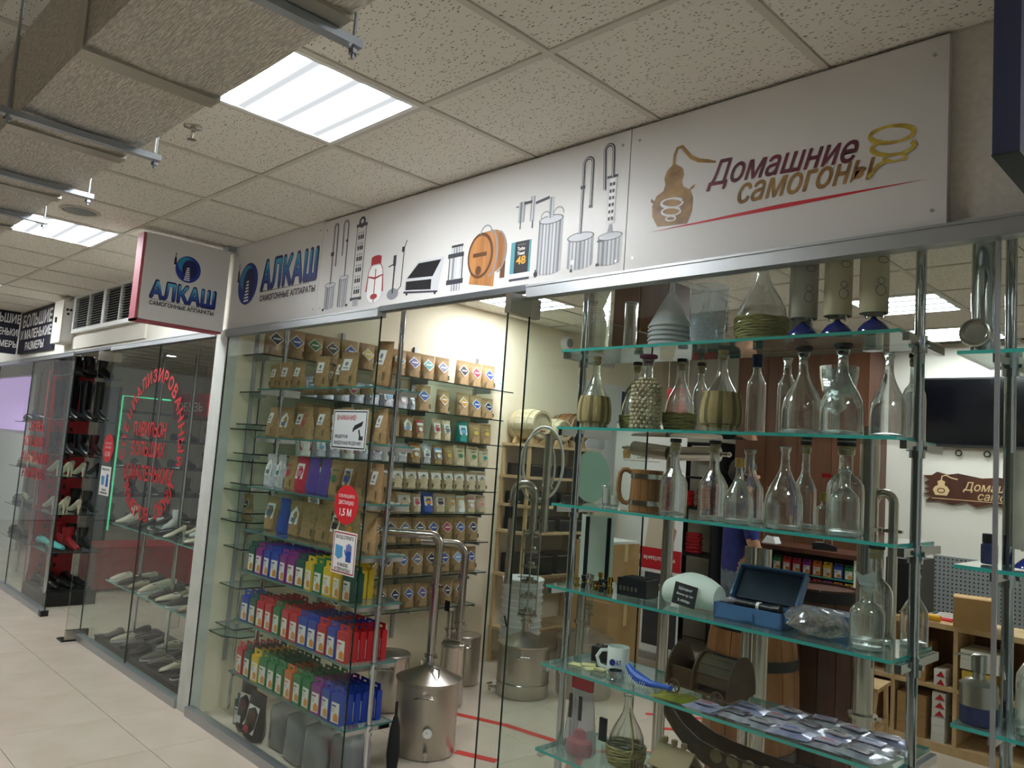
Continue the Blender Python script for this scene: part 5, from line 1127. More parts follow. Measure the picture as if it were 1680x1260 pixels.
# ---- cartons
CC = {'red': 'c0242c', 'blue': '2545a8', 'green': '1e7a45', 'darkgreen': '20564a', 'yellow': 'e0bb2e', 'purple': '8a2a86', 'orange': 'd0702c'}
for k, c in CC.items(): mat('ct_'+k, c, .4)
CM = {}
def carton_meshes(col):
    if col in CM: return CM[col]
    w2, h, d2 = .039, .145, .016
    b = MB(); b.box((-w2, -d2, 0), (w2, d2, h)); bm = b.mesh('box_body', 'ct_'+col, 0)
    tb = MB(); tb.box((-w2, -.0008, h), (-.014, .0008, h+.034)); tb.box((.014, -.0008, h), (w2, .0008, h+.034)); tb.box((-.014, -.0008, h), (.014, .0008, h+.010)); tb.box((-.014, -.0008, h+.022), (.014, .0008, h+.034)); tm = tb.mesh('hang_tab', 'ct_'+col, 0)
    l_ = MB(); l_.add([(-.031, -d2-.0008, .010), (.031, -d2-.0008, .010), (.031, -d2-.0008, .105), (-.031, -d2-.0008, .105)], [(0, 1, 2, 3)]); l_.add([(-.010, -d2-.0012, .016), (.027, -d2-.0012, .016), (.027, -d2-.0012, .045), (.008, -d2-.0012, .058), (-.010, -d2-.0012, .045)], [(0, 1, 2, 3, 4)], 1)
    l_.add([(-.027, -d2-.0012, .085), (.005, -d2-.0012, .085), (.005, -d2-.0012, .093), (-.027, -d2-.0012, .093)], [(0, 1, 2, 3)], 2)
    for q in range(4): l_.add([(-.027, -d2-.0012, .058+q*.006), (-.004, -d2-.0012, .058+q*.006), (-.004, -d2-.0012, .060+q*.006), (-.027, -d2-.0012, .060+q*.006)], [(0, 1, 2, 3)], 3)
    lm = l_.mesh('front_label', ['label_white', 'lb_orange', 'ct_'+col, 'print_grey'], 0)
    CM[col] = (bm, tm, lm); return CM[col]
def carton(x, y, z, col, rz, lbl, grp, rot=None):
    t = thing('carton', lbl, 'carton', (x, y, z), rz, grp, rot); bm, tm, lm = carton_meshes(col)
    link('box_body', bm, t); link('hang_tab', tm, t); link('front_label', lm, t); return t
random.seed(9)
def carton_rows(z, cols, x0, dx, nm, depth=5, skip=()):
    for k, col in enumerate(cols):
        if col is None: continue
        n = depth if not isinstance(col, tuple) else col[1]; c = col if not isinstance(col, tuple) else col[0]
        yaw_ = random.uniform(-.10, .10)
        for j in range(n):
            cn = lambda q: (q[0] if isinstance(q, tuple) else q).replace('darkgreen', 'bottle green')
            nb = f'post end file by {cn(cols[1])}' if k == 0 else f'pole end file by {cn(cols[k-1])}' if k == len(cols)-1 else f'file between {cn(cols[k-1])} and {cn(cols[k+1])}'
            carton(x0+k*dx+j*.004, .105+j*.0405, z, c, yaw_, f'{cn(c)} carton, {["nearest the glass", "second from glass", "third from glass", "fourth from glass", "fifth from glass", "last in line"][j]}, {nb}, {nm} rack shelf', f'{c} cartons on the {nm} rack shelf')
carton_rows(FZ[4], ['darkgreen', 'purple', 'blue', 'blue', 'purple', 'purple', 'darkgreen', 'yellow', 'green', 'yellow', 'yellow', ('darkgreen', 2)], -4.40, .0925, 'fifth')
carton_rows(FZ[5], [('blue', 3), ('darkgreen', 3), 'red', 'red', ('green', 4), 'red', 'red', ('blue', 5), 'blue', 'red', 'blue', 'red'], -4.42, .094, 'sixth', 6)
carton_rows(FZ[6], ['red', 'darkgreen', 'yellow', 'green', 'green', 'green', ('orange', 4), 'green', 'green', 'purple', 'blue', 'blue'], -4.42, .094, 'seventh', 6)
# loose cartons turned sideways at the rack end, showing red and blue sides
# ---- floor goods in the front-left window
def jerrycan(x, y, rz, label):
    t = thing('jerrycan', label, 'jerrycan', (x, y, 0), rz); m = MB(); n = 24
    pf = [(.0, .002), (.085, .002), (.095, .012), (.095, .20), (.088, .225), (.05, .245), (.022, .25), (.022, .268)]
    m.lathe(pf, n, sq=3, cap=False, sy=.8); m.obj('body', 'can_plastic', t, smooth=50)
    MB().lathe([(0, .005), (.083, .005), (.090, .014), (.090, .145), (0, .145)], n, sq=3, cap=False, sy=.8).obj('dark_liquid', 'lb_navy', t, smooth=50)
    MB().lathe([(.026, .262), (.027, .264), (.027, .285), (.024, .287), (0, .287)], 16).obj('cap', 'sticker_red', t)
    MB().tube([(-.06, 0, .235), (-.055, 0, .27), (.0, .02, .275), (.05, .015, .262), (.06, 0, .235)], .009, 8).obj('handle', 'plastic_haze', t)
for k, (x, y, rz) in enumerate([(-4.03, .22, .05), (-3.83, .20, -.05), (-3.63, .20, .04), (-3.435, .24, .03)]): jerrycan(x, y, rz, ('translucent jerrycan of dark liquid beside the black pouches', 'translucent jerrycan of dark liquid, second from the black pouches', 'translucent film wrapped jerrycan with red cap, third from the black pouches', 'translucent jerrycan at the rack pole')[k])
for k, (x, y, h_, ti) in enumerate([(-4.38, .16, .285, -.05), (-4.235, .13, .255, .08)]):
    t = pouch((x, y, .012), 0, .15, h_, .10, 'black_plastic', None, 'red', ('tall black pouch with white roasted nut label at the left of the window floor', 'leaning black pouch with white and crimson label beside the jerrycans')[k], None, rot=(0, ti, .1))
    lm = conform([(rect(-.34, .15, .34, .72), 0), (ell(0, .50, .26, .12, 14), 1), (rect(-.30, .16, .05, .30), 2)], ['label_white', 'wood_dark', 'lb_red' if k else 'label_white'], 'printed_label'); link('printed_label', lm, t, scale=(.15, .10, h_))
carton(-4.50, .17, .002, 'darkgreen', .1, 'dark green carton standing alone on the floor by the post', None)
t = thing('umbrella', 'folded black umbrella leaning by the rack pole', 'umbrella', (-3.245, .36, .004), 0); MB().lathe([(.004, 0), (.02, .04), (.034, .18), (.026, .30), (.010, .36)], 14).obj('folded_canopy', 'black_matte', t); MB().cyl((0, 0, .35), (0, 0, .43), .008, 8).obj('handle', 'black_plastic', t)
# corner glass shelves near the post (mostly empty)
t = thing('corner_shelf', 'small chamfered glass corner shelves beside the white post', 'corner shelf', (-4.75, .2, 0))
for z in (1.76, 1.56, 1.38, 1.19, .5):
    m = MB(); m.prism([(-.085, -.12), (.10, -.12), (.2, -.05), (.2, .10), (-.085, .10)], .008, z0=z-.008); m.mi = [0, 0]+[1]*(len(m.mi)-2); m.obj('glass_shelf', ['shelf_top', 'glass_edge_dark'], t, smooth=0)
m = MB(); m.cyl((-.06, .05, 0), (-.06, .05, 2.38), .010, 10); m.obj('pole', 'chrome', t)
pouch((-4.72, .2, 1.191), 0, .11, .16, .06, 'kraft_side', 'diamond', 'dark', 'brown pouch with dark diamond label on the corner shelf', None)
# ================================================================ STILLS AND POTS
def pot(name, x, y, R, h, label, lid='cone', handles=True, tap=None, mt='brushed', rz=0, ring=0):
    t = thing(name, label, 'pot', (x, y, 0), rz)
    m = MB(); m.lathe([(R*.9, .003), (R*.98, .005), (R, .02), (R, h-.012), (R*1.03, h-.008), (R*1.03, h)], 36); m.obj('kettle', mt, t, smooth=40)
    if ring: MB().torus((0, 0, ring), R, .005, n=36, k=6).obj('weld_ring', 'steel', t)
    if lid == 'cone': MB().lathe([(R*1.05, h+.001), (R*1.06, h+.010), (R*1.0, h+.014), (R*.25, h+.075), (.03, h+.085), (.03, h+.10)], 36).obj('conical_lid', 'brushed', t, smooth=25)
    elif lid == 'flat': MB().lathe([(R*1.05, h+.001), (R*1.05, h+.010), (R*.98, h+.018), (R*.2, h+.028), (.02, h+.03)], 36).obj('lid', 'brushed', t, smooth=25)
    if handles:
        for s in (-1, 1):
            a = s*PI/2+PI/4+(.3 if s > 0 else 0); c, sn = math.cos(a), math.sin(a); q = Vector((-sn, c, 0)); o = Vector((c, sn, 0))
            MB().tube([o*R*.99+q*.05+Vector((0, 0, h-.07)), o*(R+.03)+q*.05+Vector((0, 0, h-.06)), o*(R+.045)+q*.03+Vector((0, 0, h-.05)), o*(R+.045)-q*.03+Vector((0, 0, h-.05)), o*(R+.03)-q*.05+Vector((0, 0, h-.06)), o*R*.99-q*.05+Vector((0, 0, h-.07))], .006, 8).obj('side_handle', 'steel', t)
    if tap is not None:
        c, sn = math.cos(tap), math.sin(tap); o = Vector((c, sn, 0))
        tp = MB(); tp.cyl(o*R*.98+Vector((0, 0, .045)), o*(R+.06)+Vector((0, 0, .045)), .012, 10); tp.cyl(o*(R+.05)+Vector((0, 0, .055)), o*(R+.05)+Vector((0, 0, .02)), .010, 10); tp.cbox(tuple(o*(R+.05)+Vector((0, 0, .07))), (.012, .05, .01)); tp.obj('tap', 'steel', t)
    return t
def thermometer(t, R, z, ang):
    o = Vector((math.cos(ang), math.sin(ang), 0)); a = o*(R-.002)+Vector((0, 0, z)); b = o*(R+.02)+Vector((0, 0, z))
    g = MB(); g.cyl(a, b, .028, 20, 0); g.cyl(b, b+o*.002, .024, 20, 1); g.obj('dial_thermometer', ['steel', 'print_white'], t)
    r = o.cross(Vector((0, 0, 1))); m = MB(); m.tube([b+o*.003, b+o*.003+r*.010+Vector((0, 0, .012))], .0012, 5); m.obj('needle', 'print_black', t)
def clamp(m, p, R, d=(0, 0, 1)):
    p, d = Vector(p), Vector(d); m.cyl(p-d*.008, p+d*.008, R*1.45, 16)
def column(t, pts, R, clamps=(), name='column', mt='steel'):
    m = MB(); m.tube(pts, R, 14)
    o = m.obj(name, mt, t, smooth=50)
    for i, p in enumerate(clamps):
        c = MB(); clamp(c, p[:3], R, p[3] if len(p) > 3 else (0, 0, 1)); c.cbox((p[0]+R*1.7, p[1], p[2]), (.012, .02, .012)); c.obj('clamp', 'steel', o)
    return o
def arcpts(c, R, a0, a1, ax, n=8): # arc in the vertical plane along horizontal unit ax
    return [(c[0]+ax[0]*R*math.cos(a0+(a1-a0)*k/n), c[1]+ax[1]*R*math.cos(a0+(a1-a0)*k/n), c[2]+R*math.sin(a0+(a1-a0)*k/n)) for k in range(n+1)]
VA = (-.707, -.707)                         # along the shop, towards the window's left
A = pot('still', -3.575, .835, .178, .40, 'large brushed steel still pot with dial thermometer and bent pipe', 'cone', True, None)
thermometer(A, .178, .16, -.62); tp = MB(); tp.cyl((.178*.8, -.178*.6, .06), (.235*.8, -.235*.6, .06), .014, 10); tp.cyl((.225*.8, -.225*.6, .07), (.225*.8, -.225*.6, .03), .012, 10); tp.obj('tap', 'steel', A)
column(A, [(0, 0, .47), (0, 0, 1.16)]+arcpts((-.04, -.04, 1.16), .0566, 0, PI/2, (.707, .707))[1:]+[(-.25, -.25, 1.2166)], .026, [(0, 0, .53), (0, 0, .93), (0, 0, 1.05)], 'vapour_pipe')
hd = MB()
for s in (-1, 1): hd.tube([(s*.09-.02, -.03*s, .43), (s*.09-.02, -.03*s, .48), (s*.09+.03, -.03*s, .48), (s*.09+.03, -.03*s, .43)], .005, 6)
hd.obj('lid_handles', 'steel', A)
Cp = pot('still', -4.12, 1.50, .085, .40, 'slim polished steel still with twin pipes and black price tag', 'flat', False, None, 'steel')
column(Cp, [(-.03, -.03, .43), (-.03, -.03, .62)], .022, [(-.03, -.03, .5)], 'lower_column'); column(Cp, [(.02, .02, .43), (.02, .02, 1.0)]+arcpts((-.04, -.04, 1.0), .085, 0, PI/2, (.707, .707))[1:]+[(-.2, -.2, 1.085)], .026, [(.02, .02, .55), (.02, .02, .86)], 'vapour_pipe')
MB().cbox((-.035, -.06, .66), (.05, .004, .07)).obj('price_tag', 'black_matte', Cp, smooth=0)
hd = MB(); hd.tube([(.085, -.01, .38), (.10, -.02, .44), (.0, -.09, .46), (-.07, -.05, .40)], .004, 6); hd.obj('bail_handle', 'steel', Cp)
pot('stock_pot', -4.47, 1.93, .11, .34, 'narrow lidded steel pot behind the slim still', 'flat', True)
pot('stock_pot', -4.30, 1.10, .13, .34, 'dark lidded steel pot behind the large still pot', 'flat', True, None, 'steel')
B = pot('still', -4.04, 2.12, .19, .36, 'steel still with conical lid, sight glass column and curved pipe', 'cone', True, -2.2, ring=.10)
cB = column(B, [(0, 0, .44), (0, 0, .56)], .03, [(0, 0, .52)], 'neck')
sg = MB(); sg.lathe([(.055, .57), (.055, 1.16)], 24, cap=False); sg.obj('sight_glass', 'sight', B)
for k in range(6):
    m = MB(); m.lathe([(.052, 0), (.052, .010)], 20, c=(0, 0, .58+k*.11)); m.lathe([(.015, .01), (.02, .03), (.015, .04)], 10, c=(.02, 0, .58+k*.11)); m.lathe([(.012, .01), (.016, .028), (.012, .036)], 10, c=(-.022, .01, .58+k*.11)); m.lathe([(.056, -.003), (.059, -.003), (.059, .013), (.056, .013)], 22, c=(0, 0, .58+k*.11), cap=False); m.obj('bubble_plate', 'steel', B)
for k in range(4): a = PI/4+k*PI/2; MB().cyl((.062*math.cos(a), .062*math.sin(a), .55), (.062*math.cos(a), .062*math.sin(a), 1.18), .005, 8).obj('tie_rod', 'steel', B)
for z in (.555, 1.16): MB().lathe([(.03, 0), (.075, .002), (.075, .016), (.03, .02)], 24, c=(0, 0, z)).obj('flange', 'steel', B)
column(B, [(0, 0, 1.17), (0, 0, 1.44)]+arcpts((-.055, -.055, 1.44), .078, 0, PI, (.707, .707))[1:]+[(-.11, -.11, .78)], .03, [(0, 0, 1.25), (0, 0, 1.40), (-.11, -.11, 1.38)], 'reflux_arch')
column(B, [(.06, .05, 1.17), (.06, .05, 1.90)], .032, [(.06, .05, 1.5)], 'condenser')
hp = [(.13*math.cos(a)+.03, .08*math.cos(a)+.03, 1.68+.27*math.sin(a)) for a in [2*PI*k/28 for k in range(28)]]
MB().tube(hp, .011, 8, closed=True).obj('silicone_hose', 'white_plastic', B)
MB().tube([(p[0]*.8-.03, p[1]-.02, p[2]*.96+.03) for p in hp], .008, 8, closed=True).obj('silicone_hose', 'white_plastic', B)
MB().cbox((-.12, -.145, 1.30), (.075, .004, .085)).obj('price_tag', 'black_matte', B, smooth=0)
MB().tube([(-.15, -.05, .45), (-.17, -.06, .53)], .007, 8).obj('probe', 'black_plastic', B)
Ep = pot('still', -3.80, 2.52, .205, .40, 'wide steel still pot with glass insert column beside cardboard box', 'cone', True, 2.6)
column(Ep, [(0, 0, .48), (0, 0, .62)], .028, [(0, 0, .58)], 'neck'); MB().lathe([(.045, .62), (.045, 1.1)], 20, cap=False).obj('sight_glass', 'sight', Ep)
for k in range(5): MB().lathe([(.042, 0), (.042, .008)], 18, c=(0, 0, .64+k*.1)).obj('bubble_plate', 'steel', Ep)
for k in range(5):
    t = thing('bucket', 'white plastic bucket nested in the tall stack of buckets', 'bucket', (-4.365, 2.40, .002+k*.098), 0, 'stack of white buckets')
    MB().lathe([(.13, 0), (.135, .003), (.155, .34), (.162, .342), (.162, .355), (.152, .357), (.132, .01), (0, .008)], 30).obj('body', 'white_plastic', t, smooth=40)
    MB().lathe([(.158, .30), (.166, .302), (.166, .312), (.158, .314)], 30, cap=False).obj('rim_band', 'white_plastic', t)
t = thing('bucket_cover', 'white round lid on top of the bucket stack', 'lid', (-4.365, 2.40, .762)); MB().lathe([(.166, -.008), (.168, .0), (.160, .008), (.0, .008)], 30).obj('cap', 'white_plastic', t); MB().lathe([(.0, .0085), (.05, .0095), (.05, .012), (0, .012)], 20).obj('plug', 'grey_plastic', t)
# ================================================================ BACK OF THE STILL SHOP
# --- wooden wall shelving with barrels
sh = thing('wooden_shelving', 'pale wood shelving with barrels on top and black appliances below', 'shelving', (-4.67, 2.95, 0))
MB().box((-.165, .438, 0), (.165, .462, 1.805)).obj('side_panel', 'wood_light', sh, smooth=0)
for x in (-.15, .15): MB().box((x-.013, -.432, 0), (x+.013, -.408, 1.805)).obj('post', 'wood_light', sh, smooth=0)
BZ = [.30, .74, 1.10, 1.32, 1.56, 1.83]
for z in BZ: MB().box((-.165, -.44, z-.024), (.175, .47, z-.001)).obj('shelf_board', 'wood_light', sh, smooth=0)
def barrel(x, y, z, R, L, label, mt, hoop='steel', axis='X', name='barrel'):
    t = thing(name, label, 'barrel', (x, y, z)); N = 16
    for k in range(N):
        a0, a1 = 2*PI*k/N+.01, 2*PI*(k+1)/N-.01; vs = []; m = MB()
        for i in range(7):
            u = i/6; r = R*(.84+.16*math.sin(PI*u)); p = -L/2+L*u
            for rr in (r-.012, r):
                for a in (a0, a1):
                    c, s = rr*math.cos(a), rr*math.sin(a)
                    vs.append((p, c, s+R+.03) if axis == 'X' else (c, s, p+L/2))
        fs = []
        for i in range(6):
            a, b = i*4, i*4+4; fs += [(a+2, a+3, b+3, b+2), (a, b, b+1, a+1), (a, a+2, b+2, b), (a+1, b+1, b+3, a+3)]
        fs += [(0, 1, 3, 2), (24, 26, 27, 25)]
        if axis != 'X': fs = [f[::-1] for f in fs]
        m.add(vs, fs); m.obj('stave', mt, t, smooth=30)
    for u in (.04, .24, .76, .96):
        r = R*(.84+.16*math.sin(PI*u))+.002; h = MB(); p = -L/2+L*u; Mx = (Matrix.Translation((p, 0, R+.03)) @ Matrix.Rotation(PI/2, 4, 'Y')) if axis == 'X' else Matrix.Translation((0, 0, p+L/2))
        h.lathe([(r, -L*.03), (r+.003, -L*.03), (r+.003, L*.03), (r, L*.03)], 28, M=Mx, cap=False); h.obj('hoop', hoop, t)
    for p in (-L/2+.02, L/2-.02):
        Mx = (Matrix.Translation((p, 0, R+.03)) @ Matrix.Rotation(PI/2, 4, 'Y')) if axis == 'X' else Matrix.Translation((0, 0, p+L/2))
        MB().lathe([(0, -.006), (R*.83, -.006), (R*.83, .006), (0, .006)], 28, M=Mx).obj('head', mt, t)
    if axis == 'X':
        for s in (-1, 1): MB().prism([(-R*.8, 0), (R*.8, 0), (R*.62, R*.45), (0, R*.10), (-R*.62, R*.45)], .03, M=Matrix.Translation((s*L*.3, 0, .0015)) @ Matrix.Rotation(PI/2, 4, 'Z') @ Matrix.Rotation(PI/2, 4, 'X')).obj('cradle', 'wood_light', t, smooth=0)
        MB().cyl((L/2-.02, 0, R*.6+.03), (L/2+.03, 0, R*.6+.03), .010, 8).obj('bung', 'wood_mid', t)
    return t
barrel(-4.66, 2.655, 1.832, .135, .30, 'pale oak barrel in film on the wooden shelf, largest of the row', 'barrel_pale', 'barrel_pale')
barrel(-4.62, 2.925, 1.832, .105, .26, 'small pale oak barrel between the larger barrels', 'barrel_pale', 'barrel_pale')
barrel(-4.68, 3.20, 1.832, .14, .28, 'brown oak barrel with steel hoops at the shelf end', 'wood_mid')
def appliance(x, y, z, sx, sy, sz, label, tagtxt=None):
    t = thing('appliance', label, 'appliance', (x, y, z)); MB().box((-sx/2, -sy/2, 0), (sx/2, sy/2, sz)).obj('case', 'black_plastic', t, smooth=0); MB().box((sx/2, -sy*.4, sz*.25), (sx/2+.004, sy*.1, sz*.75)).obj('panel', 'dark_metal', t, smooth=0); MB().box((sx/2, -sy/2, sz-.012), (sx/2+.003, sy/2, sz-.006)).obj('steel_strip', 'steel', t, smooth=0)
    if tagtxt: MB().box((sx/2+.004, sy*.18, .01), (sx/2+.007, sy*.45, .07)).obj('price_tag', 'black_matte', t, smooth=0); text(t, tagtxt, frame((sx/2+.007, 0, 0), (0, 1, 0), (0, 0, 1)), (sy*.315, .03), 'print_white', sy*.2, .02)
k = 0
for z in (1.561, 1.321, 1.101, .741):
    for y in (2.74, 3.14):
        appliance(-4.665, y, z, .28, .34, .10 if z > 1.05 else .16, ['black hob box on the upper wooden shelf nearest the buckets', 'black hob box on the upper wooden shelf below the brown barrel', 'black hob on the second wooden shelf nearest the buckets', 'black hob on the second wooden shelf toward the shop end', 'black keypad appliance on the third wooden shelf nearest the buckets', 'black keypad appliance on the third wooden shelf toward the shop end', 'black appliance on the low wooden shelf nearest the buckets', 'black appliance on the low wooden shelf toward the shop end'][k], None); k += 1
t = thing('hose_coil', 'coil of white silicone hose on the wooden shelving', 'hose', (-4.60, 2.66, .3005)); m = MB()
for q in range(5): m.torus((0, 0, .014+q*.02), .07-.004*(q % 2), .010, n=26, k=8)
m.obj('coil', 'white_plastic', t)
# cardboard boxes
def cbox_(x, y, z, sx, sy, sz, label, rz=0, mt='cardboard', group=None, tape=True):
    t = thing('cardboard_box', label, 'box', (x, y, z), rz, group); MB().box((-sx/2, -sy/2, 0), (sx/2, sy/2, sz)).obj('carton', mt, t, smooth=0)
    if tape: MB().box((-sx/2-.0006, -.022, sz*.7), (sx/2+.0006, .022, sz+.0008)).obj('packing_tape', 'wood_pale', t, smooth=0)
    return t
cbox_(-4.05, 3.05, .001, .42, .42, .62, 'big cardboard box on the floor behind the wide still'); cbox_(-4.05, 3.05, .623, .38, .36, .45, 'cardboard box stacked on the big cardboard box')
tray = thing('foam_sheet', 'white foam sheet lying on the stacked cardboard box', 'foam sheet', (-4.05, 3.05, 1.075)); MB().box((-.18, -.16, 0), (.18, .16, .02)).obj('sheet', 'white_plastic', tray, smooth=0)
# --- banner
bn = thing('roll_up_banner', 'white roll-up banner with red phone band', 'banner', (-4.30, 3.92, 0)); MB().box((-.40, -.04, .0), (.40, .06, .06)).obj('base_cassette', 'alu', bn, smooth=0); MB().cyl((0, .012, .05), (0, .012, 2.12), .008, 8).obj('support_pole', 'alu', bn)
MB().box((-.40, -.002, .06), (.40, .0, 2.12)).obj('canvas', 'print_white', bn, smooth=0); Mb = frame((0, -.0022, 0), (1, 0, 0), (0, 0, 1)); MB().box((-.41, -.008, 2.11), (.41, .008, 2.135)).obj('top_rail', 'alu', bn, smooth=0)
flat(bn, Mb, [(rect(-.40, .79, .40, .98), 0), (rect(-.38, .12, .0, .76), 1), (rect(.02, .12, .38, .76), 2)]+[(rect(-.36+.075*i, .2+.12*j, -.30+.075*i, .28+.12*j), 3) for i in range(4) for j in range(5)]+[(ell(-.06, .885, .03, .03, 16), 4)], ['print_red', 'print_light', 'print_dark', 'print_black', 'print_white'], 'printed_bands')
text(bn, 'dom-samogon.ru', Mb, (-.24, .87), 'print_white', .26, .035, bold=.02, lift=.002); text(bn, '8(495)70-47-66', Mb, (.17, .865), 'print_white', .34, .04, bold=.02, lift=.002)
flat(bn, Mb, [([(.0, .98), (.28, .98), (.25, 1.35), (.20, 1.55), (.06, 1.52), (.03, 1.2)], 0), ([(.22, 1.10), (.32, 1.06), (.34, 1.16), (.26, 1.22)], 1)], ['patent_cream', 'skin'], 'printed_apron_and_hand')
flat(bn, Mb, [([(-.30, 1.78), (-.22, 1.78), (-.21, 1.84), (-.24, 1.90), (-.28, 1.90), (-.31, 1.84)], 0), (rect(-.30, 1.76, .12, 1.765), 0)], ['print_gold'], 'printed_still'); text(bn, 'Домашние', Mb, (-.03, 1.84), 'print_maroon', .3, .05, shear=.3, bold=.015); text(bn, 'самогоны', Mb, (.0, 1.785), 'print_gold', .26, .035, shear=.3, bold=.015)
text(bn, 'Консультация • Самогон', Mb, (0, 2.0), 'print_grey', .6, .03)
sg = thing('hanging_sign', 'small red hanging sign ending in НЫХ near the banner', 'sign', (-3.83, 3.62, 2.13)); MB().box((-.11, 0, 0), (.11, .008, .28)).obj('plate', 'print_red', sg, smooth=0); text(sg, 'ННЫХ', frame((0, 0, 0), (1, 0, 0), (0, 0, 1)), (0, .14), 'print_white', .17, .06, bold=.01)
cw = MB()
for x in (-.1, .1): cw.cyl((x, .004, .28), (x, .004, CZ-2.13-.01), .0015, 4)
cw.obj('cable', 'steel', sg)
hc = thing('hanging_cabinet', 'dark wooden cabinet hung under the shop ceiling', 'cabinet', (-3.08, 2.12, 2.50)); MB().box((-.22, -.12, 0), (.22, .12, .41)).obj('carcass', 'wood_dark', hc, smooth=0)
for s in (-1, 1): d = MB().box((s*.11-.105, -.138, .006), (s*.11+.105, -.121, .404)).obj('door', 'wood_panel', hc, smooth=0); MB().cyl((s*.02, -.145, .1), (s*.02, -.138, .1), .008, 8).obj('knob', 'brass', d)
wb = thing('whiteboard', 'glossy white notice board on the cream wall', 'board', (-4.838, 3.95, 1.25)); MB().box((.001, -.40, 0), (.014, .40, 1.25)).obj('panel', 'white_plastic', wb, smooth=0); MB().box((.0145, .18, .1), (.016, .30, 1.2)).obj('blue_strip', 'lb_navy', wb, smooth=0)
for q in range(3): MB().box((.0145, -.33, .3+q*.3), (.0155, -.05, .52+q*.3)).obj('notice_sheet', 'print_light', wb, smooth=0)
spk = thing('wall_speaker', 'round white wall loudspeaker high on the cream wall', 'speaker', (-4.838, 3.24, 2.80)); MB().lathe([(0, .06), (.05, .06), (.065, .04), (.07, .002), (0, .0015)], 22, M=Matrix.Rotation(PI/2, 4, 'Y')).obj('housing', 'white_plastic', spk); MB().lathe([(0, .066), (.04, .066), (.045, .058)], 20, M=Matrix.Rotation(PI/2, 4, 'Y')).obj('cone', 'grey_plastic', spk)
# --- wardrobe of brown panels on the back wall
wd = thing('wardrobe', 'tall brown wooden wardrobe with plain doors against the back wall', 'wardrobe', (-3.22, 4.86, 0)); MB().box((-.62, -.18, 0), (.62, .235, 2.86)).obj('carcass', 'wood_dark', wd, smooth=0)
for q in range(4): d = MB().box((-.615+q*.31, -.202, .08), (-.31+q*.31, -.182, 2.85)).obj('door', 'wood_panel', wd, smooth=0); MB().cyl((-.62+.31*(q+.5)+(.12 if q % 2 == 0 else -.12), -.21, 1.0), (-.62+.31*(q+.5)+(.12 if q % 2 == 0 else -.12), -.21, 1.2), .008, 8).obj('handle', 'steel', d)
du = thing('tool_shelf', 'dark open shelf holding red tool rolls behind the banner', 'shelf', (-4.25, 4.75, 0))
for x in (-.25, .25): MB().box((x-.012, -.18, 0), (x+.012, .18, 2.0)).obj('side_panel', 'black_matte', du, smooth=0)
for z in (.4, .9, 1.35, 1.65, 1.99): MB().box((-.238, -.18, z-.02), (.238, .18, z-.001)).obj('shelf_board', 'black_matte', du, smooth=0)
for q, (x, z, h_) in enumerate([(-.12, 1.351, .2), (.10, 1.351, .24), (.0, .901, .26)]):
    t = thing('tool_roll', ['red cable bundle on the dark shelf, left of two', 'red cable bundle with white cord beside another on the dark shelf', 'red cable bundle alone on the lower dark shelf'][q], 'bundle', (-4.25+x, 4.68, z)); m = MB()
    for j in range(6): m.torus((0, 0, .02+j*h_/8), .075-.006*(j % 2), .014, n=16, k=6)
    m.obj('loops', 'sticker_red', t); MB().torus((0, -.02, h_*.45), .06, .006, 'Y', 18, 6).obj('white_cord', 'white_plastic', t)
# --- counter with till
ct = thing('counter', 'dark topped shop counter with glass front shelves', 'counter', (-2.86, 4.10, 0))
MB().box((-.52, -.20, 1.12), (.50, .28, 1.155)).obj('worktop', 'wood_dark', ct, smooth=0); MB().box((-.50, .22, .0), (.48, .25, 1.12)).obj('back_panel', 'black_matte', ct, smooth=0)
for x in (-.50, .465): MB().box((x, -.18, 0), (x+.02, .22, 1.12)).obj('side_panel', 'cream_plastic', ct, smooth=0)
for z in (.55, .80, .96): m = MB().box((-.478, -.17, z-.009), (.463, .21, z-.001)); m.mi = [0, 0, 1, 1, 1, 1]; m.obj('glass_shelf', ['shelf_top', 'glass_edge'], ct, smooth=0)
random.seed(2)
for z, hh in ((.96, .1), (.80, .1), (.55, .15)):
    for q in range(11):
        c = ['blue', 'green', 'red', 'red', 'purple', 'orange', 'yellow'][(q+int(z*100)) % 7]; t = carton(-3.28+q*.083, 3.98, z, c, 0, f'{c} flavour carton standing on a glass shelf inside the counter', f'{c} cartons inside the counter'); t.scale = (.85, .85, .62 if z > .9 else .72)
t = thing('card_terminal', 'black card payment terminal on the counter', 'card terminal', (-2.68, 4.06, 1.1565), .3); m = MB(); m.prism([(-.09, 0), (.09, 0), (.09, .03), (.0, .055), (-.09, .05)], .08, M=Matrix.Translation((0, .04, 0)) @ Matrix.Rotation(PI/2, 4, 'X')); m.obj('body', 'black_plastic', t, smooth=0); MB().box((-.07, -.03, .052), (-.01, .03, .056)).obj('screen', 'grey_plastic', t, smooth=0)
t = thing('receipt_printer', 'white till roll holder on the counter', 'printer', (-3.12, 4.04, 1.1565)); MB().prism([(-.06, 0), (.06, 0), (.04, .05), (-.02, .06)], .1, M=Matrix.Translation((0, .05, 0)) @ Matrix.Rotation(PI/2, 4, 'X')).obj('body', 'white_plastic', t, smooth=0); MB().box((-.01, -.03, .058), (.03, .03, .062)).obj('paper_slot', 'black_matte', t, smooth=0)
t = thing('computer_tower', 'black computer tower beside the counter end', 'computer', (-1.98, 3.86, .0), 0)
MB().box((-.1, -.18, .825), (.1, .2, 1.20)).obj('case', 'black_plastic', t, smooth=0); MB().box((-.08, -.186, .86), (.08, -.18, 1.17)).obj('front_bezel', 'dark_metal', t, smooth=0)
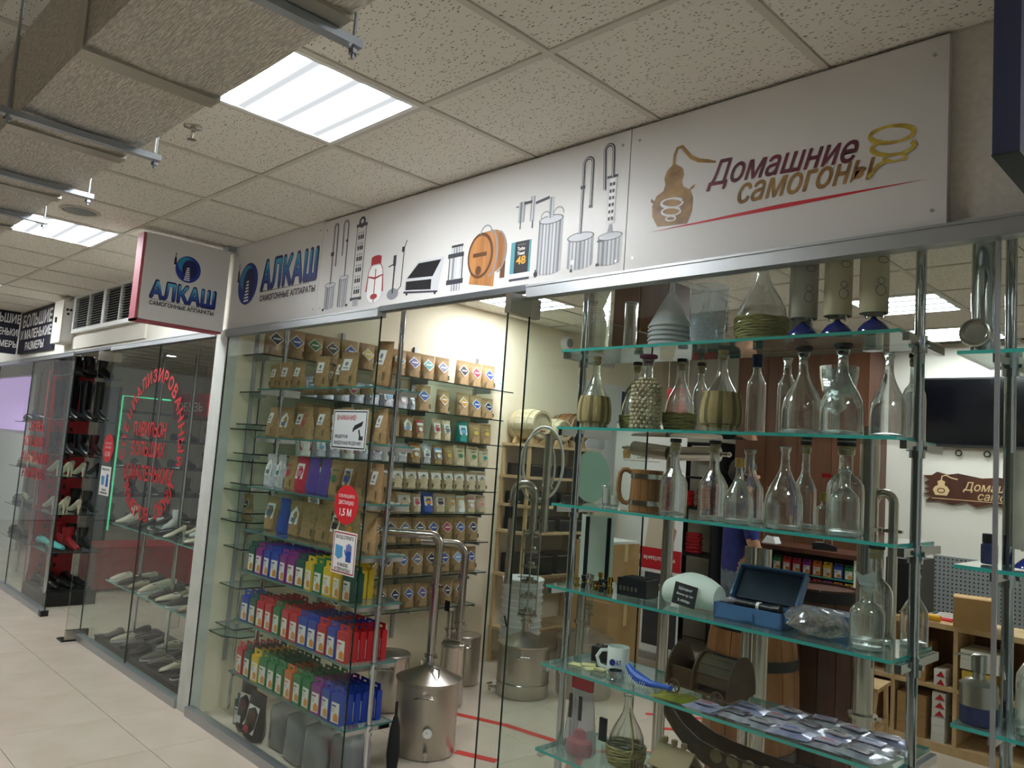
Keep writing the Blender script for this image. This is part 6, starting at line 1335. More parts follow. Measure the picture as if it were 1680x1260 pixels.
# --- big oak barrels
barrel(-2.08, 2.62, .001, .26, 1.06, 'large dark oak barrel standing upright before the counter', 'wood_dark', 'dark_metal', 'Z')
barrel(-2.18, 1.98, .001, .26, .92, 'large brown oak barrel standing upright behind the display rack', 'wood_mid', 'dark_metal', 'Z')
# --- stills between the rack and the barrels
s1_ = pot('still', -2.30, 1.28, .09, .05, 'steel still column with a long horizontal condenser behind the display rack', 'flat', False, None); column(s1_, [(0, 0, .08), (0, 0, 1.78)], .03, [(0, 0, .6), (0, 0, 1.1), (0, 0, 1.5)]); 
column(s1_, [(-.26, .02, 1.80), (-.02, 0, 1.78)], .038, [], 'condenser'); column(s1_, [(.0, 0, 1.78), (.26, .02, 1.79)], .036, [], 'condenser'); m = MB(); m.cyl((.26, .02, 1.79), (.30, .023, 1.79), .012, 8); m.ball((.31, .024, 1.79), .014); m.cyl((-.26, .02, 1.80), (-.34, .025, 1.80), .008, 8); m.obj('nozzle', 'steel', s1_)
s2_ = pot('still', -1.78, 1.30, .12, .05, 'pair of upright steel columns on a base behind the foil packets', 'flat', False, None); column(s2_, [(0, 0, .08), (0, 0, 1.36)], .034, [(0, 0, .6), (0, 0, 1.25)]); column(s2_, [(-.08, .02, .07), (-.08, .02, 1.36)], .028, [(-.08, .02, 1.26)], 'second_column')
s3_ = pot('still', -1.36, 1.42, .12, .05, 'tall steel column with arch and side pipe near the wood sign', 'flat', False, None); column(s3_, [(0, 0, .08), (0, 0, 1.95)], .042, [(0, 0, .7), (0, 0, 1.5)]); column(s3_, [(.10, .02, .9), (.10, .02, 1.62)]+arcpts((.06, .02, 1.62), .04, 0, PI, (1, 0))[1:], .02, [(.10, .02, 1.5)], 'side_pipe'); MB().cyl((-.16, -.02, 1.72), (-.05, 0, 1.72), .006, 8).obj('probe', 'steel', s3_); MB().cyl((-.2, -.025, 1.72), (-.16, -.02, 1.72), .012, 8).obj('red_grip', 'sticker_red', s3_)
s4_ = pot('still', -2.60, .98, .08, .05, 'slim steel column on a round base left of the oak barrel', 'flat', False, None); column(s4_, [(0, 0, .07), (0, 0, 1.62)], .022, [(0, 0, .9)])
# --- person behind the counter
def person():
    t = thing('person', 'person in navy t-shirt and grey jeans standing behind the counter, looking aside', 'person', (-3.13, 3.50, 0), math.radians(52))
    V = [(0, 0, .95), (0, 0, 1.10), (0, -.01, 1.28), (0, 0, 1.42), (.01, 0, 1.52), (.03, 0, 1.60), (.045, 0, 1.70), (.03, 0, 1.78),
         (0, .17, 1.43), (.03, .23, 1.20), (.14, .22, 1.00), (.22, .20, .94), (0, -.17, 1.43), (.02, -.23, 1.20), (.12, -.22, 1.0), (.20, -.20, .94),
         (0, .09, .88), (.02, .10, .50), (-.01, .10, .09), (.10, .11, .03), (0, -.09, .88), (.01, -.10, .50), (-.01, -.10, .09), (.10, -.11, .03)]
    E_ = [(0, 1), (1, 2), (2, 3), (3, 4), (4, 5), (5, 6), (6, 7), (3, 8), (8, 9), (9, 10), (10, 11), (3, 12), (12, 13), (13, 14), (14, 15), (0, 16), (16, 17), (17, 18), (18, 19), (0, 20), (20, 21), (21, 22), (22, 23)]
    R_ = [.15, .15, .16, .13, .055, .07, .10, .075, .075, .05, .038, .03, .075, .05, .038, .03, .095, .07, .05, .04, .095, .07, .05, .04]
    me = bpy.data.meshes.new('body'); me.from_pydata(V, E_, []); o = bpy.data.objects.new('body', me); COL.objects.link(o)
    sk = o.modifiers.new('s', 'SKIN'); sk.use_smooth_shade = True
    if not me.skin_vertices: me.attributes.new('skin', 'FLOAT', 'POINT')
    for i, v in enumerate(me.skin_vertices[0].data): v.radius = (R_[i]*(.78 if i in (0, 1, 2, 3) else 1), R_[i]); v.use_root = (i == 0)
    ss = o.modifiers.new('d', 'SUBSURF'); ss.levels = 3
    dg = bpy.context.evaluated_depsgraph_get(); m2 = bpy.data.meshes.new_from_object(o.evaluated_get(dg)); bpy.data.objects.remove(o)
    m2.materials.clear()
    for k in ('tshirt', 'denim', 'skin', 'black_matte'): m2.materials.append(MAT[k])
    for p in m2.polygons:
        c = p.center; arm = abs(c.y) > .15
        p.material_index = 3 if c.z < .08 else 2 if (c.z > 1.49 or (arm and c.z < 1.22 and c.z > .85)) else 1 if c.z < .96 else 0
        p.use_smooth = True
    b = link('body', m2, t)
    h = MB(); h.ball((.02, 0, 1.735), (.112, .098, .108), n=18, m=10); vs = [v for v in h.v]
    h.v = [(x-.012 if z < 1.72 else x, y, max(z, 1.635) if x < .05 else max(z, 1.745)) for x, y, z in vs]; h.obj('hair', 'hair', t, smooth=60)
    f = MB(); f.ball((.142, 0, 1.69), (.022, .012, .018), n=8, m=6)
    for s in (-1, 1): f.ball((.04, s*.098, 1.69), (.018, .010, .028), n=8, m=6)
    f.obj('ears_and_nose', 'skin', t)
    e2 = MB()
    for s in (-1, 1): e2.ball((.128, s*.034, 1.71), (.008, .012, .006), n=8, m=6)
    e2.obj('eyes', 'black_matte', t); MB().ball((.128, 0, 1.645), (.008, .024, .005), n=8, m=6).obj('mouth', 'print_dkred', t)
    for s in (-1, 1):
        hm = MB(); w0 = Vector((.21, s*.20, .935)); hm.ball(tuple(w0+Vector((.03, 0, -.012))), (.045, .034, .016), n=10, m=6)
        for q in range(4): y = s*.20+(-.024+q*.016); L_ = .06+.008*(q in (1, 2)); hm.tube([(.27, y, .925), (.27+L_*.55, y*1.01, .915), (.27+L_, y*1.01, .895)], [.009, .0085, .007], 7)
        hm.tube([(.22, s*.172, .93), (.255, s*.155, .925), (.285, s*.15, .915)], [.010, .009, .008], 7); hm.obj('hand', 'skin', t)
person()
# --- cube shelf
cs = thing('cube_shelf', 'low pale wood cube shelf packed with small boxes', 'shelf', (-1.84, 3.80, 0))
for z0, z1 in ((0, .06), (.395, .42), (.785, .82)): MB().box((-.53, -.2, z0), (.75, .2, z1)).obj('shelf_board', 'wood_light', cs, smooth=0)
for x in (-.53, -.16, .22, .725): MB().box((x, -.198, .06), (x+.025, .198, .785)).obj('divider', 'wood_light', cs, smooth=0)
MB().box((-.5, .185, .06), (.72, .198, .785)).obj('back_panel', 'wood_mid', cs, smooth=0)
def small_boxes(x0, x1, z0, rows_, lab_, grp, mt='cardboard', hh=.06, tri=False, dep=.26):
    for j in range(rows_):
        t = thing('storage_box', lab_, 'box', ((x0+x1)/2, 3.74, z0+.001+j*(hh+.002)), random.uniform(-.02, .02), grp); w2 = (x1-x0)/2; MB().box((-w2, -dep/2, 0), (w2, dep/2, hh)).obj('carton', mt, t, smooth=0); MB().box((-w2-.0005, -.012, hh*.4), (w2+.0005, .012, hh+.0006)).obj('tape', 'wood_pale', t, smooth=0)
        if tri: flat(t, frame((0, -dep/2, 0), (1, 0, 0), (0, 0, 1)), [([(-w2*.6, .004), (w2*.9, .004), (w2*.2, hh*.85)], 0)], ['print_red'], 'red_triangle', .001)
small_boxes(-2.31, -2.13, .06, 3, 'flat brown box in the left bay of the cube shelf', 'flat brown boxes in the left bay'); small_boxes(-1.96, -1.79, .42, 4, 'flat brown box stacked in the upper middle bay of the cube shelf', 'flat brown boxes in the upper bay'); small_boxes(-1.96, -1.78, .06, 4, 'brown carton stacked in the lower middle bay of the cube shelf', 'brown cartons in the lower bay', hh=.065)
small_boxes(-1.745, -1.665, .06, 3, 'plain white box in the lower middle bay of the cube shelf', 'plain white boxes', 'white_plastic', .05); small_boxes(-1.745, -1.665, .06+.16, 3, 'white box with red triangle stacked on the plain white boxes', 'red triangle boxes', 'white_plastic', .05, True)
small_boxes(-1.735, -1.665, .42, 2, 'white box with red triangle in the upper middle bay', 'red triangle boxes in the upper bay', 'white_plastic', .05, True)
small_boxes(-1.57, -1.50, .42, 1, 'lime green box in the right bay of the cube shelf, leftmost', None, 'lb_yellow', .13); small_boxes(-1.47, -1.40, .42, 1, 'lime green box in the right bay of the cube shelf, second', None, 'lb_yellow', .13); small_boxes(-1.58, -1.36, .56, 2, 'white and orange box lying on the lime green boxes', 'white boxes on the lime boxes', 'label_white', .06)
cbox_(-1.52, 3.68, .822, .24, .22, .19, 'small cardboard box sitting on the cube shelf', .25)
def tool(x, y, z, label, c1, c2, kind):
    t = thing('hand_tool', label, 'tool', (x, y, z), .0 if kind else -.1)
    if kind: MB().cyl((0, 0, .022), (.12, 0, .022), .021, 12).obj('grip', c1, t); MB().cyl((-.14, 0, .022), (0, 0, .022), .006, 8).obj('shaft', c2, t)
    else:
        for s in (-1, 1): MB().tube([(0, 0, .012), (.05, s*.015, .012), (.14, s*.03, .012)], .009, 8).obj('grip', c1, t)
        MB().tube([(0, 0, .012), (-.04, 0, .012), (-.07, 0, .012)], [.012, .010, .003], 8).obj('jaw', c2, t)
mat('tool_yellow', 'e3a81c', .4)
tool(-1.83, 3.64, .822, 'screwdriver with thick yellow grip on the cube shelf', 'tool_yellow', 'steel', 1); tool(-1.79, 3.73, .822, 'red handled pliers on the cube shelf', 'sticker_red', 'dark_metal', 0)
t = thing('cable_coil', 'loose white cable coil on the cube shelf', 'cable', (-1.74, 3.91, .822)); m = MB(); [m.torus((0, 0, .006+q*.008), .075-.01*q, .005, n=24, k=6) for q in range(3)]; m.obj('coil', 'white_plastic', t)
# --- wall furnishings
pg = thing('pegboard', 'grey perforated metal panel on the back wall', 'pegboard', (-1.9, 5.098, .35)); MB().box((-.30, -.012, 0), (.42, -.001, .80)).obj('sheet', 'grey_plastic', pg, smooth=0); hm = MB()
for i in range(22):
    for j in range(24): hm.lathe([(.0075, 0), (0, .0002)], 6, M=Matrix.Translation((-.28+i*.032, -.0124, .02+j*.033)) @ Matrix.Rotation(PI/2, 4, 'X'), cap=False)
ho = hm.obj('holes', 'black_matte', pg, smooth=0); ho['kind'] = 'stuff'
wsn = thing('wooden_sign', 'dark carved plank sign with pale Домашние самогоны lettering', 'sign', (-1.72, 5.098, 1.575)); up = [(-.52, .20), (-.57, .235), (-.50, .24), (-.46, .27), (-.38, .25), (-.30, .265), (-.12, .235), (.0, .25), (.12, .225), (.3, .25), (.42, .23), (.5, .25), (.55, .22)]
dn = [(.55, .03), (.48, .0), (.40, .03), (.3, .0), (.16, .035), (.08, .0), (-.06, .03), (-.16, .0), (-.24, .035), (-.34, .005), (-.44, .03), (-.55, .02), (-.5, .06), (-.56, .08), (-.51, .10), (-.56, .125), (-.51, .14), (-.56, .17)]
Mw = frame((0, -.001, 0), (1, 0, 0), (0, 0, 1)); MB().prism(up+dn, .025, M=Mw).obj('plank', 'wood_dark', wsn, smooth=0); Mw2 = frame((0, -.027, 0), (1, 0, 0), (0, 0, 1))
text(wsn, 'Домашние', Mw2, (-.02, .115), 'wood_pale', .48, .085, shear=.25, bold=.012); text(wsn, 'самогоны', Mw2, (.05, .058), 'wood_pale', .40, .05, shear=.25, bold=.012)
flat(wsn, Mw2, [([(-.47, .075), (-.38, .075), (-.36, .12), (-.38, .15), (-.40, .16), (-.395, .19), (-.425, .205), (-.455, .19), (-.45, .16), (-.475, .145), (-.49, .12)], 0)]+[(q, 0) for q in quads([(-.425, .20), (-.42, .235), (-.39, .245), (-.35, .225), (-.30, .215)], .010)]+[(q, 1) for q in quads(ell(-.425, .115, .028, .018, 14)+[(-.397, .115)], .008)], ['wood_pale', 'wood_dark'], 'carved_still')
flat(wsn, Mw2, [(rect(-.50, .045, .45, .051), 0)], ['wood_pale'], 'carved_line')
tv = thing('television', 'large black flat television on the back wall', 'television', (-1.70, 5.098, 2.06)); MB().box((-.67, -.06, 0), (.67, -.012, .58)).obj('housing', 'black_plastic', tv, smooth=0); MB().box((-.655, -.062, .02), (.655, -.0602, .565)).obj('screen', 'tv_screen', tv, smooth=0); MB().box((-.2, -.012, .2), (.2, -.001, .4)).obj('wall_mount', 'dark_metal', tv, smooth=0)
for x in (-.32, -.11): MB().torus((x, -.02, -.05), .022, .005, 'Y', 16, 6).obj('cable_loop', 'black_plastic', tv)
# steel canisters, step stool
for x, y, h_, lb in ((-2.60, 3.42, .34, 'tall polished steel canister beside the step stool'), (-2.42, 3.50, .36, 'polished steel canister behind the tall canister')):
    t = thing('canister', lb, 'canister', (x, y, 0)); MB().lathe([(.085, .001), (.09, .006), (.09, h_-.02), (.092, h_-.015)], 26).obj('body', 'brushed', t); MB().lathe([(.094, h_-.02), (.094, h_), (.07, h_+.008), (0, h_+.01)], 26).obj('lid', 'steel', t); MB().lathe([(.0905, .0), (.093, .002), (.093, .02), (.0905, .022)], 26, cap=False).obj('base_ring', 'dark_metal', t)
st = thing('step_stool', 'plain pale wood step stool on the shop floor', 'stool', (-2.08, 3.22, 0), .1); MB().box((-.17, -.15, .40), (.17, .15, .425)).obj('seat', 'wood_light', st, smooth=0); MB().box((-.15, -.26, .19), (.15, -.11, .21)).obj('step', 'wood_light', st, smooth=0)
for s in (-1, 1):
    for a, b in (((-.12, .40), (-.27, 0)), ((.11, .40), (.15, 0))):
        q = bar(a, b, .045); MB().prism(q, .02, M=Matrix.Translation((s*.14, 0, 0)) @ Matrix.Rotation(PI/2, 4, 'Z') @ Matrix.Rotation(PI/2, 4, 'X')).obj('leg', 'wood_light', st, smooth=0)
    MB().box((s*.14, -.2, .17), (s*.14+.018, .12, .19)).obj('stretcher', 'wood_light', st, smooth=0)
tb = thing('plastic_tub', 'clear plastic tub under the step stool', 'tub', (-2.20, 3.62, .0)) if False else None
# ================================================================ SECOND GLASS RACK (beyond the pane joint)
R2 = [2.066, 1.505, 1.105, .72]
glass_rack('display_rack', 'chrome pole rack beyond the glass joint with cobalt goblets and cut bottles', -.645, .60, .10, .42, R2, (-.555, .5), .25)
t = thing('still_column', 'short polished steel column with clamp flange on the far rack', 'still part', (-.60, .165, 2.067)); MB().lathe([(.030, .0), (.030, .30)], 20, cap=False).obj('tube', 'chrome', t); m = MB(); m.lathe([(0, -.012), (.036, -.012), (.036, .012), (0, .012)], 22, M=Matrix.Translation((-.005, -.042, .045)) @ Matrix.Rotation(PI/2, 4, 'X')); m.torus((-.005, -.058, .045), .033, .006, 'Y', 22, 8); m.obj('clamp_flange', 'steel', t); MB().lathe([(.030, .30), (.05, .33), (.052, .333)], 20, cap=False).obj('spout', 'chrome', t)
for q, (x, y) in enumerate([(-.44, .22), (-.28, .2), (-.12, .22)]):
    t = thing('still_column', 'tall polished steel tube standing on the far rack', 'still part', (x, y, 2.067), 0, 'steel tubes on the far rack'); MB().lathe([(.035, 0), (.035, .01), (.026, .015), (.026, .5), (.035, .505), (.035, .515)], 20).obj('tube', 'chrome', t); c = MB(); clamp(c, (0, 0, .25), .026); c.obj('clamp', 'steel', t)
for q, x in enumerate((-.49, -.38, -.27, -.16)):
    t = thing('wrapped_goblet', 'cobalt footed glass in a grey paper sleeve on the far rack', 'glass', (x, .20, 1.506), 0, 'wrapped goblets on the far rack'); MB().lathe([(.0, 0), (.040, .002), (.038, .010), (.022, .026), (.008, .034), (.006, .045)], 22).obj('foot', 'cobalt', t, smooth=60); MB().lathe([(.042, .05), (.042, .30)], 20, cap=False).obj('paper_sleeve', 'sleeve_grey', t); MB().lathe([(.024, .045), (.03, .06), (.031, .14)], 20, cap=False).obj('bowl', 'bottle', t)
t = thing('spice_jar', 'small dark purple jar with black lid on the far rack', 'jar', (-.592, .22, 1.506)); MB().lathe([(.018, 0), (.02, .003), (.02, .05), (.014, .056)], 16).obj('jar', 'lb_navy', t); MB().lathe([(.017, .056), (.017, .078), (.015, .08)], 16).obj('lid', 'black_plastic', t)
t = thing('hookah_flask', 'steel flask with dark violet base and spout on the far rack', 'flask', (-.597, .16, 1.106)); MB().lathe([(.042, 0), (.044, .003), (.044, .045)], 24).obj('violet_base', 'lb_navy', t); MB().lathe([(.0445, .045), (.0445, .098), (.03, .108), (.016, .112), (.012, .13)], 24).obj('steel_body', 'brushed', t); m = MB(); m.lathe([(.018, .13), (.018, .17), (.014, .172)], 16); m.tube([(0, 0, .165), (-.04, -.02, .168), (-.05, -.025, .163)], .003, 6); m.obj('pump_head', 'steel', t)
for q, (x, y) in enumerate([(-.50, .31), (-.47, .18), (-.38, .28), (-.36, .16), (-.26, .28), (-.24, .17), (-.13, .25)]):
    bt = bottle('wine', x, y, 1.106, .045, .25, 'cut glass carved bottle crowding the far rack', None, 2, 'cut bottles on the far rack')
    m = MB()
    for i in range(5):
        for k in range(10): a = 2*PI*(k+.5*(i % 2))/10; m.ball((.017*math.cos(a), .017*math.sin(a), .16+i*.017), (.006, .006, .006), n=5, m=3)
    m.obj('cut_beads', 'bottle_thick', bt, smooth=0)
t = thing('storage_crate', 'black plastic crate on the low shelf of the far rack', 'crate', (-.32, .26, .721)); m = MB(); m.box((-.18, -.13, 0), (.2, .14, .01)); m.box((-.18, -.13, .01), (.2, -.12, .16)); m.box((-.18, .13, .01), (.2, .14, .16)); m.box((-.18, -.12, .01), (-.17, .13, .16)); m.box((.19, -.12, .01), (.2, .13, .16)); m.obj('tub', 'black_plastic', t, smooth=0); MB().box((-.1, -.133, .03), (.08, -.1305, .11)).obj('paper_label', 'white_plastic', t, smooth=0)
# neighbour's blade sign
t = thing('blade_sign', 'black edged projecting sign of the next shop', 'sign', (-.385, -.28, 2.335)); MB().box((-.023, -.27, 0), (.023, .27, .565)).obj('panel', 'navy_sign', t, smooth=0); MB().box((-.0235, -.272, -.004), (.0235, .272, .0)).obj('edge_trim', 'black_plastic', t, smooth=0)
# ================================================================ SHOE SHOP
# --- shoe shapes: lofted body along x (toe at +x), shared meshes
def loft(secs, n=10):
    vs = []
    for x, zc, hw, hh, fl in secs:
        for k in range(n):
            a = 2*PI*k/n; y = hw*math.cos(a); z = zc+hh*math.sin(a); vs.append((x, y, max(z, fl)))
    fs = [(i*n+k, (i+1)*n+k, (i+1)*n+(k+1) % n, i*n+(k+1) % n) for i in range(len(secs)-1) for k in range(n)]
    return vs, fs+[tuple(range(n)), tuple((len(secs)-1)*n+k for k in range(n-1, -1, -1))]
SHOES = {}
def shoe_meshes(kind, mt):
    if (kind, mt) in SHOES: return SHOES[(kind, mt)]
    parts = []
    if kind in ('flat', 'sneaker'):
        hh = .035 if kind == 'flat' else .045
        m = MB(); m.add(*loft([(-.13, .045, .028, hh, .012), (-.10, .05, .036, hh+.012, .012), (-.03, .048, .034, hh+.008, .012), (.04, .042, .042, hh-.004, .012), (.10, .034, .043, .026, .012), (.14, .028, .025, .014, .012)])); parts.append(('upper', m.mesh('upper', mt, 50)))
        m = MB(); m.prism([(-.135, -.03), (-.06, -.034), (.0, -.033), (.07, -.045), (.12, -.042), (.148, -.018), (.148, .018), (.12, .042), (.07, .045), (.0, .033), (-.06, .034), (-.135, .03)], .014); parts.append(('sole', m.mesh('sole', 'white_plastic' if kind == 'sneaker' else 'leather_dark', 0)))
        m = MB(); m.lathe([(.027, .0), (.022, -.012), (0, -.016)], 14, M=Matrix.Translation((-.075, 0, .098 if kind == 'sneaker' else .094)) @ Matrix.Scale(1.6, 4, (1, 0, 0)), cap=False); parts.append(('lining', m.mesh('lining', 'leather_dark', 50)))
    elif kind == 'pump':
        m = MB(); m.add(*loft([(-.11, .115, .022, .030, .0), (-.085, .112, .030, .032, .085), (-.03, .085, .028, .026, .058), (.04, .045, .036, .026, .018), (.09, .028, .038, .022, .006), (.135, .018, .018, .010, .004)])); parts.append(('upper', m.mesh('upper', mt, 50)))
        m = MB(); m.lathe([(.009, 0), (.010, .03), (.022, .088)], 10, M=Matrix.Translation((-.098, 0, 0))); parts.append(('heel', m.mesh('heel', mt, 50)))
    elif kind in ('boot', 'ankle'):
        H = .36 if kind == 'boot' else .15
        m = MB(); m.add(*loft([(-.11, .075, .030, .05, .035), (-.08, .08, .036, .06, .035), (-.02, .075, .036, .055, .025), (.05, .045, .042, .035, .008), (.10, .032, .042, .026, .006), (.14, .022, .024, .014, .005)])); parts.append(('foot', m.mesh('foot', mt, 50)))
        m = MB(); m.lathe([(.042, .07), (.044, .12), (.05, .07+H*.5), (.056, .07+H*.85), (.052, .07+H)], 16, M=Matrix.Translation((-.065, 0, 0))); parts.append(('shaft', m.mesh('shaft', mt, 50)))
        m = MB(); m.box((-.125, -.026, 0), (-.065, .026, .045)); parts.append(('heel', m.mesh('heel', 'leather_dark', 0)))
    SHOES[(kind, mt)] = parts; return parts
def shoe(kind, mt, loc, rz, label, group, sc=1):
    t = thing({'flat': 'shoe', 'sneaker': 'sneaker', 'pump': 'heeled_shoe', 'boot': 'tall_boot', 'ankle': 'ankle_boot'}[kind], label, 'shoe', loc, rz, group); t.scale = (sc,)*3
    for nme, me in shoe_meshes(kind, mt): link(nme, me, t)
    return t
MN = {'leather_black': 'black leather', 'leather_dark': 'dark brown', 'patent_cream': 'cream', 'suede_grey': 'grey suede', 'suede_sand': 'sand suede', 'turquoise': 'turquoise', 'white_plastic': 'white', 'red_vinyl': 'red', 'lb_navy': 'navy'}
KN = {'flat': 'flat shoe', 'sneaker': 'sneaker', 'pump': 'high heeled shoe', 'boot': 'tall boot', 'ankle': 'ankle boot'}
# --- boot rack at the doorway
rk = thing('boot_rack', 'chrome and glass boot rack on a black plinth in the shoe shop doorway', 'display rack', (-8.62, .32, 0)); BZ2 = [1.765, 1.42, 1.22, .86, .50]
MB().box((-.42, -.24, 0), (.30, .22, .13)).obj('plinth', 'black_plastic', rk, smooth=0)
for x, y in ((.27, -.225), (-.40, -.225)): m = MB(); m.cyl((x, y, .13), (x, y, 2.36), .014, 12); m.obj('pole', 'chrome', rk)
for z in BZ2+[2.20]: m = MB().box((-.42, -.24, z-.0092), (.30, .22, z-.0012)); m.mi = [0, 0, 1, 1, 1, 1]; m.obj('glass_shelf', ['shelf_top', 'glass_edge_dark'], rk, smooth=0)
up_ = thing('slotted_panel', 'tall dark red slotted panel behind the boot rack', 'panel', (-9.12, .22, 0)); MB().box((-.03, -.12, 0), (.03, .30, 2.36)).obj('board', 'red_vinyl', up_, smooth=0); sl_ = MB()
for k in range(22): sl_.box((.0301, -.01, .15+k*.1), (.032, .02, .19+k*.1)); sl_.box((.0301, .12, .15+k*.1), (.032, .15, .19+k*.1))
sl_.obj('slots', 'black_matte', up_, smooth=0)
random.seed(4)
for z, lst in ((2.201, [('ankle', 'leather_black')]*3), (1.766, [('boot', 'leather_black')]*3), (1.421, [('ankle', 'leather_black')]*3), (1.221, [('pump', 'patent_cream'), ('pump', 'patent_cream'), ('pump', 'leather_black')]), (.861, [('pump', 'patent_cream'), ('pump', 'patent_cream'), ('ankle', 'leather_black')]), (.501, [('flat', 'turquoise'), ('ankle', 'red_vinyl'), ('ankle', 'leather_black')]), (.1312, [('flat', 'leather_black')]*3)):
    for k, (kd, mt) in enumerate(lst):
        zl = {2.201: 'uppermost', 1.766: 'second', 1.421: 'third', 1.221: 'fourth', .861: 'fifth', .501: 'sixth', .1312: 'plinth'}[z]
        for rep in range(2):
            if kd == 'boot' and rep: pass
            shoe(kd, mt, (-8.90+rep*.36, .19+k*.13, z), .25 if kd != 'pump' else PI+.1, f'{MN[mt]} {KN[kd]} on the {zl} level of the doorway boot rack', f'{MN[mt]} {KN[kd]}s {zl} level', .95 if kd != 'boot' else .93)
# --- red bench, boxes, LED frame
bn = thing('bench', 'long red upholstered bench along the shoe shop side', 'bench', (-9.2, 1.75, 0)); MB().box((-.25, -1.05, .02), (.28, 1.12, .36)).obj('base', 'bench_red', bn, smooth=0); m = MB(); m.box((-.27, -1.07, .362), (.30, 1.14, .46)); m.obj('cushion', 'bench_red', bn, smooth=0)
for x in (-.2, .22):
    for y in (-1.0, 1.05): MB().cyl((x, y, 0), (x, y, .02), .03, 10).obj('foot', 'black_plastic', bn)
led = thing('led_frame', 'green glowing LED tube frame round the shoe shelves', 'LED light', (-9.67, 1.02, 0)); m = MB(); m.tube([(0, 0, .55), (0, 0, 2.10), (0, .55, 2.10)], .010, 8); m.obj('tube', 'led_green', led); [MB().box((-.031, -.014, z-.02), (-.008, .014, z+.02)).obj('clip', 'dark_metal', led, smooth=0) for z in (.64, 1.3, 1.96)]
# side shelves above the bench
ss = thing('wall_shelving', 'dark shelving of shoes above the red bench', 'shelving', (-10.0, 1.9, 0))
for z in (.62, .95, 1.28, 1.61, 1.94): MB().box((-.30, -.9, z-.02), (.30, 1.0, z-.001)).obj('shelf_board', 'dark_metal', ss, smooth=0)
for y in (-.9, 1.0): MB().box((-.30, y-.015, 0), (.30, y+.015, 2.2)).obj('side_panel', 'dark_metal', ss, smooth=0)
for z in (.621, .951, 1.281, 1.611):
    for k in range(8):
        mt = ['leather_black', 'suede_grey', 'leather_dark', 'lb_navy'][(k+int(z*10)) % 4]; shoe(['flat', 'ankle', 'sneaker'][(k+int(z*7)) % 3], mt, (-9.92, 1.12+k*.22, z), 0, f'{MN[mt]} shoe on the dark shelving above the bench', f'{MN[mt]} shoes above the bench', .95)
# --- window display: three glass shelf levels behind the pane
wr = glass_rack('display_rack', 'low glass shelf rack of sandals and shoes behind the shoe shop pane', -6.80, -5.06, .10, .50, [.50, .95], (-6.6, -5.95, -5.2), .288, 2.36, .061)
pl = thing('plinth', 'dark low plinth under the shoe shop window shoes', 'plinth', (-5.95, .32, 0)); MB().box((-.88, -.24, 0), (.88, .24, .05)).obj('base', 'leather_dark', pl, smooth=0); MB().box((-.885, -.245, .0505), (.885, .245, .06)).obj('top_sheet', 'dark_metal', pl, smooth=0)
random.seed(8)
for z, mts, kinds, nm in ((.0615, ['suede_grey', 'leather_dark', 'patent_cream', 'suede_grey', 'leather_black'], ['flat', 'sneaker', 'flat'], 'plinth'), (.501, ['suede_sand', 'patent_cream', 'suede_grey', 'leather_dark', 'suede_sand'], ['sneaker', 'flat', 'flat'], 'lower glass shelf'), (.951, ['patent_cream', 'white_plastic', 'suede_grey', 'leather_black', 'leather_dark'], ['ankle', 'flat', 'pump'], 'upper glass shelf')):
    for k in range(9):
        for j in range(2):
            x = -6.70+k*.19+(.05 if k == 4 else 0); 
            if x > -5.12 or min(abs(x+6.6), abs(x+5.95), abs(x+5.2)) < .052: continue
            if z > .9 and k in (3, 6) and j == 0: continue
            mt = mts[(k*2+j+int(random.random()*2)) % 5]; kd = kinds[(k+j) % 3]
            shoe(kd, mt, (x, .185+j*.20, z), -PI/2+random.uniform(-.5, .5), f'{MN[mt]} {KN[kd]} on the {nm} of the shoe shop window', f'{MN[mt]} {KN[kd]}s on the {nm}', .62 if kd != 'ankle' else .66)
# pale woven handbag-like cone and flowers in the window
t = thing('lace_hat', 'white ruffled cone shaped display on the upper window shelf', 'ornament', (-5.22, .74, .0)); m = MB()
MB().cyl((0, 0, 0), (0, 0, .95), .012, 8).obj('stand', 'chrome', t); MB().lathe([(.1, .0), (.1, .01)], 16).obj('foot', 'chrome', t)
for i in range(7): m.lathe([(.20-.026*i, .95+i*.05), (.215-.026*i, .96+i*.05), (.17-.024*i, 1.01+i*.05)], 18)
m.obj('ruffles', 'white_plastic', t, smooth=0)
t = thing('sunflower_bunch', 'bunch of artificial sunflowers behind the window shoes', 'flowers', (-5.85, .85, 0)); MB().lathe([(.06, 0), (.08, .3), (.07, .31)], 16).obj('vase', 'leather_dark', t); lf = MB(); random.seed(6)
for k in range(9): a = k*.7; lf.tube([(0, 0, .28), (.08*math.cos(a), .08*math.sin(a), .5), (.15*math.cos(a), .15*math.sin(a), .62+.03*(k % 3))], .005, 5)
lf.obj('stems', 'ct_green', t)
for k in range(9):
    a = k*.7; f_ = MB(); c = (.15*math.cos(a), .15*math.sin(a)-.01, .63+.03*(k % 3)); f_.ball(c, (.018, .018, .012), 0)
    for q in range(8): b = q*PI/4; f_.ball((c[0]+.028*math.cos(b), c[1], c[2]+.028*math.sin(b)), (.012, .005, .012), 1, n=6, m=4)
    f_.obj('flower', ['leather_dark', 'tool_yellow'], t)
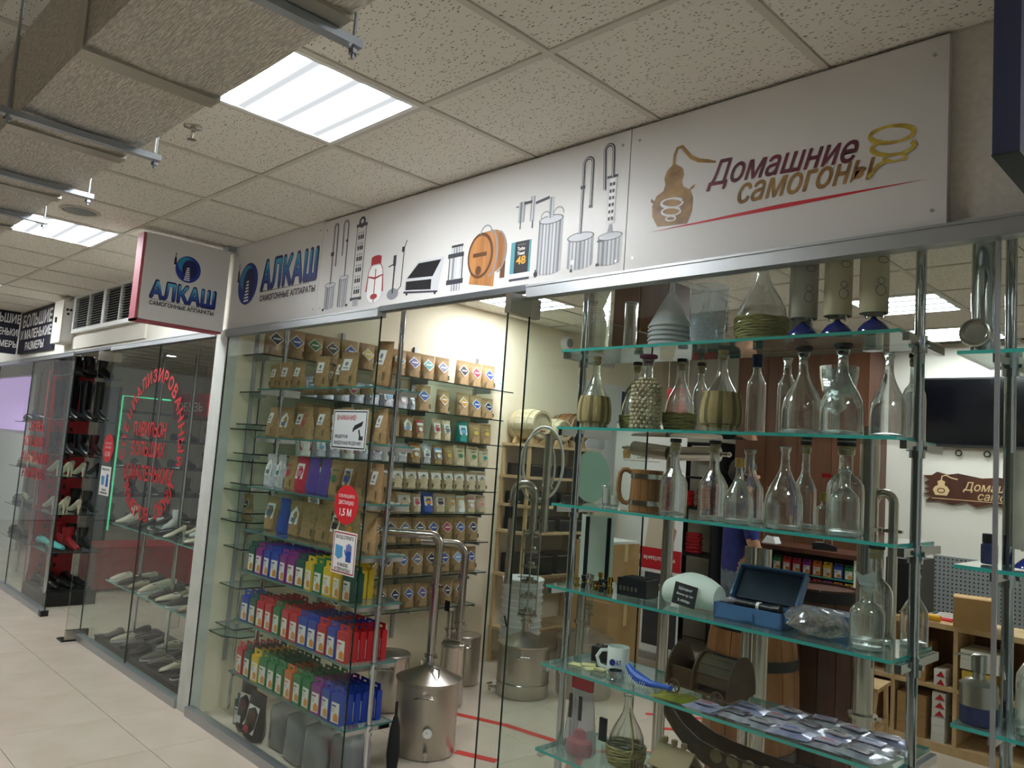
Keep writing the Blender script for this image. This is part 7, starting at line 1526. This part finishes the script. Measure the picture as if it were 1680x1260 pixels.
# --- back wall shelving with dark shoes and posters
bs = thing('wall_shelving', 'long dark shelving of black shoes on the shoe shop back wall', 'shelving', (-7.2, 3.0, 0))
for z in (.35, .75, 1.15, 1.5, 1.85, 2.2): MB().box((-2.1, -.02, z-.02), (2.2, .34, z-.001)).obj('shelf_board', 'dark_metal', bs, smooth=0)
for x in (-2.1, -.7, .7, 2.2): MB().box((x-.015, -.02, 0), (x+.015, .36, 2.45)).obj('side_panel', 'dark_metal', bs, smooth=0)
MB().box((-2.1, .345, 0), (2.2, .36, 2.45)).obj('back_panel', 'suede_grey', bs, smooth=0)
for z in (.751, 1.151, 1.501, 1.851):
    for k in range(17):
        x = -9.15+k*.26
        if abs(x+7.9) < .08 or abs(x+6.5) < .08: continue
        mt = ['leather_black', 'leather_black', 'leather_dark', 'lb_navy', 'leather_black', 'suede_grey'][(k*3+int(z*10)) % 6]; kd = ['ankle', 'flat', 'sneaker'][(k+int(z*7)) % 3]
        shoe(kd, mt, (x, 3.13, z), -PI/2+.5, f'{MN[mt]} {KN[kd]} on the long back wall shelving of the shoe shop', f'{MN[mt]} {KN[kd]}s on the back shelving', 1)
for x, wd_, mt, lb in ((-8.9, .5, 'print_red', 'red poster standing on the top back shelf of the shoe shop'), (-8.05, .95, 'lb_blue', 'blue shop poster standing on the top back shelf'), (-6.95, .6, 'white_plastic', 'white blank poster standing on the top back shelf'), (-6.0, .9, 'lb_navy', 'navy poster standing beside the blank poster')):
    t = thing('poster', lb, 'poster', (x, 3.12, 2.201)); MB().box((-wd_/2, 0, 0), (wd_/2, .012, .42)).obj('panel', mt, t, smooth=0); MB().box((-wd_/2-.02, .0125, -.0005), (wd_/2+.02, .02, .44)).obj('backing_frame', 'white_plastic', t, smooth=0)
    if mt == 'lb_blue': text(t, 'Ремонт', frame((0, 0, 0), (1, 0, 0), (0, 0, 1)), (0, .24), 'sky_text' if 'sky_text' in MAT else mat('sky_text', '9fb8e8', .5).name, .5, .09)
    if mt == 'print_red': text(t, '18', frame((0, 0, 0), (1, 0, 0), (0, 0, 1)), (0, .14), 'print_white', .2, .18)
# --- far left bay: lilac lit back panel and shelves
mat('lilac_panel', 'c6a8e0', .6, emit=.28)
t = thing('light_panel', 'lilac glowing wall panel deep in the far bay', 'light panel', (-13.2, .60, 0)); MB().box((-1.3, 0, 1.6), (1.05, .05, 2.33)).obj('lit_sheet', 'lilac_panel', t, smooth=0); MB().box((-1.35, .05, 0), (1.1, .1, 2.36)).obj('frame', 'white_plastic', t, smooth=0)
fb = thing('display_rack', 'glass shelves of pale shoes behind the lettered shoe shop pane', 'display rack', (-9.9, .34, 0))
for z in (.45, .80, 1.22, 1.72): m = MB().box((-.55, -.2, z-.0092), (.50, .2, z-.0012)); m.mi = [0, 0, 1, 1, 1, 1]; m.obj('glass_shelf', ['shelf_top', 'glass_edge_dark'], fb, smooth=0)
for x in (-.5, 0, .45): m = MB(); m.cyl((x, .0, 0), (x, 0, 2.36), .012, 10); m.obj('pole', 'chrome', fb)
for z, mts in ((.451, ['leather_dark', 'suede_grey']), (.801, ['suede_grey', 'suede_sand']), (1.221, ['suede_sand', 'patent_cream']), (1.721, ['leather_black', 'lb_navy'])):
    for k in range(4): shoe(['flat', 'pump'][k % 2], mts[k % 2], (-10.30+k*.27, .27, z), .3, f'{MN[mts[k % 2]]} {KN[["flat", "pump"][k % 2]]} on the glass shelves behind the red lettering', f'{MN[mts[k % 2]]} shoes behind the lettering', .95)
wp = thing('lightbox', 'dark red lightbox with white lettering high in the far bay', 'sign', (-10.6, 2.2, 1.9)); MB().box((-.55, 0, 0), (.55, .06, .36)).obj('panel', 'red_vinyl', wp, smooth=0); text(wp, 'ОБУВЬ', frame((0, 0, 0), (1, 0, 0), (0, 0, 1)), (0, .12), 'print_white', .8, .12)
